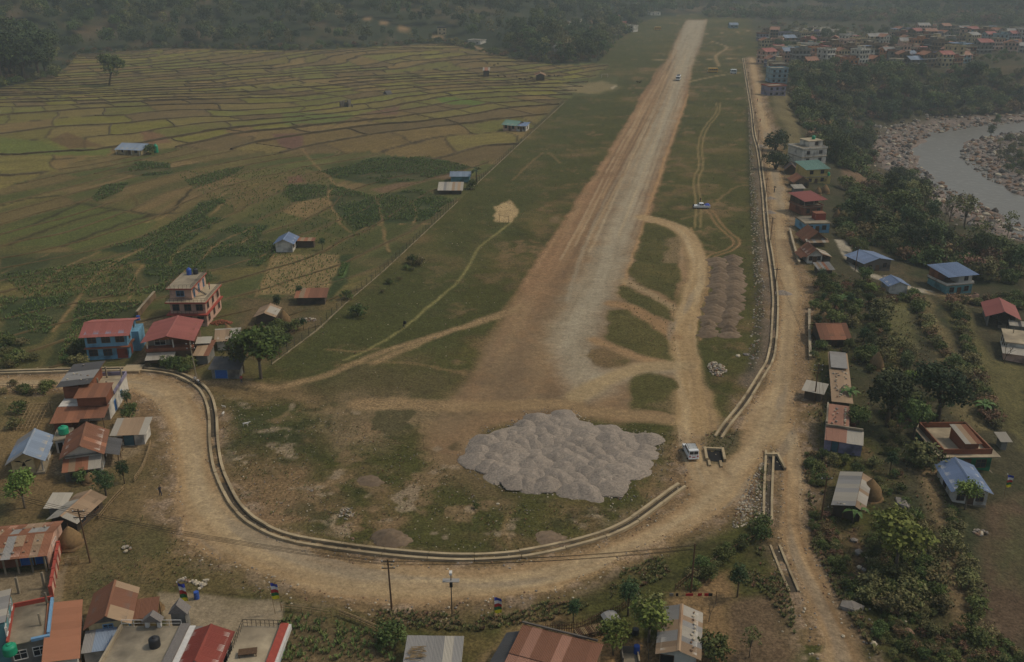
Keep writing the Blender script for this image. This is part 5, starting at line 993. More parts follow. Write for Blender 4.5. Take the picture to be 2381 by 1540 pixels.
# ------------------------------------------------------------------ houses right of the road
h = basic('white_storey_house', 'white three-storey house with stepped roof and teal tank behind yellow house', (1861, 394), (1917, 396), 9, 8.1, 'wall_white', ('f', 'wall_white', .5), 3, 2, 1, door=False, short='the white three-storey house'); h.box('roof_room', h.W*.45, h.W, 3, 9, 8.3, 10.4, 'wall_white'); h.box('roof_room_slab', h.W*.42, h.W+.2, 2.8, 9.2, 10.4, 10.55, 'concrete_pale'); h.win('f', h.W*.75, 8.9, 1.2, 1.2, 'wood', y0=3)
x, y, z = onroof(h, h.W*.8, 6, 10.55); water_tank(x, y, z, 'plastic_green', 'teal tank on top of the white three-storey house', .7, 1.3)
h = basic('yellow_house', 'pale yellow two-storey house with green tin roof', (1872, 426), (1921, 428), 7, 5.6, 'wall_yellow', ('s', 'tin_green'), 2, 2, 1, over=.6, rise=1.2); x, y, z = onroof(h, h.W+.9, .8, 2.7); water_tank(x, y, z, 'plastic_green', 'green tank at the corner of the yellow house', .6, 1.2)
h.box('tank_stand', h.W+.3, h.W+1.6, .2, 1.5, -1, 2.7, 'wall_yellow')
basic('brown_cottage', 'brown-roofed cottage just left of the yellow house', (1846, 437), (1880, 438), 6, 2.4, 'wall_mud', ('gy', ['tin_brown', 'tin_rust']), 1, 2, 0, rise=1.6); basic('tin_hut', 'tiny pale tin hut in front of the brown-roofed cottage', (1847, 449), (1868, 449), 2.6, 1.7, 'wall_greywall', ('s', 'tin_pale'), 1, 0, 0, cat='hut', rise=.4)
basic('gabled_hut', 'dark gabled hut at roadside behind the brown cottage', (1827, 405), (1850, 406), 5, 2.2, 'wall_plank', ('gy', ['tin_dark', 'tin_brown']), 1, 1, 0, cat='hut', rise=1.5)
h = basic('red_roof_house', 'two-storey brick house with open upper floor under flat red roof', (1868, 502), (1911, 500), 7.5, 2.8, 'wall_brick', ('f', 'wall_brick', .3), 1, 2, 1); h.box('upper_wall', 0, h.W, 2.5, h.D, 2.96, 5.0, 'wall_plank'); h.posts([(h.W*t, .1) for t in (0, .5, 1)], 2.9, 5.0, 'concrete', .13); h.shed(-.4, h.W+.4, -.4, h.D, 5.0, 5.7, 'tin_red', .4, 1.1)
h = basic('turquoise_house', 'low turquoise house with flat concrete roof and brick stair room', (1871, 541), (1927, 542), 7.5, 2.8, 'wall_blue', ('f', 'concrete', .15), 1, 2, 1, short='the turquoise house'); h.box('stair_room', h.W*.58, h.W, 3.2, 6, 2.96, 4.8, 'wall_redwall'); h.box('stair_slab', h.W*.56, h.W+.1, 3.1, 6.1, 4.8, 4.92, 'wall_brick')
basic('brown_gable_cottage', 'brown gabled cottage with sheet skirt roof in front of turquoise house', (1876, 571), (1916, 571), 6, 2.2, 'wall_mud', ('gy', ['tin_brown', 'tin_rust']), 1, 2, 0, rise=1.9, over=.9).shed(-.6, 5.2, -1.6, -.4, 1.5, 2.0, ['tin_tan', 'tin_pale'], .2, .9, name='skirt_roof')
h = basic('white_gable_cottage', 'cottage with white gable and rusty roof above the roadside wall', (1876, 613), (1910, 613), 6, 2.4, 'wall_white', ('gy', ['tin_brown', 'tin_rust']), 1, 2, 0, rise=1.6, over=.6); h.xshed(h.W+.2, h.W+2.6, .5, 5.5, 2.4, 1.6, ['tin_pale', 'tin_tan'], .1, 1, name='side_roof'); h.box('side_room', h.W+.1, h.W+2.4, .6, 5.4, -1.2, 1.55, 'wall_plank'); h.xshed(-1.6, -.2, .3, 5.5, 1.5, 2.2, 'tin_brown', .1, 1, name='side_roof')
basic('junk_shed', 'tumbledown shed of loose boards below the white-gabled cottage', (1904, 639), (1934, 639), 3, 1.5, 'wall_plank', ('s', ['tin_tan', 'tin_grey', 'tin_rust']), 1, 0, 0, cat='shed', rise=.6, pw=.7)
basic('stone_house', 'grey stone house with blue gable roof beside the concrete lane', (2008, 629), (2068, 631), 7, 3.2, 'wall_stone', ('gy', 'tin_blue'), 1, 2, 1, rise=.9, short='the blue-roofed stone house', side='l'); basic('white_hut', 'small white hut with blue gable roof below the concrete lane', (2066, 682), (2107, 688), 4.5, 2.8, 'wall_white', ('gy', 'tin_blue'), 1, 0, 0, rise=.9, cat='hut', door=False)
h = basic('balcony_house', 'two-storey house with balcony and blue-grey roof near the river trees', (2198, 684), (2257, 684), 7, 2.8, 'wall_teal', ('f', 'wall_white', .5), 1, 2, 1, base='concrete', short='the balcony house'); h.box('upper_wall', h.W*.5, h.W, .6, h.D, 2.96, 5.3, 'wall_white'); h.box('upper_wall', 0, h.W*.5, 3.6, h.D, 2.96, 5.3, 'wall_brick'); h.win('f', h.W*.78, 3.6, 1, 1, 'wood', y0=.6); h.win('f', h.W*.35, 3.0, .9, 1.9, 'wood', 'd', y0=3.6); h.shed(-.2, h.W+.2, -.2, h.D, 5.4, 6.0, 'tin_blue', .5, 1.2); h.parapet(-.8, h.W+.6, -2.2, -.2, -.6, 1.2, 'wall_pink', .15, 'flr', 'yard_wall')
h = House('open_red_shed', 'open shed with broad red gable roof at the right edge', (2294, 758), (2361, 768), 9, short='the open red-roofed shed', cat='shed'); h.box('back_wall', 0, h.W, 8.6, 8.8, -1.2, 3, 'wall_greywall'); h.box('side_wall', 0, .2, 0, 8.6, -1.2, 3, 'wall_greywall'); h.box('side_wall', h.W-.2, h.W, 2, 8.6, -1.2, 3, 'wall_greywall'); h.box('floor', .2, h.W-.2, .1, 8.5, -1.2, .1, 'concrete'); h.posts([(h.W*.35, .2), (h.W*.7, .2), (h.W-.1, .2)], -.3, 3, 'iron'); h.gable(0, h.W, 0, 8.8, 3, 1.3, 'y', 'tin_red', .6, None, 1.2); h.shed(h.W*.7, h.W+2.4, -2.6, -.2, 2.0, 2.3, ['tin_pale', 'tin_dark'], .1, .6, name='front_roof'); h.box('front_room', h.W*.72, h.W+2.2, -2.4, -.2, -1.2, 1.95, 'wall_greywall')
h = House('white_flat_house', 'white flat-roofed house with pinkish wall at right edge', (2333, 836), (2425, 852), 5.5, short='the white flat-roofed house'); h.box('wall', 0, h.W, 0, 3, -1.2, 1.9, 'wall_pink'); h.shed(-.3, h.W, -.2, 3, 2.0, 2.3, 'tin_pale', .2, 1.3); h.box('rear_block', .4, h.W, 3.1, 11, -1.2, 3.1, 'wall_white'); h.box('roof_slab', .1, h.W+.2, 2.9, 11.2, 3.1, 3.26, 'concrete_pale'); h.wins('l', 3, 1.2, .9, 1.1, 'wood', x0=.4, L=7.5, a=3.3); h.posts([(h.W*t, 9) for t in (.3, .6, .9)], 3.26, 4.2, 'concrete', .1)
basic('hip_cottage', 'plank cottage with rust-brown roof beside the road', (1911, 806), (1966, 806), 6.5, 2.3, 'wall_plank', ('gx', ['tin_brown', 'tin_rust', 'tin_brown']), 1, 1, 0, rise=1.5, over=.8)
h = basic('patched_row', 'long low shed with patched tin and stone-weighted roof along the road', (1940, 927), (1976, 931), None, 1.9, 'wall_plank', ('s', ['tin_rust', 'tin_pinkrust', 'tin_grey', 'tin_tan']), 1, 0, 0, C_=(1971, 830), top=2.0, cat='shed', rise=.5, door=False); h.stones([(random.uniform(.2, h.W), random.uniform(.5, h.D*.6), 2.1+.5*random.uniform(.1, .5)) for _ in range(34)])
h.box('board_roof', -.2, h.W+.2, h.D*.62, h.D+.3, 2.62, 2.7, 'tin_grey')
basic('roadside_stall', 'small roadside stall with pale tin roof', (1872, 903), (1911, 911), 2.6, 1.8, 'wall_plank', ('s', ['tin_pale', 'tin_grey']), 1, 0, 0, top=2.0, cat='stall', rise=.4, door=False)
h = House('ruined_house', 'half-ruined house with pinkish stone-weighted roof and broken brick wall', (1915, 1048), (2001, 1061), 10.5, short='the half-ruined house'); W, D = h.W, h.D; h.box('wall', 0, W, 0, 3.0, -1.2, 2.2, 'wall_lilac'); h.box('wall', 0, W*.62, 3, D, -1.2, 3.0, 'wall_white'); h.shed(0, W*.55, -.2, 2.9, 2.2, 2.9, 'tin_pinkrust', .1, 1.1, name='front_roof'); h.shed(W*.57, W, -.2, 2.9, 2.15, 2.85, 'tin_pale', .1, 1.1, name='front_roof'); h.shed(.2, W*.6, 3.2, D, 3.0, 3.5, 'tin_pinkrust', .05, 1.2)
h.box('coping', -.1, W, 2.9, 3.15, 3.0, 3.35, 'concrete'); h.box('coping', -.15, .12, 3.2, D+.2, 3.0, 3.7, 'concrete'); h.win('f', W*.28, .1, 1.0, 1.9, 'wood', 'teal_door')
for i in range(7): h.box('broken_brick_course', W*.62, W*(.92-.03*i), D-.4-.02*i, D-.02*i, -.6+i*.35, -.26+i*.35, 'wall_brick'); h.box('broken_brick_course', W*.9-.02*i, W*.96-.02*i, 3.2, 3.2+(7-i)*.8, -.6+i*.3, -.31+i*.3, 'wall_brick')
h.stones([(W*(.18+.07*(i % 2)+random.uniform(-.03, .03)), 4+.7*i, 3.2+.05*i) for i in range(8)]+[(W*.5, 3.6+.5*i, 3.1+.04*i) for i in range(13)])
h = House('green_house', 'green house with flat roof, brick parapet and tin-topped stair room', (2187, 1081), (2300, 1096), 9.5, short='the green flat-roofed house'); W, D = h.W, h.D; h.box('wall', 0, W, 0, D, -1.5, 2.9, 'wall_green'); h.box('roof_slab', -.8, W+.9, -.8, D+.8, 2.9, 3.06, 'concrete_pale'); h.parapet(.1, W-.1, .1, D-.1, 3.06, .9, 'wall_brick', .2); h.win('f', W*.22, .8, 1.5, 1.3, 'wood'); h.win('f', W*.52, .1, 1.1, 2.1, 'wood', 'd'); h.wins('l', 2, .9, 1.0, 1.1, 'wood'); h.win('f', W*.8, .8, 1.5, 1.3, 'wood'); h.box('plinth', -.4, W+.4, -.5, D, -1.6, -.05, 'concrete')
h.box('stair_room', W*.44, W*.72, .5, 5.5, 3.06, 5.0, 'wall_brick'); h.shed(W*.43, W*.73, .3, 5.7, 5.0, 5.4, ['tin_pale', 'tin_rust', 'tin_tan'], .15, .8)
basic('blue_roof_cottage', 'white cottage with lavender-blue roof behind a leafy tree', (2214, 1166), (2291, 1180), 7.5, 2.8, 'wall_white', ('gy', 'tin_blue'), 1, 2, 1, rise=1.0, base='concrete', side='l')
h = House('long_barn', 'long barn with pale grey sheet roof beside the small road', (1937, 1173), (2001, 1187), None, (1998, 1106), top=2.3, cat='barn', short='the pale grey barn'); W, D = h.W, h.D; h.box('wall', 0, W, .8, D, -1.2, 2.2, 'wall_plank'); h.xshed(0, W*.75, 0, D, 2.3, 2.9, ['tin_pale', 'tin_grey'], .15, 1.2); h.xshed(W*.77, W+.5, 0, D, 2.85, 2.2, ['tin_pale', 'tin_tan'], .1, .9, name='side_roof'); h.posts([(.1, .1), (W*.4, .1), (W*.8, .1)], -.8, 2.3, 'wood'); h.stones([(W*(.15+.12*i), .2, 2.6) for i in range(4)])
basic('privy', 'tiny grey privy behind the green house', (2326, 1045), (2339, 1047), 1.6, 1.9, 'wall_greywall', ('s', 'tin_pale'), 1, 0, 0, cat='privy', rise=.3)
basic('light_blue_house', 'light blue three-storey house at the near end of town', (1792, 193), (1830, 194), 9, 8.4, 'wall_skyblue', ('f', 'wall_skyblue', .6), 3, 3, 1, door=False); basic('slate_house', 'blue-grey two-storey house with cluttered roof below light blue house', (1786, 223), (1826, 224), 8, 5.4, 'wall_lilac', ('f', 'trim_red', .5), 2, 3, 1, door=False)
basic('wayside_house', 'grey-roofed house beside the upper road among trees', (1800, 170), (1822, 170), 8, 3.0, 'wall_greywall', ('gx', ['tin_rust', 'tin_grey']), 1, 2, 0)
# far houses at the foot of the wooded hills
FARH = [(1018, 82, 1038, 82, 9, 6.0, 'wall_cream', ('f', 'wall_stone', .8), 2, 'cream two-storey house with flat roof on the hill track'), (1088, 104, 1117, 104, 9, 3.6, 'wall_white', ('f', 'wall_white', .4), 1, 'low white house with flat roof below the hill track'), (1305, 122, 1325, 124, 8, 5, 'wall_white', ('gy', 'tin_grey'), 2, 'white gabled house among trees left of the airstrip'),
        (1425, 48, 1443, 48, 9, 5, 'wall_orange', ('gx', 'tin_red'), 2, 'orange house with red roof at far end, left of airstrip'), (1444, 64, 1460, 64, 9, 4, 'wall_cream', ('gx', 'tin_red'), 1, 'cream house with bright red roof near far yellow bus'), (1455, 74, 1472, 75, 9, 5.5, 'wall_white', ('f', 'wall_white', .5), 2, 'white two-storey house nearest the far yellow bus'), (1513, 36, 1536, 36, 9, 3.6, 'wall_white', ('f', 'wall_white', .3), 1, 'long white building at the very end of airstrip'),
        (1385, 77, 1392, 77, 7, 5, 'wall_orange', ('f', 'wall_orange', .4), 2, 'small orange house left of the red-roofed houses'), (1370, 84, 1380, 85, 7, 4, 'wall_pink', ('f', 'wall_pink', .4), 1, 'small pink house in the trees by the terraces'), (1345, 58, 1362, 58, 8, 4, 'wall_white', ('gx', 'tin_pale'), 1, 'pale house beneath the far orange scar'), (1467, 34, 1480, 34, 8, 4, 'wall_teal', ('gx', 'tin_bluegrey'), 1, 'teal-roofed house behind the end of airstrip'), (1697, 66, 1716, 66, 9, 3.5, 'wall_skyblue', ('gx', 'tin_bluegrey'), 1, 'bluish house right of airstrip end'), (1320, 60, 1338, 60, 8, 3.5, 'wall_white', ('f', 'wall_white', .4), 1, 'white flat house beside pale house in the far trees')]
for u0, v0, u1, v1, D_, h_, w_, rf, n_, lb in FARH: basic('far_house', lb, (u0, v0), (u1, v1), D_, h_, w_, rf, n_, 2, 0, door=False)
# ------------------------------------------------------------------ the town above the river
rt = random.Random(5)
WALLS = [('wall_white', 'white'), ('wall_cream', 'cream'), ('wall_pink', 'pink'), ('wall_skyblue', 'pale blue'), ('wall_brick', 'brick'), ('wall_orange', 'orange'), ('wall_greywall', 'grey'), ('wall_mud', 'tan'), ('wall_stone', 'dark grey'), ('wall_mud', 'tan'), ('wall_lilac', 'lilac'), ('wall_greywall', 'grey'), ('wall_cream', 'cream'), ('wall_brick', 'brick'), ('wall_pink', 'pink')]
ORD = ['first', 'second', 'third', 'fourth', 'fifth', 'sixth', 'seventh', 'eighth', 'ninth', 'tenth', 'eleventh', 'twelfth', 'thirteenth', 'fourteenth', 'fifteenth', 'sixteenth', 'seventeenth', 'eighteenth', 'nineteenth', 'twentieth', 'twenty-first', 'twenty-second', 'twenty-third', 'twenty-fourth', 'twenty-fifth', 'twenty-sixth', 'twenty-seventh', 'twenty-eighth', 'twenty-ninth', 'thirtieth']
ROWS = [('town row above the river', 1838, 2240, 154, 161, 27, 3), ('second town row', 1812, 2250, 142, 151, 28, 3), ('third town row', 1800, 2250, 130, 140, 27, 3), ('middle town row', 1782, 2130, 117, 128, 21, 2), ('back town row', 1762, 2080, 103, 113, 18, 2), ('hindmost town row', 1752, 1900, 90, 98, 6, 2), ('lowest upper row', 2150, 2400, 116, 127, 13, 2), ('middle upper row', 2090, 2400, 103, 113, 16, 2), ('high upper row', 2060, 2400, 90, 100, 17, 2), ('top upper row', 2080, 2390, 78, 88, 15, 2), ('roadside row by the upper road', 1776, 1800, 150, 172, 4, 2)]
FIX = {('second town row', 1): ('wall_yellow', 'yellow', 3), ('second town row', 4): ('wall_orange', 'orange', 3), ('third town row', 6): ('wall_redwall', 'dark red', 3), ('town row above the river', 5): ('wall_white', 'white', 4), ('town row above the river', 6): ('wall_skyblue', 'pale blue', 4)}
for nm, u0, u1, v0, v1, n, smax in ROWS:
    for i in range(n):
        u = u0+(u1-u0)*(i+.5)/n+rt.uniform(-.2, .2)*(u1-u0)/n; v = v0+(v1-v0)*rt.random()
        if nm.startswith('roadside'): u = u0+rt.uniform(0, 8)+i*5; v = v0+(v1-v0)*i/3
        p = P(u, v); W = rt.uniform(7, 11); D = rt.uniform(7, 9.5); wm_, wn_ = rt.choice(WALLS); n_ = rt.choice([1, 2, 2, 3, 3, 4][:smax*2]) if smax > 1 else rt.choice([1, 2])
        if (nm, i) in FIX: wm_, wn_, n_ = FIX[(nm, i)]
        if not free(p.x, p.y, 3.4): continue
        roof = rt.choice([('f', wm_, .7), ('f', 'concrete', .6), ('f', wm_, .9), ('gx', 'tin_red'), ('gy', 'tin_rust'), ('f', 'concrete', .5), ('gx', 'tin_grey'), ('f', 'wall_brick', .6), ('gx', 'tin_bluegrey') if i % 3 == 0 else ('gx', 'tin_pinkrust')])
        if n_ == 4: roof = ('f', wm_, .8)
        rn = {'tin_red': 'red roof', 'tin_bluegrey': 'blue-grey roof', 'tin_rust': 'rusty roof', 'tin_pinkrust': 'pinkish roof', 'tin_grey': 'grey tin roof'}.get(roof[1], 'flat roof'); stn = ['single', 'two', 'three', 'four'][n_-1]+'-storey'
        h = House.__new__(House); h.W, h.D, h.rz, h.g = W, D, rt.choice([.12, .2, -.1, .5, -.35, .25]), p.z
        h.e = empty('town_house', p, h.rz); tag(h.e, f'{wn_} {stn} house with {rn}, {ORD[i]} in the {nm}', 'house', 'houses of the town above the river'); h.short = None; h.c = p; OCC.append((p.x, p.y, 4.6)); HOUSES.append(h)
        sh = 2.9; hh = n_*sh; h.box('wall', 0, W, 0, D, -3, hh, wm_)
        for k in range(n_):
            nw = rt.choice([2, 3, 3, 4]); h.wins('f', nw, k*sh+1.0, 1.3, 1.35, 'wood'); h.wins('r' if h.rz < .05 else 'l', 2, k*sh+1.0, 1.2, 1.3, 'wood')
            if k: h.box('floor_slab', -.35, W+.35, -.8, D+.2, k*sh-.1, k*sh+.1, 'concrete' if rt.random() < .6 else 'trim_white')
        if roof[0] == 'f':
            h.box('roof_slab', -.5, W+.5, -.7, D+.3, hh, hh+.18, 'concrete'); h.parapet(-.3, W+.3, -.5, D+.2, hh+.18, roof[2], roof[1])
            if rt.random() < .5:
                h.box('stair_room', W*.55, W*.95, D*.4, D*.9, hh+.18, hh+2.5, wm_); h.box('stair_slab', W*.52, W*.98, D*.36, D*.94, hh+2.5, hh+2.65, 'concrete')
            elif rt.random() < .35: h.box('roof_shelter', W*.1, W*.8, D*.2, D*.9, hh+2.3, hh+2.4, rt.choice(['tin_red', 'tin_blue', 'tin_rust'])); h.posts([(W*.12, D*.25), (W*.78, D*.25), (W*.12, D*.85), (W*.78, D*.85)], hh+.2, hh+2.3, 'concrete', .12)
        else: h.gable(0, W, 0, D, hh, 1.8, roof[0][1], roof[1], .7, wm_, 2.4)
# ------------------------------------------------------------------ drains, walls, fences, poles
def frame(px=None, n=4, world=None):
    p = PX(px, n) if world is None else np.asarray(world); z = H(p[:, 0], p[:, 1])
    t = np.gradient(p, axis=0); t /= np.linalg.norm(t, axis=1)[:, None]+1e-9
    return p, z, np.stack([t[:, 1], -t[:, 0]], 1)
def sweep(px, prof, n=4, world=None):
    """carry an (offset, height) outline along a line on the ground"""
    p, z, q = frame(px, n, world); b = MB(); k = len(prof)
    for i in range(len(p)):
        for o, h_ in prof: b.v.append((p[i, 0]+q[i, 0]*o, p[i, 1]+q[i, 1]*o, z[i]+h_))
    for i in range(len(p)-1):
        for j in range(k): b.f.append((i*k+j, i*k+(j+1) % k, (i+1)*k+(j+1) % k, (i+1)*k+j)); b.m.append(0)
    b.f.append(tuple(range(k))); b.f.append(tuple(reversed([(len(p)-1)*k+j for j in range(k)]))); b.m += [0, 0]; return b
mat('drain_wall', K(148, 131, 102), .95, .2, .6, 0, .13, (*K(108, 92, 68), .8)); mat('kerb', K(116, 104, 80), .95, .25, .8, 0, .05, (*K(80, 72, 50), .9)); mat('drain_floor', K(62, 54, 42), .95, .3, 1.5)
def drain(px, label, gap=.8, t=.42, up=.42):
    p0 = P(*px[0]); e = empty('drain_channel', (0, 0, 0)); tag(e, label, 'drain')
    p = PX(px, 5); L = np.concatenate([[0], np.cumsum(np.linalg.norm(np.diff(p, axis=0), axis=1))]); n = max(2, int(L[-1]/6))
    for s_ in (-1, 1):
        for i in range(n):      # cast in bays with open joints between them
            d_ = np.linspace(L[-1]*i/n+.04, L[-1]*(i+1)/n-.04, 5); w_ = np.stack([np.interp(d_, L, p[:, 0]), np.interp(d_, L, p[:, 1])], 1); j = random.uniform(-.05, .04); k = random.uniform(-.03, .03)
            sweep(None, [(s_*gap/2+k, -.3), (s_*gap/2+k, up+j), (s_*(gap/2+t)+k, up+j), (s_*(gap/2+t)+k, -.3)], world=w_).obj('wall_bay', 'drain_wall', e)
    sweep(px, [(-gap/2, .05), (gap/2, .05), (gap/2, .0), (-gap/2, .0)]).obj('floor', 'drain_floor', e); return e
drain([(-40, 869), (0, 868), (150, 864), (288, 861)], 'concrete roadside drain running left past the blue house'); 
drain([(332, 861), (375, 865), (410, 872), (435, 882), (455, 893), (472, 907), (485, 928), (492, 952), (496, 982), (497, 1020), (501, 1057), (508, 1092), (522, 1127), (545, 1172), (575, 1205), (595, 1219), (633, 1240), (683, 1256), (745, 1267), (820, 1278), (895, 1287), (970, 1294), (1045, 1299), (1120, 1299), (1190, 1294), (1240, 1287), (1303, 1274), (1365, 1258), (1415, 1242), (1465, 1218), (1503, 1192), (1540, 1164), (1565, 1145), (1586, 1131)], 'long pale concrete drain curving along inside of the road bend')
drain([(1670, 1020), (1690, 990), (1728, 942), (1755, 900), (1775, 867), (1788, 845), (1796, 815), (1800, 780), (1802, 740), (1803, 700), (1800, 660), (1793, 605), (1786, 560), (1780, 497), (1776, 450), (1770, 400), (1763, 350), (1753, 312), (1748, 262), (1740, 212), (1733, 170), (1728, 137)], 'straight concrete drain between the airfield and the right-hand road', .7, .4)
drain([(1790, 1052), (1788, 1100), (1786, 1150), (1785, 1212)], 'short concrete drain beside the small road below the junction', .8, .35, .3); drain([(1801, 1270), (1815, 1305), (1832, 1345), (1846, 1378)], 'sloping drain wall left of the small road', .9, .3, .25)
e = empty('drain_outlet', P(1662, 1062), -.1); tag(e, 'square concrete drain pit at the junction', 'drain pit')
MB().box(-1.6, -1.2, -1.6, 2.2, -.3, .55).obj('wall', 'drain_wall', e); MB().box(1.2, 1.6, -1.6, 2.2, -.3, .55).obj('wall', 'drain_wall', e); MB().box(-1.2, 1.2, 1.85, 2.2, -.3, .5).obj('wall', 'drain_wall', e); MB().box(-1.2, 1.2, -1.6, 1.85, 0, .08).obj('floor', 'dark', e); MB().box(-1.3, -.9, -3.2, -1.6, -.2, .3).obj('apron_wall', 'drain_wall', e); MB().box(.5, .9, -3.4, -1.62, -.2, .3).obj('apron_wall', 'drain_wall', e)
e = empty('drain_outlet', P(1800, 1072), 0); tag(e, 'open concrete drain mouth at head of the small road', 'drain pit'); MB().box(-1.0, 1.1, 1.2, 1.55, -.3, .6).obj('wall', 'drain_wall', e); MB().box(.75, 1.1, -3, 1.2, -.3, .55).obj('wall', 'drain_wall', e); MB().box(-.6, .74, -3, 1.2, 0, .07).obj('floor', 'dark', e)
for px, lb in (([(1836, 538), (1846, 578), (1858, 616)], 'low concrete retaining wall below the turquoise house'), ([(1881, 727), (1881, 770), (1883, 838)], 'low concrete retaining wall beside the plank cottage'), ([(320, 740), (361, 692)], 'long mud boundary wall behind the blue house')):
    e = empty('retaining_wall', (0, 0, 0)); tag(e, lb, 'wall'); hh = 1.5 if 'mud' in lb else .8
    sweep(px, [(-.2, -.4), (-.2, hh), (.2, hh), (.2, -.4)], 3).obj('wall', 'wall_mud' if 'mud' in lb else 'drain_wall', e); sweep(px, [(-.26, hh), (-.26, hh+.1), (.26, hh+.1), (.26, hh)], 3).obj('coping', 'concrete_pale', e)
e = empty('culvert_slab', P(310, 862)); tag(e, 'flat concrete slab crossing the drain by the blue house', 'slab'); MB().box(-1.6, 1.6, -1.4, 1.8, -.2, .5).obj('slab', 'drain_wall', e); MB().box(-1.8, -1.6, -1.4, 1.8, -.2, .56).obj('kerb', 'drain_wall', e)
POSTM = {}
def fence(px, label, step, ht, m, rails=(), kerb=None, r=.05, jit=.0, n=3, name='fence', sides=5):
    p = PX(px, n); L = np.concatenate([[0], np.cumsum(np.linalg.norm(np.diff(p, axis=0), axis=1))]); e = empty(name, (0, 0, 0)); tag(e, label, 'fence')
    ds = np.arange(0, L[-1], step); x = np.interp(ds, L, p[:, 0]); y = np.interp(ds, L, p[:, 1]); z = H(x, y)
    k = (ht, m, r, sides)
    if k not in POSTM: POSTM[k] = MB().tube([(0, 0, -.3), (0, 0, ht)], [r, r*.8], sides).mesh('post', m)
    for a in range(len(ds)):
        o = inst('post', POSTM[k], e); o.location = (x[a], y[a], z[a]); o.rotation_euler = (random.uniform(-jit, jit), random.uniform(-jit, jit), a); o.scale = (1, 1, random.uniform(1-jit*2, 1+jit*2))
    for h_, rr in rails:
        sweep(None, [(-rr, h_-rr), (-rr, h_+rr), (rr, h_+rr), (rr, h_-rr)], world=np.stack([x, y], 1)).obj('rail' if rr > .025 else 'wire', m, e)
    if kerb: sweep(px, [(-.12, -.2), (-.12, kerb), (.12, kerb), (.12, -.2)], 3).obj('kerb', 'kerb', e)
    return e
mat('fence_post', K(60, 58, 50), .8, .2, 3)
fence([(632, 848), (735, 770), (800, 710), (895, 628), (1000, 530), (1064, 470)], 'airfield wire fence on a pale kerb, lower stretch', 3.0, 2.0, 'fence_post', ((.5, .015), (1.0, .015), (1.5, .015), (1.9, .02)), .2, .06)
fence([(1094, 442), (1190, 352), (1255, 292), (1311, 240)], 'airfield wire fence on a pale kerb, upper stretch beyond the sheds', 3.2, 2.0, 'fence_post', ((.6, .015), (1.2, .015), (1.9, .02)), .25, .07)
fence([(1263, 1472), (1300, 1470), (1340, 1468), (1370, 1455), (1400, 1440), (1440, 1425), (1462, 1410)], 'dark stake fence behind the large brown-roofed house', .28, 1.3, 'wood', ((.5, .035), (1.0, .035)), None, .045, .06, name='stake_fence'); fence([(790, 1432), (840, 1452), (890, 1474)], 'leaning bamboo fence at the corner of the maize plot', .8, .9, 'wood_pale', ((.4, .04), (.7, .045), (.9, .04)), None, .05, .1, name='bamboo_fence')
fence([(352, 1035), (342, 1070), (330, 1098), (312, 1125)], 'wooden rail fence on the grass inside the bend', .7, 1.0, 'wood_pale', ((.35, .04), (.65, .04), (.95, .04)), None, .05, .06, name='rail_fence'); fence([(560, 830), (610, 838), (640, 815), (668, 790), (700, 765)], 'bamboo and wire garden fence beside the big tree', 1.6, 1.4, 'wood', ((.6, .03), (1.1, .03)), None, .05, .05, name='garden_fence')
fence([(230, 1210), (262, 1170), (290, 1140)], 'low brushwood fence behind the cattle shed', .5, .9, 'wood_pale', ((.4, .05), (.8, .05)), None, .05, .12, name='brush_fence'); fence([(150, 1315), (196, 1304)], 'short bamboo gate fence by the utility pole', .9, 1.0, 'wood_pale', ((.3, .05), (.6, .05), (.9, .05)), None, .06, .05, name='bamboo_gate')
fence([(1570, 1376), (1600, 1352), (1640, 1328), (1700, 1288), (1770, 1250)], 'long stake fence along the shrubs below the road', .6, 1.2, 'wood', ((.5, .03), (1.0, .03)), None, .05, .06, name='stake_fence'); fence([(0, 902), (60, 905), (130, 905)], 'field fence along the lower edge of road', 1.6, 1.1, 'wood', ((.5, .025), (1.0, .025)), None, .05, .08, name='rail_fence'); fence([(655, 1420), (720, 1428), (790, 1440)], 'sagging wire fence beyond the tiled terrace', 1.3, 1.0, 'wood_pale', ((.5, .03), (.9, .03)), None, .05, .1, name='wire_fence')
POLES = []
def pole(u, v, h_, label, arms=1, m='wood', r=.13, lean=(0, 0)):
    p = P(u, v); e = empty('utility_pole', p); tag(e, label, 'utility pole'); e.rotation_euler = (lean[1], lean[0], 0)
    MB().tube([(0, 0, -.5), (0, 0, h_)], [r, r*.7], 8).obj('shaft', m, e)
    for a in range(arms):
        z = h_-.35-a*.9; o = MB().box(-.8, .8, -.05, .05, z-.05, z+.05).obj('crossarm', 'iron', e); b = MB()
        for x in (-.7, 0, .7): b.lathe([(.05, z+.05), (.07, z+.12), (.05, z+.2), (.02, z+.24)], 7, c=(x, 0))
        b.obj('insulators', 'trim_white', o)
    POLES.append((p, h_)); return p, h_
pa = pole(210, 1308, 8.2, 'slender utility pole beside the cattle shed', 2, lean=(-.03, 0)); pb = pole(911, 1417, 7.3, 'weathered utility pole at road edge, bottom centre', 2, lean=(-.02, 0)); pc_ = pole(1606, 1383, 7.6, 'tall dark utility pole beside the shrubs below road', 0); pd = pole(459, 886, 7.8, 'utility pole at the corner of the road bend', 2, 'concrete', lean=(-.06, 0))
pe = pole(1893, 932, 7.2, 'utility pole beside the roadside stall', 2); pf = pole(1908, 1215, 7.4, 'thin utility pole on scrub bank right of the small road', 1); pg = pole(1988, 631, 6.5, 'lone pole at the bend of concrete lane', 1); RP = []
for i, (u, v) in enumerate(((1800, 690), (1791, 562), (1779, 464), (1769, 390), (1761, 343), (1753, 296), (1745, 240), (1738, 196))): RP.append(pole(u, v, 7.0, f'pole along the straight drain, {ORD[i]} from the junction', 1))
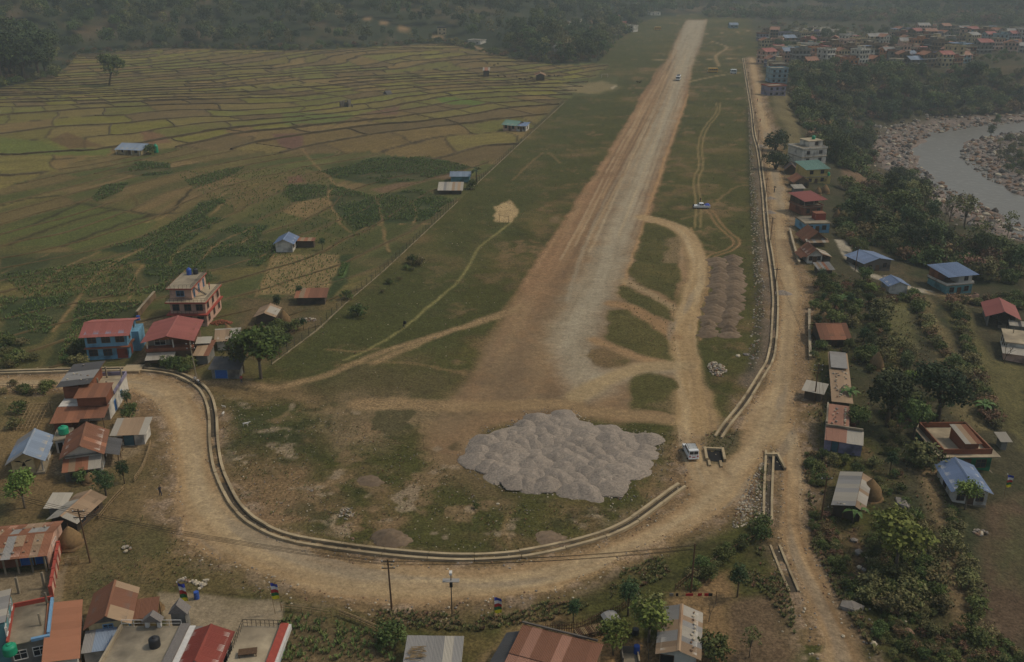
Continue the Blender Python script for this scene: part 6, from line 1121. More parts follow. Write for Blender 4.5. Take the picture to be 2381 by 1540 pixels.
def wires(a, b, label, n=3, drop=.6):
    e = empty('power_line', (0, 0, 0)); tag(e, label, 'wire')
    for k in range(n):
        o = (k-(n-1)/2)*.5; A_ = a[0]+Vector((o, 0, a[1]-.3-.5*(k % 2))); B_ = b[0]+Vector((o, 0, b[1]-.3-.5*(k % 2)))
        MB().tube([A_.lerp(B_, t/10)-Vector((0, 0, drop*4*(t/10)*(1-t/10))) for t in range(11)], .022, 4).obj('wire', 'rubber', e)
wires(pa, pb, 'power lines from the cattle shed pole across the road bottom', 4); wires(pb, pc_, 'power lines crossing the road towards the shrub-side pole', 4); wires((P(-120, 1200), 8), pa, 'power lines leaving the frame at lower left', 3); wires(pe, pf, 'power lines between stall pole and scrub bank pole', 3); wires(pe, RP[0], 'power lines from the stall to drain-side poles', 2)
for i in range(7): wires(RP[i], RP[i+1], f'power line span {ORD[i]} along the straight drain', 2, .4)
p = P(1051, 1433); e = empty('solar_street_lamp', p); tag(e, 'solar street lamp on slim mast beside the road', 'street lamp'); MB().tube([(0, 0, -.3), (0, 0, 6.6)], [.07, .05], 8).obj('mast', 'iron', e); MB().prism([(-1.0, 5.2), (1.0, 5.2), (1.0, 5.26), (-1.0, 5.26)], -.35, .35).obj('solar_panel', 'tin_grey', e); MB().box(-.16, .16, -.5, .1, 6.3, 6.6).obj('lamp_head', 'trim_white', e); MB().box(-.18, .18, -.12, .12, 4.3, 4.9).obj('battery_box', 'iron', e)
for nm_, c_ in (('blue', (40, 54, 128)), ('white', (188, 184, 178)), ('red', (150, 42, 40)), ('green', (44, 92, 52)), ('yellow', (190, 174, 40))): mat('flag_'+nm_, K(*c_), .85, .1, 2, 0, .02)
def prayer_flag(u, v, h_, label, base=0):
    p = P(u, v); e = empty('prayer_flag', p+Vector((0, 0, base))); tag(e, label, 'flag'); e.rotation_euler = (0, -.06, 0); MB().tube([(0, 0, -.2), (0, 0, h_)], .035, 6).obj('pole', 'wood_pale', e); L = h_*.48
    for k, c in enumerate(('blue', 'white', 'red', 'green', 'yellow')):
        b = MB(); z1 = h_-.1-L*k/5; z0 = h_-.1-L*(k+1)/5
        for i in range(4):
            f = lambda t, z: (.04+t*.85+.05*math.sin(z*2), .12*math.sin(t*5+z*1.5), z-.12*t)
            b.quad(f(i/4, z0), f((i+1)/4, z0), f((i+1)/4, z1), f(i/4, z1))
        b.obj(f'{c}_band', 'flag_'+c, e, True)
    MB().lathe([(.02, h_), (.09, h_+.08), (.02, h_+.18)], 8).obj('finial', 'trim_white', e)
prayer_flag(431, 1441, 5.4, 'prayer flag pole above the courtyard, left of three', 0); prayer_flag(640, 1428, 4.6, 'prayer flag pole beside the tiled terrace corner', 0); prayer_flag(1153, 1459, 4.4, 'prayer flag pole beside the large brown-roofed house', 0); prayer_flag(2334, 1160, 4.2, 'prayer flag pole by the lavender-roofed cottage', 0)
# ------------------------------------------------------------------ heaps of gravel, spoil and stones
mat('gravel', K(122, 111, 98), 1, .5, 8, 0, .06, (*K(108, 99, 90), .4)); mat('spoil', K(102, 86, 68), 1, .35, 2.5, 0, .14, (*K(84, 70, 56), .6)); mat('hay', K(108, 86, 58), 1, .3, 3, 0, .12, (*K(92, 74, 50), .5)); mat('brickpile', K(128, 78, 56), .95, .3, 4)
def mound_mesh(seed, m, fl=1.0, rough=.08):
    r = random.Random(seed); b = MB(); rings = 9; k = 22; ph = r.uniform(0, 6)
    prof = [(1.0, -.1), (.96, .02), (.84, .15), (.68, .33), (.5, .53), (.33, .73), (.18, .89), (.06, .97)]
    for i, (rr, z) in enumerate(prof):
        for j in range(k):
            a = 2*math.pi*j/k; q = rr*(1+.1*math.sin(2*a+ph)+.06*math.sin(5*a+ph*2)+r.uniform(-rough, rough)*.5); b.v.append((q*math.cos(a), q*math.sin(a)*(1.0), (z+r.uniform(-rough, rough)*.35)*fl))
    for i in range(len(prof)-1):
        for j in range(k): b.f.append((i*k+j, i*k+(j+1) % k, (i+1)*k+(j+1) % k, (i+1)*k+j)); b.m.append(0)
    b.f.append(tuple((len(prof)-1)*k+j for j in range(k))); b.m.append(0)
    me = b.mesh('mound', m, True); return me
GM = [mound_mesh(i, 'gravel') for i in range(6)]; SM = [mound_mesh(i+30, 'spoil', 1, .18) for i in range(5)]
HEAP = PX([(1090, 1060), (1110, 1025), (1150, 1003), (1210, 988), (1235, 968), (1330, 960), (1350, 985), (1400, 997), (1470, 1008), (1525, 1018), (1520, 1045), (1508, 1075), (1490, 1095), (1465, 1118), (1448, 1158), (1400, 1156), (1330, 1150), (1290, 1146), (1190, 1136), (1135, 1105), (1105, 1085)])
e = empty('gravel_heap', (0, 0, 0)); tag(e, 'broad grey heap of many gravel mounds on the works area', 'gravel heap'); a, b_ = HEAP.min(0), HEAP.max(0); r = random.Random(3)
bed = MB(); n0 = len(HEAP); bed.v = [(*q, .05) for q in HEAP]+[(*q, .1) for q in HEAP]; bed.f = [(i, (i+1) % n0, n0+(i+1) % n0, n0+i) for i in range(n0)]+[tuple(n0+i for i in range(n0))]; bed.m = [0]*len(bed.f); bed.obj('gravel_bed', 'gravel', e)
yy = a[1]; k = 0
while yy < b_[1]:
    xx = a[0]+(1.25 if k % 2 else 0)
    while xx < b_[0]:
        X_, Y_ = xx+r.uniform(-.9, .9), yy+r.uniform(-.9, .9)
        if inside(np.array([X_]), np.array([Y_]), HEAP)[0] and seg_dist(np.array([X_]), np.array([Y_]), HEAP, True)[0] > .7:
            o = inst('mound', r.choice(GM), e); R_ = r.uniform(2.0, 3.3); o.location = (X_, Y_, r.uniform(-.1, .25)); o.scale = (R_*r.uniform(.9, 1.3), R_, r.uniform(.24, .42)*R_+.08); o.rotation_euler = (0, 0, r.uniform(0, 6))
        xx += 2.5
    yy += 2.2; k += 1
e = empty('spoil_ridge', (0, 0, 0)); tag(e, 'long ridge of brown spoil mounds beside the curved track', 'earth heap')
c1, c2 = PX([(1668, 605), (1672, 650), (1668, 700), (1652, 750), (1640, 785)], 3), PX([(1705, 600), (1708, 650), (1706, 700), (1696, 745), (1690, 785)], 3)
for c_ in (c1, c2):
    L = np.concatenate([[0], np.cumsum(np.linalg.norm(np.diff(c_, axis=0), axis=1))])
    for d_ in np.arange(0, L[-1], 1.9):
        o = inst('mound', r.choice(SM), e); R_ = r.uniform(1.6, 2.9); o.location = (np.interp(d_, L, c_[:, 0])+r.uniform(-.5, .5), np.interp(d_, L, c_[:, 1]), -.05); o.scale = (R_*1.1, R_*.8, r.uniform(.8, 1.25)); o.rotation_euler = (0, 0, r.uniform(-.4, .4))
for u, v, R_, h_, lb in ((905, 1252, 2.6, 1.1, 'lone brown earth mound inside the bend near the drain'), (1790, 495, 1.6, .8, 'dark grit heap on the right-hand road near the drain'), (1792, 462, 1.5, .7, 'second dark grit heap on the right-hand road'), (1818, 682, 1.9, .8, 'grey grit heap at edge of the right-hand road'), (1770, 342, 2.2, 1.0, 'dark grit heap on the upper road'), (860, 1120, 2.2, .5, 'low scattered earth mound in the turf'), (1280, 1255, 2.4, .6, 'flat pale earth patch heap by the drain')):
    e = empty('earth_mound', P(u, v)); tag(e, lb, 'earth heap'); me = SM[0] if 'brown' in lb or 'earth' in lb else GM[1]; o = inst('heap', me, e); o.scale = (R_, R_*.9, h_); o = inst('spill', random.choice([SM[2] if me is SM[0] else GM[3]]), e); o.location = (R_*.5, -R_*.3, 0); o.scale = (R_*.7, R_*.6, h_*.6)
def stone_pile(u, v, n, rad, sz, label, line=None, ht=.6):
    p = P(u, v); e = empty('stone_pile', p); tag(e, label, 'stones')
    for i in range(n):
        if line: t = i/n; x = line[0]*t+random.gauss(0, rad); y = line[1]*t+random.gauss(0, rad*.6); z = sz*.3
        else:
            q = random.random()**.5; a_ = random.uniform(0, 6.28); x = rad[0]*q*math.cos(a_); y = rad[1]*q*math.sin(a_); z = (1-q)*ht+sz*.3
        o = inst('stone', random.choice(STONES[2:]+STONES[:2]), e); o.location = (x, y, z); k = sz*random.uniform(.6, 1.3); o.scale = (k, k*.8, k*.65); o.rotation_euler = (random.uniform(-.5, .5), 0, random.uniform(0, 6))
stone_pile(1667, 860, 150, (1.7, 3.6), .28, 'pile of pale fist-sized stones beside the access track', None, .9); stone_pile(420, 1347, 26, .25, .3, 'zigzag row of pale stones on grass above the courtyard', (3.2, -1.2)); stone_pile(474, 1361, 10, (.5, 1.0), .34, 'cluster of pale stones ending the zigzag row', None, .1); stone_pile(296, 1277, 10, (.7, .7), .3, 'small cluster of pale stones on the grassy bank', None, .15); stone_pile(712, 745, 60, (2.2, 1.2), .24, 'heap of white stones beside the haystack by the fence', None, .4); stone_pile(805, 1195, 50, (1.2, 1.5), .16, 'scatter of pale rubble inside the bend', None, .2)
stone_pile(2065, 645, 30, (3, .8), .25, 'white rubble in front of the blue-roofed stone house', None, .3); stone_pile(2275, 1240, 16, (1.4, .6), .35, 'white sacks and stones on grass below the leafy tree', None, .3)
e = empty('brick_heap', P(515, 752)); tag(e, 'heap of red bricks behind the pink house', 'bricks')
bkm = MB().box(-.12, .12, -.055, .055, -.04, .04).mesh('brick', 'brickpile')
for i in range(160):
    q = random.random()**.6; a_ = random.uniform(0, 6.28); o = inst('brick', bkm, e); o.location = (2.4*q*math.cos(a_), 1.3*q*math.sin(a_), (1-q)*.8+.05); o.rotation_euler = (random.uniform(-.5, .5), random.uniform(-.5, .5), random.uniform(0, 3)); o.scale = (1.5, 1.5, 1.5)
for i, (u, v, s_) in enumerate(((1985, 1257, .55), (1995, 1285, .7), (2020, 1295, .6), (2028, 1310, .8), (1998, 1320, .4), (2008, 1325, .4), (1977, 1412, 1.5), (2105, 1360, .9), (2112, 1470, .8), (2100, 1448, .5), (2170, 1505, .5), (2100, 1172, 1.4), (2030, 1497, .5), (2145, 1515, .6), (1960, 1480, .3), (1735, 826, .7), (1750, 835, .4), (1716, 828, .6), (820, 1253, .35), (1158, 1172, .3), (725, 1142, .3))):
    e = empty('boulder', P(u, v)); g_ = 'boulders strewn over scrub and turf'; tag(e, f'pale boulder, {ORD[i]} counted from upper scrub bank downwards' if i < 15 else f'lone boulder on the turf, {ORD[i-15]} one', 'boulder', g_); o = inst('rock', STONES[i % 5], e); o.scale = (s_*1.1, s_*.9, s_*.7); o.rotation_euler = (0, 0, i)
def haystack(u, v, h_, r_, label, slump=0):
    e = empty('haystack', P(u, v)); tag(e, label, 'haystack'); MB().lathe([(r_*.85, -.2), (r_, h_*.16), (r_*.96, h_*.36), (r_*.78, h_*.55), (r_*.5, h_*.74), (r_*.24, h_*.9), (r_*.06, h_)], 14, jit=.1).obj('straw', 'hay', e, True); MB().lathe([(r_*1.15, -.1), (r_*1.2, .12), (r_*.7, .4)], 14, jit=.1).obj('straw_skirt', 'hay', e, True); MB().tube([(0, 0, h_*.8), (.04, 0, h_*1.15)], .04, 5).obj('stake', 'wood', e)
for a_ in ((661, 752, 3.1, 1.35, 'tall haystack beside the low brown shed by the fence'), (532, 786, 3.0, 1.5, 'haystack behind the brick house with red roof'), (1901, 452, 2.6, 1.2, 'haystack left of the pair behind the flat red roof'), (1918, 449, 3.0, 1.4, 'haystack right of the pair behind the flat red roof'), (1946, 508, 2.8, 1.2, 'haystack with pale cap right of the flat red roof'), (1915, 752, 2.6, 1.4, 'haystack behind the plank cottage'), (2037, 856, 3.4, 1.4, 'tall orange-brown haystack in the right-hand gardens'), (2022, 1158, 3.2, 1.6, 'broad haystack beside the pale grey barn'), (2012, 812, 2, 1, 'small grey haystack among garden bushes'), (210, 1120, 1.6, 1.1, 'low straw heap in front of the rusty porch roof'), (166, 1268, 3.0, 1.5, 'orange straw stack beside the utility pole'), (362, 1418, 1.6, .9, 'grey bundle of straw at courtyard edge')): haystack(*a_)
e = empty('firewood_stack', P(1372, 1478), .35); tag(e, 'long stack of split firewood in the yard of the brown-roofed house', 'firewood')
for i in range(60): MB().tube([(-1.9+.065*i+random.uniform(-.05, .05), -.6, .25+.3*(i % 3)), (-1.9+.065*i, .6, .3+.3*(i % 3))], .085, 6).obj('log', random.choice(['wood_pale', 'wood']), e)
# water drum, basin, clothesline, barrel
def drum(u, v, m, label, h_=1.0, r_=.32):
    e = empty('drum', P(u, v)); tag(e, label, 'drum'); MB().lathe([(r_, 0), (r_, h_*.32), (r_*1.04, h_*.34), (r_, h_*.36), (r_, h_*.64), (r_*1.04, h_*.66), (r_, h_*.68), (r_, h_), (r_*.9, h_)], 14).obj('body', m, e); MB().lathe([(r_*.85, h_), (r_*.85, h_+.04), (r_*.2, h_+.05)], 14).obj('lid', m, e)
drum(458, 1392, 'plastic_blue', 'blue drum at the rear edge of the courtyard'); drum(1480, 1520, 'plastic_blue', 'blue drum beside the wash basin', 1.1, .36); drum(1478, 1474, 'plastic_black', 'black pot standing under the loose green tree', .7, .4); drum(322, 745, 'plastic_blue', 'blue drum beside the mud boundary wall', 1.0, .4)
e = empty('wash_basin', P(1465, 1532)); tag(e, 'concrete wash basin enclosure in the yard', 'basin'); MB().box(-1, 1, .8, .95, -.1, 1.0).obj('back_wall', 'wall_stone', e); MB().box(-1, -.85, -1, .8, -.1, 1.0).obj('side_wall', 'wall_stone', e); MB().box(.85, 1, -1, .8, -.1, .6).obj('side_wall', 'concrete_pale', e); MB().box(-.85, .85, -1, .8, 0, .12).obj('floor', 'concrete', e)
e = empty('clothesline', P(1600, 1405)); tag(e, 'clothesline with red and dark washing behind the tin house', 'clothesline')
for x in (-3.2, 3.4): MB().tube([(x, 0, -.3), (x, 0, 1.9)], .05, 5).obj('post', 'wood', e)
MB().tube([(-3.2, 0, 1.8), (0, 0, 1.6), (3.4, 0, 1.8)], .02, 4).obj('line', 'wood_pale', e)
for x, m_, w_ in ((-2.4, 'wall_greywall', .5), (-1.6, 'dark', .3), (-.4, 'flag_red', .9), (1.1, 'flag_red', .5), (1.9, 'flag_red', .5), (2.4, 'dark', .5)): MB().box(x, x+w_, -.03, .03, 1.22, 1.62).obj('garment', m_, e)
e = empty('privy', P(1420, 1460), .3); tag(e, 'small shelter with curved tin roof against the stake fence', 'shelter'); MB().box(-.7, .7, -.6, .6, -.2, 1.5).obj('wall', 'wall_plank', e); MB().prism([(-1, 1.45), (-.6, 1.75), (0, 1.88), (.6, 1.75), (1, 1.45), (.6, 1.66), (0, 1.78), (-.6, 1.66)], -.9, .9).obj('roof', 'tin_grey', e); MB().box(-.25, .35, -.66, -.6, 0, 1.3).obj('curtain', 'trim_white', e)
def goal(u0, v0, u1, v1, h_, m, label):
    a_, b_ = P(u0, v0), P(u1, v1); e = empty('football_goal', a_); tag(e, label, 'goal'); d_ = b_-a_
    MB().tube([(0, 0, -.1), (0, 0, h_)], .07, 6).obj('post', m, e); MB().tube([(d_.x, d_.y, -.1), (d_.x, d_.y, h_)], .07, 6).obj('post', m, e); MB().tube([(0, 0, h_), (d_.x, d_.y, h_)], .07, 6).obj('crossbar', m, e)
goal(1161, 517, 1183, 519, 2.0, 'wood_pale', 'wooden goal frame on bare patch of the airfield turf'); goal(1399, 181, 1413, 181, 2.2, 'trim_white', 'white goal frame at the far cricket patch')
# ------------------------------------------------------------------ vehicles
mat('tail_light', K(150, 30, 26), .4, .05, 2, 0, 0, None, .5); mat('chrome', K(130, 130, 130), .35, .05, 3, .6); mat('headlight', K(190, 190, 186), .2, .05, 2, 0, 0, None, .6)
def wheel(e, x, y, r_=.36, w_=.22):
    o = MB().lathe([(r_*.9, -w_/2), (r_, -w_*.35), (r_, w_*.35), (r_*.9, w_/2)], 16).obj('wheel', 'rubber', e); o.matrix_basis = Matrix.Translation((x, y, r_)) @ Matrix.Rotation(math.pi/2, 4, 'Y')
    for s_ in (-1, 1): q = MB().lathe([(r_*.55, 0), (r_*.5, .015*s_), (r_*.1, .02*s_)], 12).obj('rim', 'chrome', o); q.location = (0, 0, s_*(w_/2+.005))
def panes(e, rects, m='glass'):
    for f, a0, a1, z0, z1, d0, d1 in rects:   # f: side x at z0/z1 or end y at z0/z1
        b = MB()
        if f == 'x': b.quad((d0, a0, z0), (d0, a1, z0), (d1, a1, z1), (d1, a0, z1))
        else: b.quad((a0, d0, z0), (a1, d0, z0), (a1, d1, z1), (a0, d1, z1))
        b.obj('window', m, e)
def jeep(u, v, rz, label):
    e = empty('jeep', P(u, v), rz); tag(e, label, 'jeep'); w = .87
    MB().prism([(-2.05, .42), (2.0, .42), (2.08, .6), (2.05, .98), (.95, 1.12), (-2.0, 1.12), (-2.08, .7)], -w, w, axis='x').obj('body', 'white_paint', e, False, .07)
    MB().prism([(-2.0, 1.1), (1.0, 1.1), (.45, 1.82), (-1.9, 1.86)], -.8, .8, axis='x').obj('cabin', 'white_paint', e, False, .06)
    for s_ in (-1, 1):
        panes(e, [('x', y0, y1, 1.2, 1.68, s_*.806, s_*.806) for y0, y1 in ((-1.8, -.95), (-.85, -.1), (-.02, .55))])
        for y in (-1.25, 1.3): wheel(e, s_*.78, y)
        MB().box(s_*.62-.09, s_*.62+.09, -2.13, -2.06, .75, 1.02).obj('tail_light', 'tail_light', e); MB().box(s_*.62-.12, s_*.62+.12, 2.04, 2.1, .68, .88).obj('headlight', 'headlight', e); MB().box(s_*.98-.1, s_*.98+.1, .62, .7, 1.2, 1.38).obj('mirror', 'rubber', e)
    panes(e, [('y', -.68, -.04, 1.2, 1.68, -2.0, -1.945), ('y', .04, .68, 1.2, 1.68, -2.0, -1.945), ('y', -.68, .68, 1.2, 1.74, .96, .54)])
    MB().box(-.85, .85, -2.2, -2.05, .42, .6).obj('bumper', 'white_paint', e, False, .03); MB().box(-.85, .85, 2.06, 2.2, .42, .62).obj('bumper', 'rubber', e); MB().box(-.25, .25, -2.1, -2.07, .68, .8).obj('number_plate', 'tail_light', e)
    rk = empty('roof_rack', (0, 0, 0)); rk.parent = e; rk.name = 'roof_rack'
    b = MB(); z = 1.98
    for x in (-.7, .7): b.tube([(x, -1.5, z), (x, .4, z)], .03, 5); [b.tube([(x, y, 1.82), (x, y, z)], .025, 5) for y in (-1.4, -.5, .3)]
    b.obj('rail', 'iron', rk)
    for i in range(9): MB().tube([(-.7, -1.45+i*.23, z), (.7, -1.45+i*.23, z)], .022, 5).obj('slat', 'iron', rk)
    for s_ in (-.2, .2): MB().tube([(s_, -2.1, 1.0), (s_, -2.02, 1.7)], .02, 4).obj('ladder_rail', 'iron', e)
jeep(1605, 1058, R(4), 'white jeep with roof rack on the track beside the drain pit')
def pickup(u, v, rz, label):
    e = empty('pickup_truck', P(u, v), rz); tag(e, label, 'pickup'); w = .9
    MB().prism([(-2.6, .45), (2.55, .45), (2.62, .7), (2.5, .98), (1.35, 1.12), (-2.6, 1.1)], -w, w, axis='x').obj('body', 'white_paint', e, False, .07); MB().prism([(-.75, 1.1), (1.4, 1.1), (.7, 1.74), (-.5, 1.76)], -.8, .8, axis='x').obj('cabin', 'white_paint', e, False, .06)
    for s_ in (-1, 1):
        panes(e, [('x', -.55, .2, 1.2, 1.62, s_*.806, s_*.806), ('x', .28, .8, 1.2, 1.62, s_*.806, s_*.806)])
        for y in (-1.65, 1.6): wheel(e, s_*.8, y, .38)
        MB().box(s_*.65-.13, s_*.65+.13, 2.5, 2.58, .72, .92).obj('headlight', 'headlight', e); MB().box(s_*.8-.06, s_*.8+.06, -2.64, -2.58, .8, 1.05).obj('tail_light', 'tail_light', e)
    panes(e, [('y', -.68, .68, 1.2, 1.66, 1.3, .8), ('y', -.6, .6, 1.25, 1.62, -.72, -.6)])
    b = MB(); n = 8
    for i in range(n+1):
        for j in range(n+1): b.v.append((-.86+1.72*i/n, -2.55+1.75*j/n, 1.12+.55*math.sin(math.pi*i/n)**.6*math.sin(math.pi*j/n)**.6+random.uniform(-.05, .05)))
    for i in range(n):
        for j in range(n): b.f.append((i*(n+1)+j, (i+1)*(n+1)+j, (i+1)*(n+1)+j+1, i*(n+1)+j+1)); b.m.append(0)
    b.obj('tarpaulin_load', 'tarp', e, True); MB().box(-.9, .9, 2.58, 2.72, .42, .65).obj('bumper', 'rubber', e)
pickup(1631, 485, R(90-4), 'white pickup with blue tarpaulin load parked on the airfield turf')
def bus(u, v, rz, label, paint, L=8.0, name='bus', rack=False):
    e = empty(name, P(u, v), rz); tag(e, label, 'bus'); l = L/2
    MB().prism([(-l, .4), (l, .4), (l+.05, 1.3), (l-.15, 2.75), (l-.5, 2.92), (-l+.2, 2.92), (-l, 2.7)], -1.2, 1.2, axis='x').obj('body', paint, e, False, .1); n = max(4, int(L/1.4))
    for s_ in (-1, 1):
        panes(e, [('x', -l+.4+i*(L-.9)/n, -l+.4+(i+.86)*(L-.9)/n, 1.6, 2.4, s_*1.208, s_*1.208) for i in range(n)]); MB().box(s_*1.2-.008, s_*1.2+.008, -l+.1, l-.1, 1.1, 1.3).obj('stripe', 'iron', e)
        for y in (-l*.6, l*.62): wheel(e, s_*1.05, y, .48, .28)
        MB().box(s_*.85-.18, s_*.85+.18, l-.02, l+.07, .75, .98).obj('headlight', 'headlight', e); MB().box(s_*1.35-.08, s_*1.35+.08, l-.3, l-.15, 1.9, 2.3).obj('mirror', 'rubber', e)
    panes(e, [('y', -1.08, 1.08, 1.5, 2.5, l+.045, l-.1), ('y', -1.0, 1.0, 1.6, 2.4, -l-.01, -l-.01)]); MB().box(-1.15, 1.15, l, l+.14, .4, .65).obj('bumper', 'iron', e)
    if rack: MB().box(-.9, .9, -l+.8, l-1.6, 2.95, 3.2).obj('roof_luggage', 'plastic_black', e)
bus(1577, 187, R(180-14), 'white bus with dark roof load driving towards the viewer on the airstrip', 'white_paint', 8.5, rack=True); bus(1657, 169, R(88), 'yellow bus parked broadside right of the airstrip', 'yellow_paint', 6.4); bus(1529, 70, R(88), 'yellow bus parked far away left of the airstrip end', 'yellow_paint', 6.4); bus(1705, 172, R(85), 'small white van near the drain at the cross track', 'white_paint', 4.0, 'van')
# ------------------------------------------------------------------ people and animals
for nm_, c_ in (('skin', (118, 84, 62)), ('hair', (28, 24, 22)), ('shirt_dark', (40, 42, 48)), ('shirt_white', (180, 176, 168)), ('shirt_red', (140, 48, 52)), ('trousers', (44, 46, 58)), ('hide_black', (34, 30, 28)), ('hide_white', (176, 170, 160))): mat(nm_, K(*c_), .85, .1, 3)
def skin(name, J, E, mats=('skin',), matf=None, sub=1):
    me = bpy.data.meshes.new(name); me.from_pydata([j[:3] for j in J], E, []); o = bpy.data.objects.new(name, me); C.objects.link(o); md = o.modifiers.new('s', 'SKIN'); 
    if not me.skin_vertices: bpy.context.view_layer.objects.active = o; bpy.ops.mesh.customdata_skin_add()
    for i, j in enumerate(J): me.skin_vertices[0].data[i].radius = (j[3], j[3] if len(j) < 5 else j[4]); me.skin_vertices[0].data[i].use_root = i == 0
    o.modifiers.new('b', 'SUBSURF').levels = sub; dg = bpy.context.evaluated_depsgraph_get(); out = bpy.data.meshes.new_from_object(o.evaluated_get(dg)); bpy.data.objects.remove(o); out.name = name
    out.materials.clear()
    for m_ in mats: out.materials.append(MATS[m_])
    for p_ in out.polygons: p_.use_smooth = True; p_.material_index = matf(p_.center) if matf else 0
    return out
def person_mesh(pose, shirt):
    s_ = .2 if pose == 'walk' else .04
    J = [(0, 0, .95, .13, .1), (0, .0, 1.2, .15, .1), (0, 0, 1.42, .14, .09), (0, .01, 1.53, .05), (0, .03, 1.62, .085, .1), (0, .03, 1.73, .07, .085),
         (-.1, s_*.5, .5, .075), (-.1, s_*.9-.05, .08, .05), (-.1, s_*.9+.12, .04, .04), (.1, -s_*.5+.06, .5, .075), (.1, -s_*1.1, .1, .05), (.1, -s_*1.1+.15, .05, .04),
         (-.2, 0, 1.4, .06), (-.24, -s_, 1.12, .045), (-.23, -s_*.6+.06, .88, .035), (.2, 0, 1.4, .06), (.24, s_, 1.12, .045), (.23, s_*1.2+.08, .9, .035)]
    E = [(0, 1), (1, 2), (2, 3), (3, 4), (4, 5), (0, 6), (6, 7), (7, 8), (0, 9), (9, 10), (10, 11), (2, 12), (12, 13), (13, 14), (2, 15), (15, 16), (16, 17)]
    return skin('person', J, E, ('skin', shirt, 'trousers', 'hair'), lambda c: 3 if c.z > 1.68 or (c.z > 1.58 and c.y < 0) else 0 if c.z > 1.5 or (abs(c.x) > .19 and c.z < 1.1) or c.z < .12 else 1 if c.z > .95 else 2)
PM = {}
def person(u, v, rz, pose, shirt, label, load=None, base=None):
    k = (pose, shirt)
    if k not in PM: PM[k] = person_mesh(*k)
    p = P(u, v) if base is None else Vector(base); e = empty('person', p, rz); tag(e, label, 'person'); inst('body', PM[k], e)
    if load == 'umbrella':
        q = empty('umbrella', p+Vector((0, 0, 1.2)), rz); tag(q, 'dark open umbrella held over the person on the right-hand road', 'umbrella'); MB().tube([(.2, .1, -.2), (.1, .05, 1.0)], .02, 5).obj('handle', 'iron', q); MB().lathe([(.55, .72), (.5, .8), (.3, .95), (.05, 1.03)], 12, c=(.1, .05)).obj('canopy', 'dark', q, True)
    if load == 'bundle': q = empty('bundle', p+Vector((0, 0, 1.15)), rz); tag(q, 'dark bundle carried on the back of the walker', 'bundle'); MB().lathe([(.1, -.1), (.3, .05), (.34, .3), (.25, .52), (.08, .6)], 10, c=(0, -.32), jit=.06).obj('sack', 'dark', q, True); MB().tube([(-.15, -.15, .35), (0, .12, .5), (.15, -.15, .35)], .02, 4).obj('strap', 'wood_pale', q)
person(939, 764, R(70), 'walk', 'shirt_dark', 'person in dark clothes carrying a bundle along turf path', 'bundle'); person(562, 892, R(20), 'stand', 'shirt_red', 'person in red top standing by the big roadside tree'); person(1800, 449, R(10), 'walk', 'shirt_dark', 'person walking under dark umbrella on the right-hand road', 'umbrella'); person(1761, 237, R(0), 'walk', 'shirt_red', 'distant walker in red on upper road, the farther one'); person(1767, 285, R(180), 'walk', 'shirt_red', 'distant walker on upper road, the nearer one'); person(1612, 486, R(-60), 'stand', 'shirt_dark', 'person in dark clothes at the front of pickup'); person(1628, 472, R(200), 'stand', 'shirt_dark', 'person standing behind the white pickup'); person(374, 1153, R(30), 'walk', 'shirt_dark', 'dark figure at outer edge of the road bend')
hp = HOUSES[0]; person(0, 0, R(100), 'stand', 'shirt_red', 'person standing on roof terrace of the pink house', None, onroof(hp, hp.W*.85, hp.D*.7, 5.74)); person(455, 893, R(-30), 'walk', 'shirt_white', 'person in white beside the motorcycle at road bend')
def cycle(u, v, rz, label, motor=False):
    e = empty('motorcycle' if motor else 'bicycle', P(u, v), rz); tag(e, label, 'motorcycle' if motor else 'bicycle'); t = .05 if motor else .025
    for y in (-.6, .6):
        b = MB(); b.tube([(0, y+.32*math.cos(a_), .33+.32*math.sin(a_)) for a_ in [i*math.pi/8 for i in range(17)]], t, 5, cap=False); b.obj('wheel', 'rubber', e)
    b = MB(); b.tube([(0, -.6, .33), (0, -.1, .75), (0, .45, .8), (0, .6, .33)], .03, 5); b.tube([(0, -.1, .75), (0, .05, .33), (0, .45, .8)], .03, 5); b.obj('frame', 'iron', e); MB().tube([(-.32, .42, 1.0), (0, .5, .98), (.32, .42, 1.0)], .025, 5).obj('handlebar', 'iron', e); MB().box(-.1, .1, -.4, .05, .76, .86).obj('saddle', 'rubber', e)
    if motor: MB().prism([(-.1, .72), (.4, .78), (.35, .98), (0, .95)], -.14, .14, axis='x').obj('fuel_tank', 'trim_white', e); MB().box(-.14, .14, -.15, .3, .3, .62).obj('engine', 'chrome', e)
cycle(449, 897, R(80), 'bicycle lying against drain at the road bend'); cycle(463, 895, R(60), 'pale motorcycle parked at the drain on the road bend', True); cycle(463, 752, R(20), 'motorcycle parked on the path behind the brick house', True)
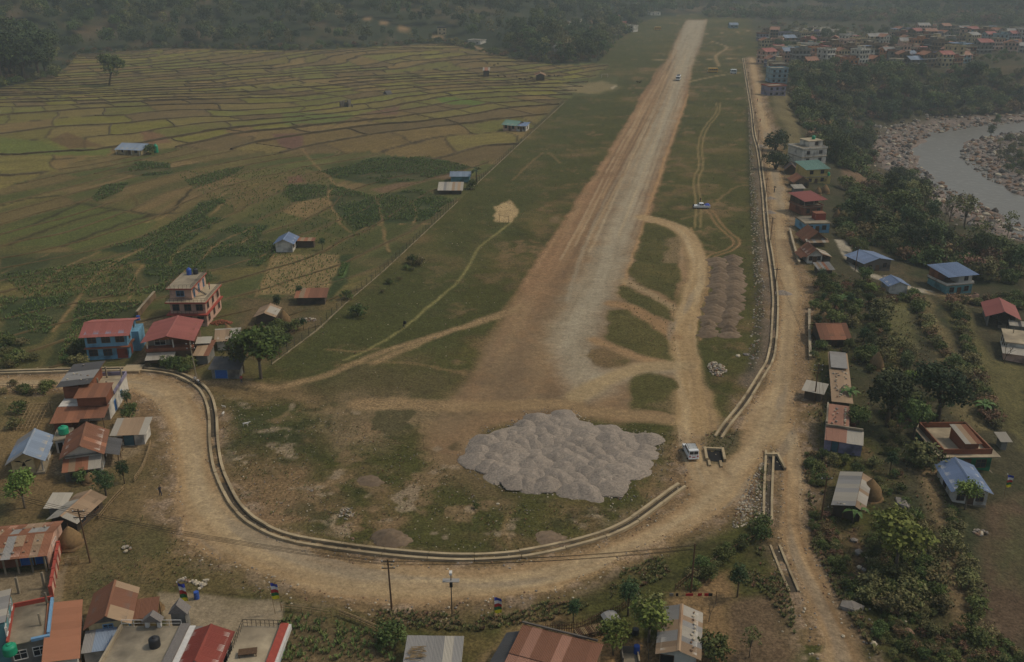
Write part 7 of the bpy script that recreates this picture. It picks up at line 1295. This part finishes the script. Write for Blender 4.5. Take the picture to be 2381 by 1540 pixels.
def beast(kind):
    g = kind == 'goat'; m = 'hide_white' if g else 'hide_black'
    J = [(0, -.5, .95, .2, .24), (0, 0, .92, .24, .27), (0, .5, .98, .19, .25), (0, .85, 1.15, .11, .14), (0, 1.05, 1.22, .1), (0, 1.32, 1.1, .06),
         (-.15, .5, .65, .08), (-.15, .52, .35, .05), (-.15, .5, .02, .05), (.15, .5, .65, .08), (.15, .45, .35, .05), (.15, .48, .02, .05), (-.15, -.55, .7, .11), (-.15, -.68, .38, .05), (-.15, -.6, .02, .05), (.15, -.5, .7, .11), (.15, -.62, .38, .05), (.15, -.52, .02, .05), (0, -.8, 1.02, .03), (0, -.88, .6, .025),
         (-.18, 1.02, 1.33, .03), (.18, 1.02, 1.33, .03)]
    E = [(1, 0), (1, 2), (2, 3), (3, 4), (4, 5), (2, 6), (6, 7), (7, 8), (2, 9), (9, 10), (10, 11), (0, 12), (12, 13), (13, 14), (0, 15), (15, 16), (16, 17), (0, 18), (18, 19), (4, 20), (4, 21)]
    J[0], J[1] = J[1], J[0]; sw = {0: 1, 1: 0}; E = [(sw.get(a, a), sw.get(b, b)) for a, b in E]
    return skin(kind, J, E, (m,))
COW, GOAT = beast('cow'), beast('goat')
for i, (u, v) in enumerate(((1202, 182), (1210, 187), (1221, 188), (1236, 184), (1277, 180), (1289, 179), (1298, 180), (1484, 195), (1489, 194), (1158, 180), (1174, 181), (1149, 155), (1158, 151), (1132, 150))):
    e = empty('cow', P(u, v), random.uniform(0, 6), 1.15); tag(e, f'dark cow grazing near the field huts, {ORD[i]} of the herd', 'cow', 'cattle grazing near the field huts'); inst('body', COW, e)
for u, v, s_, lb in ((520, 967, .62, 'white goat with dark head beside the curved drain'), (572, 992, .66, 'white goat grazing right of the other goats'), (521, 949, .4, 'small white kid goat nearest the road bend')):
    e = empty('goat', P(u, v), random.uniform(0, 6), s_); tag(e, lb, 'goat'); inst('body', GOAT, e)
# ------------------------------------------------------------------ trees, shrubs and crops
T = tree
for a_ in (('pale', 607, 880, 11.5, 'tall leafy roadside tree above the grey shed with blue door'), ('mango', 566, 866, 8.5, 'dark round tree beside the tall leafy roadside tree'), ('clipped', 697, 697, 3.6, 'oval tree beside the long plank shed'), ('clipped', 645, 724, 4.0, 'oval tree in front of the low brown shed'), ('clipped', 706, 768, 3.0, 'oval tree among white stones by the fence'), ('clipped', 750, 581, 3.4, 'oval tree right of the small white field house'), ('bush', 832, 735, 3.2, 'big round bush beside airfield fence'), ('bush', 957, 612, 2.6, 'bush by a puddle beside airfield fence'), ('bush', 808, 696, 2.6, 'bush at the corner of tan maize plot'), ('scrub', 975, 618, 2.2, 'shrub right of the bush by a puddle'),
           ('clipped', 298, 950, 3.6, 'upper of two round trees beside the terrace house'), ('broad', 303, 988, 4.2, 'lower of two round trees beside the terrace house'), ('pale', 58, 1182, 6.6, 'leafy young tree in front of the cream house'), ('mango', 247, 1152, 4.4, 'dark bushy tree in front of the rusty porch'), ('clipped', 290, 1126, 4.0, 'dark tree beside the wooden rail fence'), ('bush', 190, 1120, 2.4, 'bush at left of the rusty porch'), ('bush', 50, 960, 2.6, 'bush on dry grass left of terrace house'), ('scrub', 35, 995, 2.2, 'shrub below the bamboo lattice frame'), ('bush', 112, 905, 2.0, 'bush on the road edge left of terrace house'),
           ('clipped', 1333, 1448, 3.4, 'slim dark tree beside the stake fence'), ('clipped', 1460, 1432, 5.4, 'dark oval tree left of the loose green tree'), ('thin', 1508, 1492, 7.0, 'big loose green tree left of the stone-weighted tin house'), ('pale', 1508, 1494, 6.4, 'leafy lower crown of the loose tree by the tin house'), ('pale', 1425, 1522, 5.0, 'small bright tree in the yard beside the firewood'), ('clipped', 1714, 1388, 5.0, 'dark oval tree at the corner of ploughed plot'), ('bush', 1660, 1528, 3.4, 'dark bush right of the stone-weighted tin house'), ('thin', 1742, 1530, 4.6, 'feathery bamboo clump on the ploughed plot'), ('bare', 1508, 1535, 4.0, 'bare crooked tree near the wash basin'), ('bush', 905, 1500, 3.2, 'dark bush beside the flat grey tin roof'), ('bush', 1108, 1182, 1.0, 'small grey-green weed bush inside the bend'), ('bare', 1648, 1445, 3.4, 'bare sapling beside the clothesline'),
           ('mango', 2062, 990, 11.0, 'big dark mango tree above the half-ruined house'), ('mango', 2180, 980, 12.0, 'largest dark tree left of the green flat-roofed house'), ('broad', 2122, 1028, 8.0, 'yellow-green tree between the two big dark trees'), ('pale', 2080, 1332, 9.5, 'light green spreading tree on the scrub slope'), ('pale', 2243, 1186, 5.6, 'leafy tree in front of the lavender-blue roof'), ('pale', 2060, 1285, 7.0, 'light green tree below the pale grey barn'), ('mango', 1803, 394, 11, 'dense tall bush beside the upper road, nearer one'), ('mango', 1803, 350, 12, 'dense tall bush beside the upper road, farther one'), ('broad', 1988, 1010, 5.5, 'tree above the half-ruined house roof'), ('banana', 1972, 938, 4.0, 'banana plant at the end of the patched shed'), ('banana', 1985, 1215, 3.6, 'banana plant at the barn front'), ('banana', 1958, 710, 3.2, 'banana clump in garden below white-gabled cottage'), ('banana', 2155, 615, 4.0, 'banana plant near the river trees, left'), ('banana', 2190, 612, 3.6, 'banana plant near the river trees, right'), ('banana', 2285, 965, 3.6, 'banana plant above the green house'), ('bare', 2335, 845, 6.0, 'bare pollarded tree before the white flat-roofed house'), ('thin', 2260, 930, 7.0, 'thin-leaved tree in the hedge above green house'), ('pale', 1925, 690, 3.4, 'sapling standing in the bare garden plot'), ('broad', 1990, 590, 4.5, 'tree at the bend of the concrete lane'), ('palm', 1108, 424, 6.0, 'palm tree beside the sheds at boundary fence'), ('bush', 1098, 440, 3.4, 'dark bush under the palm tree'), ('bush', 350, 358, 4.2, 'bush at the right end of long cream house'),
           ('broad', 254, 199, 20, 'tall leaning tree standing alone on the upper terraces')): T(*a_, wide=1.05 if 'tall bush' in a_[4] else 1.0, lean=-.28 if 'leaning' in a_[4] else 0)
for e_, k_ in TREES:
    if 'tall bush' in e_.get('label', ''): e_.location.z -= 3.2
for e_, k_ in TREES: OCC.append((e_.location.x, e_.location.y, e_.scale.z*.12))
r = random.Random(11); rr0 = np.random.default_rng(99)
def wood(poly, n, kinds, h0, h1, label, group, seed, gap=1.2, clear=1.0):
    made = 0
    for x, y, z in rand_in(poly, n*3, seed):
        if made >= n: break
        k = r.choice(kinds); h_ = r.uniform(h0, h1)
        if not free(x, y, clear+h_*.05): continue
        i = near_road(x, y)
        if i < 2.0+h_*.2: continue
        T(k, None, None, h_, label.format(LOOK[k]), (x, y, z-.1), group); OCC.append((x, y, gap)); made += 1
def near_road(x, y): 
    d = seg_dist(np.array([x]), np.array([y]), ROADD, True)[0]; return -d if inside(np.array([x]), np.array([y]), ROADD)[0] else d
wood([(1850, 235), (1880, 205), (1990, 190), (2160, 190), (2381, 195), (2381, 262), (2150, 268), (2020, 285), (1960, 300), (1880, 300)], 58, ['tall', 'tall', 'broad', 'mango', 'broad', 'thin'], 9, 15, '{} in the wood between town and river', 'trees of the wood between town and river', 21, 2.0)
wood([(1835, 185), (1990, 172), (2240, 172), (2381, 175), (2381, 195), (1990, 192), (1850, 225)], 20, ['broad', 'tall', 'mango'], 7, 11, '{} on the slope just below the town', 'trees just below the town', 22, 2.0)
wood([(1880, 300), (1960, 300), (2020, 335), (2035, 380), (1975, 400), (1935, 385), (1900, 345)], 22, ['mango', 'broad', 'tall'], 8, 13, '{} in the dark grove behind the white three-storey house', 'grove behind the white three-storey house', 23, 2)
wood([(2020, 440), (2060, 420), (2150, 420), (2150, 500), (2200, 560), (2381, 590), (2381, 660), (2260, 640), (2100, 600), (2010, 555), (1990, 500)], 38, ['tall', 'broad', 'thin', 'tall', 'mango', 'bare', 'thin'], 6, 12, '{} in the riverside belt above the houses', 'riverside belt of trees above the houses', 24, 1.5)
wood([(2140, 440), (2180, 520), (2381, 600), (2381, 545), (2260, 500)], 12, ['bare', 'bare', 'thin'], 8, 12, '{} at the water edge of the river', 'thin trees at the water edge', 25, 2)
wood([(2290, 300), (2381, 290), (2381, 420), (2300, 380)], 10, ['thin', 'tall', 'bare'], 6, 10, '{} on the far river bluff at right edge', 'trees on the far river bluff', 26, 2)
wood([(1900, 660), (2050, 660), (2060, 760), (2150, 850), (2210, 990), (2190, 1090), (2130, 1110), (2110, 1250), (2030, 1240), (2000, 1150), (1900, 1120), (1885, 900), (1900, 780)], 54, ['bush', 'scrub', 'broad', 'tall', 'pale', 'broad', 'scrub', 'thin', 'clipped'], 2.0, 5.2, '{} in the gardens right of the road', 'bushes in the gardens right of the road', 27, .8)
wood([(1950, 470), (2010, 480), (2005, 600), (1950, 545)], 18, ['bush', 'broad', 'bush', 'scrub'], 2.0, 4.5, '{} behind the turquoise house', 'bushes behind the turquoise house', 28, .8)
wood([(2030, 1280), (2160, 1240), (2180, 1420), (2090, 1440), (2010, 1400)], 44, ['bush', 'scrub', 'broad', 'scrub', 'pale'], 1.4, 3.6, '{} on the scrub slope at lower right', 'bushes on the scrub slope at lower right', 29, .6)
wood([(1880, 1060), (1915, 1060), (1935, 1230), (1990, 1380), (1960, 1380), (1890, 1230)], 30, ['scrub', 'dryscrub', 'bush', 'dryscrub'], .9, 2.0, '{} on the bank right of the small road', 'scrub on the bank right of the small road', 30, .5)
wood([(1600, 1345), (1700, 1270), (1780, 1215), (1785, 1245), (1700, 1310), (1610, 1372)], 30, ['bush', 'scrub', 'bush'], 1.3, 2.6, '{} in the shrub belt below the junction', 'shrub belt below the junction', 31, .5)
for px, lb, hh in (([(2128, 690), (2145, 740), (2170, 800), (2215, 850), (2240, 880)], 'first', 2.4), ([(2215, 705), (2235, 760), (2262, 860), (2300, 960), (2320, 1010)], 'second', 2.8), ([(2205, 1190), (2215, 1260), (2250, 1350), (2268, 1450), (2280, 1540)], 'third', 2.2), ([(2060, 1420), (2120, 1440), (2200, 1490), (2300, 1560)], 'lowest', 1.8), ([(2110, 700), (2062, 700)], 'short', 1.8)):
    p_ = PX(px, 3); L = np.concatenate([[0], np.cumsum(np.linalg.norm(np.diff(p_, axis=0), axis=1))])
    for d_ in np.arange(0, L[-1], 1.9):
        x, y = np.interp(d_, L, p_[:, 0])+r.uniform(-.8, .8), np.interp(d_, L, p_[:, 1])+r.uniform(-.8, .8); k = r.choice(['bush', 'scrub', 'scrub', 'bush', 'dryscrub']); nh = int(d_/1.9); T(k, None, None, hh*r.uniform(.6, 1.3), f'{LOOK[k]}, {ORD[nh] if nh < 30 else "farthest"} along the {lb} field hedge on the right', (x, y, hz(x, y)), f'{lb} field hedge on the right')
for x, y, z in list(rand_in([(0, 800), (60, 790), (110, 850), (20, 858)], 9, 1))+list(rand_in([(150, 815), (200, 800), (205, 850), (150, 855)], 8, 2)): T(r.choice(['bush', 'scrub']), None, None, r.uniform(1.6, 3), 'bush on the roadside left of the blue house', (x, y, z), 'bushes left of the blue house')
for x, y, z in rand_in([(375, 845), (440, 850), (450, 872), (385, 862)], 9, 3): T(r.choice(['bush', 'scrub', 'bush']), None, None, r.uniform(1.6, 3), 'bush between drain and brick house with red roof', (x, y, z), 'bushes in front of the brick house')
for x, y, z in rand_in([(610, 770), (690, 765), (640, 835), (610, 830)], 16, 4): T('bush', None, None, r.uniform(1.8, 3), 'bush in the green garden beside the airfield fence', (x, y, z), 'bushes in the garden by the fence')
for x, y, z in rand_in([(0, 895), (70, 897), (135, 900), (135, 915), (0, 925)], 10, 5): T(r.choice(['scrub', 'bush']), None, None, r.uniform(1.2, 2.2), 'shrub along the lower road edge at far left', (x, y, z), 'shrubs along the lower road edge')
for x, y, z in rand_in([(830, 725), (960, 605), (975, 615), (850, 735)], 12, 6): T(r.choice(['scrub', 'bush']), None, None, r.uniform(.8, 1.6), 'low shrub on airfield side of the fence', (x, y, z), 'low shrubs along the airfield fence')
wood([(1770, 75), (2060, 80), (2250, 130), (2240, 168), (1840, 165), (1790, 130)], 30, ['mango', 'broad', 'tall'], 7, 12, '{} among the town houses', 'trees among the town houses', 33, 2.0, 2)
wood([(1290, 150), (1390, 145), (1440, 95), (1500, 58), (1480, 40), (1330, 50), (1240, 100), (1180, 125)], 32, ['mango', 'tall', 'broad', 'thin', 'thin'], 9, 16, '{} in the grove left of the airstrip end', 'grove left of the airstrip end', 34, 3, 3)
wood([(0, 200), (90, 192), (128, 178), (120, 140), (0, 130)], 16, ['mango', 'mango', 'broad'], 24, 33, '{} in the dark grove at upper left', 'dark grove at upper left', 35, 4, 1)
# name garden plants by the house they stand nearest to
SEEN = {}
for e_, k_ in TREES:
    if e_.get('group') in ('bushes in the gardens right of the road', 'bushes behind the turquoise house', 'shrub belt below the junction'):
        l = e_.location; c = min((hs for hs in HOUSES if hs.short and hs.short.startswith('the ')), key=lambda hs: (hs.c.x-l.x)**2+(hs.c.y-l.y)**2)
        pu, pv = pix(l); cu, cv = pix(c.c); sd_ = ('right of' if pu > cu else 'left of') if abs(pu-cu) > abs(pv-cv) else ('in front of' if pv > cv else 'behind')
        key = f'{LOOK[k_]} {sd_} {c.short}'; SEEN[key] = SEEN.get(key, 0)+1; e_['label'] = key if SEEN[key] == 1 else f'{ORD[SEEN[key]-1]} {key}'
BY = {}
for e_, k_ in TREES: BY.setdefault(e_['label'], []).append(e_)
for lb, es in BY.items():
    if 1 < len(es) <= 30:
        for i, e_ in enumerate(sorted(es, key=lambda o: pix(o.location)[0])): e_['label'] = f'{lb}, {ORD[i]} from left'
# thickets: undergrowth that reads as one mass
tp = []; ts_ = []
for p_, n_, a0, a1 in (([(1840, 160), (1990, 168), (2381, 170), (2381, 262), (2150, 268), (2020, 285), (2035, 380), (1975, 400), (1935, 385), (1880, 310), (1845, 240)], 1500, 2.5, 7), ([(1960, 440), (2020, 430), (2060, 415), (2150, 415), (2150, 500), (2200, 560), (2381, 590), (2381, 665), (2260, 650), (2100, 610), (2010, 560)], 900, 1.6, 5), ([(1890, 640), (2050, 660), (2060, 760), (2150, 850), (2200, 990), (2190, 1100), (2130, 1120), (2110, 1250), (2020, 1240), (2000, 1150), (1885, 1110), (1880, 900), (1890, 780)], 330, .8, 2.2), ([(2030, 1240), (2150, 1200), (2190, 1420), (2120, 1450), (2010, 1400)], 330, .7, 2.2), ([(1875, 1055), (1915, 1060), (1940, 1230), (2010, 1400), (1975, 1390), (1885, 1230)], 300, .4, 1.1), ([(1290, 150), (1390, 145), (1440, 95), (1490, 58), (1330, 50), (1180, 125)], 420, 3, 8), ([(0, 205), (130, 182), (185, 128), (400, 113), (700, 119), (900, 109), (1040, 101), (1150, 130), (1290, 154), (1290, 146), (1150, 122), (1040, 94), (700, 112), (400, 106), (180, 120), (120, 170), (0, 195)], 260, 2, 6), ([(2280, 300), (2381, 285), (2381, 500), (2300, 420)], 160, 1.5, 4), ([(2200, 700), (2381, 690), (2381, 720)], 60, 1, 2.5), ([(2060, 1430), (2381, 1500), (2381, 1560), (2100, 1560), (2010, 1450)], 160, .6, 1.4), ([(1940, 480), (2010, 480), (2005, 600), (1945, 550)], 120, 1, 2.6), ([(1755, 60), (2381, 60), (2381, 150), (1800, 140)], 520, 2, 6), ([(1640, 42), (2400, 62), (2400, 20), (1640, 20)], 900, 4, 11)):
    q = rand_in(p_, n_, n_+3); tp.append(q); ts_.append(rr0.uniform(a0, a1, n_)*(.6+.8*rr0.uniform(0, 1, n_)**2))
tp = np.vstack(tp); ts_ = np.concatenate(ts_); dr_ = seg_dist(tp[:, 0], tp[:, 1], ROADD, True); on = inside(tp[:, 0], tp[:, 1], ROADD) | (dr_ < ts_*.5) | (tp[:, 2] < RIVZ+1.5)
for hs in HOUSES: on |= (tp[:, 0]-hs.c.x)**2+(tp[:, 1]-hs.c.y)**2 < (math.hypot(hs.W, hs.D)*.5+ts_*.4)**2
scatter_stuff('thicket', 'dense undergrowth filling banks, groves and garden edges', 'thicket', tp[~on], ts_[~on], [TREE['bush'][0][0], TREE['bush'][1][0], TREE['scrub'][0][0], TREE['scrub'][1][0], TREE['bush'][2][0], TREE['dryscrub'][0][0]])
# wooded hills: one mass
hp_ = []
rr_ = np.random.default_rng(17)
q = np.column_stack([rr_.uniform(-900, 1500, 60000), rr_.uniform(430, 2600, 60000)])
ins = inside(q[:, 0], q[:, 1], FEP); q = q[ins]; zq = H(q[:, 0], q[:, 1])
dd_ = q[:, 1]*cP-(zq-CAMH)*sP; uq = UC+FPX*q[:, 0]/dd_; vq = VC-FPX*(q[:, 1]*sP+(zq-CAMH)*cP)/dd_
dens = .55+.6*fbm(q[:, 0], q[:, 1], 120, 3, 77)
edge = seg_dist(q[:, 0], q[:, 1], FE)
keep = (uq > -250) & (uq < 2650) & (vq > -160) & (rr_.uniform(0, 1, len(q)) < np.clip(dens, .06, 1)) & (edge > 4)
TRK = PX([(1125, 118), (1040, 92), (940, 68), (840, 40), (770, 22)], 3); keep &= seg_dist(q[:, 0], q[:, 1]+9, TRK) > 14
for hs in HOUSES:
    if hs.c.y > 600: keep &= (q[:, 0]-hs.c.x)**2+(q[:, 1]-hs.c.y)**2 > 15**2
q = q[keep]; zq = zq[keep]; sc_ = rr_.uniform(8, 19, len(q))*np.where(q[:, 1] > 1300, 1.3, 1)
scatter_stuff('forest', 'hazy green forest covering the hills along the top', 'forest', np.column_stack([q, zq-.3]), sc_, [TREE['mango'][0][0], TREE['tall'][0][0], TREE['tall'][1][0], TREE['broad'][0][0], TREE['broad'][2][0], TREE['thin'][0][0], TREE['thin'][1][0]])
# maize, weeds, rubble, river rocks
def plant_mesh(seed, m, n, L, droop, w):
    b = MB(); r_ = random.Random(seed)
    for i in range(n):
        a_ = r_.uniform(0, 6.28); dx, dy = math.cos(a_), math.sin(a_); pr = None; up = r_.uniform(.6, 1)
        for k in range(4):
            t = k/3; p = Vector((dx*L*t*.6, dy*L*t*.6, .05+up*t*(1.4-droop*t))); ww = w*math.sin(math.pi*min(1, .25+t*.75)); s_ = Vector((-dy, dx, 0))*ww
            if pr: b.quad(pr[0]-pr[1], p-s_, p+s_, pr[0]+pr[1])
            pr = (p, s_)
    me = b.mesh('plant', m); at = me.attributes.new('shade', 'FLOAT', 'POINT'); at.data.foreach_set('value', np.array([r_.random() for _ in range(len(me.vertices))], np.float32)); return me
MZ = [plant_mesh(i, 'leaf_maize', 7, .7, .6, .07) for i in range(3)]; WD = [plant_mesh(i+9, m_, 9, .8, .7, .09) for i, m_ in enumerate(['leaf_weed', 'leaf_weed', 'leaf_olive', 'leaf_dry'])]
mp = []; ms_ = []
for i, p_ in enumerate(MAIZE_POLYS):
    a_ = PX(p_); ar = abs(np.sum(a_[:, 0]*np.roll(a_[:, 1], -1)-a_[:, 1]*np.roll(a_[:, 0], -1)))/2; q = rand_in(p_, int(min(ar*2.6, 5200)), 50+i); f_ = fbm(q[:, 0], q[:, 1], 9, 2, 5) > -.35; mp.append(q[f_]); ms_.append(rr_.uniform(.45, .95, f_.sum()))
for p_, n_, s_ in (([(655, 1445), (700, 1430), (890, 1475), (920, 1540), (630, 1540)], 260, .75), ([(642, 592), (790, 592), (788, 612), (757, 684), (597, 684), (627, 622)], 500, .6), ([(795, 612), (811, 614), (797, 643), (788, 643)], 160, .6), ([(185, 702), (345, 702), (250, 747), (130, 850)], 700, .7), ([(0, 640), (300, 600), (330, 690), (60, 690)], 1500, .7), ([(400, 400), (740, 390), (880, 520), (820, 590), (640, 530), (480, 460)], 1500, .7)):
    q = rand_in(p_, n_, n_); mp.append(q); ms_.append(rr_.uniform(.7, 1.3, n_)*s_)
mp = np.vstack(mp); ms_ = np.concatenate(ms_); ok = np.array([near_road(x, y) > .5 for x, y in mp[:, :2]]) if False else np.ones(len(mp), bool)
scatter_stuff('maize', 'green maize plants standing in the left-hand fields', 'maize', mp[ok], ms_[ok], MZ)
wp = []; ws_ = []
for p_, n_, a0, a1 in (([(1880, 640), (2060, 650), (2200, 860), (2280, 1000), (2200, 1100), (2200, 1400), (2000, 1450), (1900, 1250), (1875, 1050), (1885, 850)], 2000, .25, .7), ([(500, 930), (740, 930), (1000, 1060), (1120, 1170), (1450, 1180), (1560, 1120), (1480, 1190), (1200, 1285), (800, 1265), (560, 1180)], 2600, .12, .4), ([(160, 1400), (330, 1200), (640, 1390), (300, 1370)], 500, .12, .4), ([(650, 1400), (900, 1420), (1180, 1430), (1330, 1380), (1540, 1290), (1560, 1340), (1300, 1440), (1100, 1470), (900, 1460)], 1300, .2, .7), ([(1845, 1400), (1800, 1290), (1750, 1270), (1680, 1340), (1780, 1380), (1850, 1480)], 600, .25, .7), ([(640, 850), (1180, 420), (1280, 330), (1380, 330), (1200, 650), (1000, 920), (800, 880)], 2200, .12, .4), ([(1642, 1005), (1716, 1000), (1705, 1065), (1645, 1080)], 160, .2, .5), ([(1786, 1045), (1780, 1215), (1745, 1215), (1762, 1120)], 220, .2, .6), ([(1440, 985), (1586, 992), (1588, 1060), (1530, 1130)], 260, .15, .4), ([(1500, 530), (1580, 550), (1570, 830), (1400, 800), (1450, 660)], 500, .15, .45), ([(1650, 200), (1730, 200), (1765, 700), (1740, 850), (1660, 850), (1720, 600), (1640, 450)], 900, .15, .5), ([(1870, 1060), (1905, 1060), (1960, 1330), (2050, 1540), (1990, 1460), (1890, 1280)], 900, .3, .9)):
    q = rand_in(p_, n_, n_+1); f_ = fbm(q[:, 0], q[:, 1], 7, 3, 91) > -.25; q = q[f_]; wp.append(q); ws_.append(rr_.uniform(a0, a1, len(q)))
wp = np.vstack(wp); ws_ = np.concatenate(ws_); on = inside(wp[:, 0], wp[:, 1], ROADD) | inside(wp[:, 0], wp[:, 1], HEAP)
for hs in HOUSES: 
    if hs.c.y < 500: on |= (wp[:, 0]-hs.c.x)**2+(wp[:, 1]-hs.c.y)**2 < (min(hs.W, hs.D)*.52)**2
scatter_stuff('weeds', 'tufts of grass and weeds over turf and banks', 'weeds', wp[~on], ws_[~on], WD)
rp = []; rs_ = []
pr_ = np.array(RD); L = np.concatenate([[0], np.cumsum(np.linalg.norm(np.diff(pr_, axis=0), axis=1))])
for k in range(9000):
    d_ = rr_.uniform(0, L[-1]); x, y = np.interp(d_, L, pr_[:, 0]), np.interp(d_, L, pr_[:, 1]); o = rr_.normal(0, 2.2, 2); x += o[0]; y += o[1]
    if y < 75: continue
    u_, v_ = pix((x, y, 0))
    rp.append((x, y)); rs_.append(rr_.uniform(.04, .15)*(1.3 if v_ > 1300 else 1))
rp = np.array(rp); rs_ = np.array(rs_); dn = np.full(len(rp), 0.); ii_ = inside(rp[:, 0], rp[:, 1], RD); dn = seg_dist(rp[:, 0], rp[:, 1], RD, True); k_ = ~ii_ | (dn < .6); rp = rp[k_]; rs_ = rs_[k_]
ex = rand_in([(500, 930), (740, 930), (1000, 1060), (1120, 1170), (1450, 1180), (1560, 1120), (1480, 1190), (1200, 1285), (800, 1265), (560, 1180)], 700, 3)[:, :2]; ex2 = rand_in([(640, 850), (1180, 420), (1280, 330), (1200, 650), (1000, 920), (800, 880)], 260, 4)[:, :2]; ex3 = rand_in([(1740, 250), (1765, 500), (1780, 700), (1760, 850), (1735, 880), (1755, 700), (1745, 500)], 700, 6)[:, :2]; ex4 = rand_in([(1720, 1165), (1780, 1060), (1782, 1215), (1700, 1230)], 500, 7)[:, :2]
ii2 = rr_.integers(0, len(HEAP), 900); tt2 = rr_.uniform(0, 1, 900)[:, None]; ex5 = HEAP[ii2]*(1-tt2)+HEAP[(ii2+1) % len(HEAP)]*tt2+rr_.normal(0, 1.1, (900, 2)); rp = np.vstack([rp, ex, ex2, ex3, ex4, ex5]); rs_ = np.concatenate([rs_, rr_.uniform(.04, .13, len(ex)), rr_.uniform(.06, .15, len(ex2)), rr_.uniform(.1, .3, len(ex3)), rr_.uniform(.06, .22, len(ex4)), rr_.uniform(.05, .16, len(ex5))])
scatter_stuff('rubble', 'loose stones and rubble along roads and turf', 'rubble', np.column_stack([rp, H(rp[:, 0], rp[:, 1])+.02]), rs_, STONES)
t_ = rr_.uniform(.22, .8, 9000)*(len(RIV)-1); i0 = t_.astype(int); rvx = RIV[i0]+(RIV[np.minimum(i0+1, len(RIV)-1)]-RIV[i0])*(t_-i0)[:, None]; o = rr_.normal(0, 1, (9000, 2)); o /= np.linalg.norm(o, axis=1)[:, None]; rvx = rvx+o*rr_.uniform(8, 46, 9000)[:, None]
dr = seg_dist(rvx[:, 0], rvx[:, 1], RIV); k_ = (dr > 12) & (dr < 42); rvx = rvx[k_]
scatter_stuff('river_rocks', 'grey rocks and cobbles along the river', 'rocks', np.column_stack([rvx, np.maximum(H(rvx[:, 0], rvx[:, 1]), RIVZ-.1)]), rr_.uniform(.3, 1.0, len(rvx))**4*1.5+.16, STONES+DARKST*3)
# ------------------------------------------------------------------ haze
HZ = 0.00027
m = bpy.data.materials.new('haze'); m.use_nodes = True; t = m.node_tree; t.nodes.clear(); o_ = t.nodes.new('ShaderNodeOutputMaterial'); pv = t.nodes.new('ShaderNodeVolumePrincipled'); pv.inputs['Color'].default_value = (.80, .92, .97, 1); pv.inputs['Density'].default_value = HZ; pv.inputs['Anisotropy'].default_value = .2; t.links.new(pv.outputs[0], o_.inputs['Volume']); MATS['haze'] = m
hb = MB().box(-7400, 7400, -200, 7400, -60, 1500).obj('haze', 'haze'); hb['kind'] = 'stuff'; hb['label'] = 'pale valley haze filling the air'; hb['category'] = 'haze'
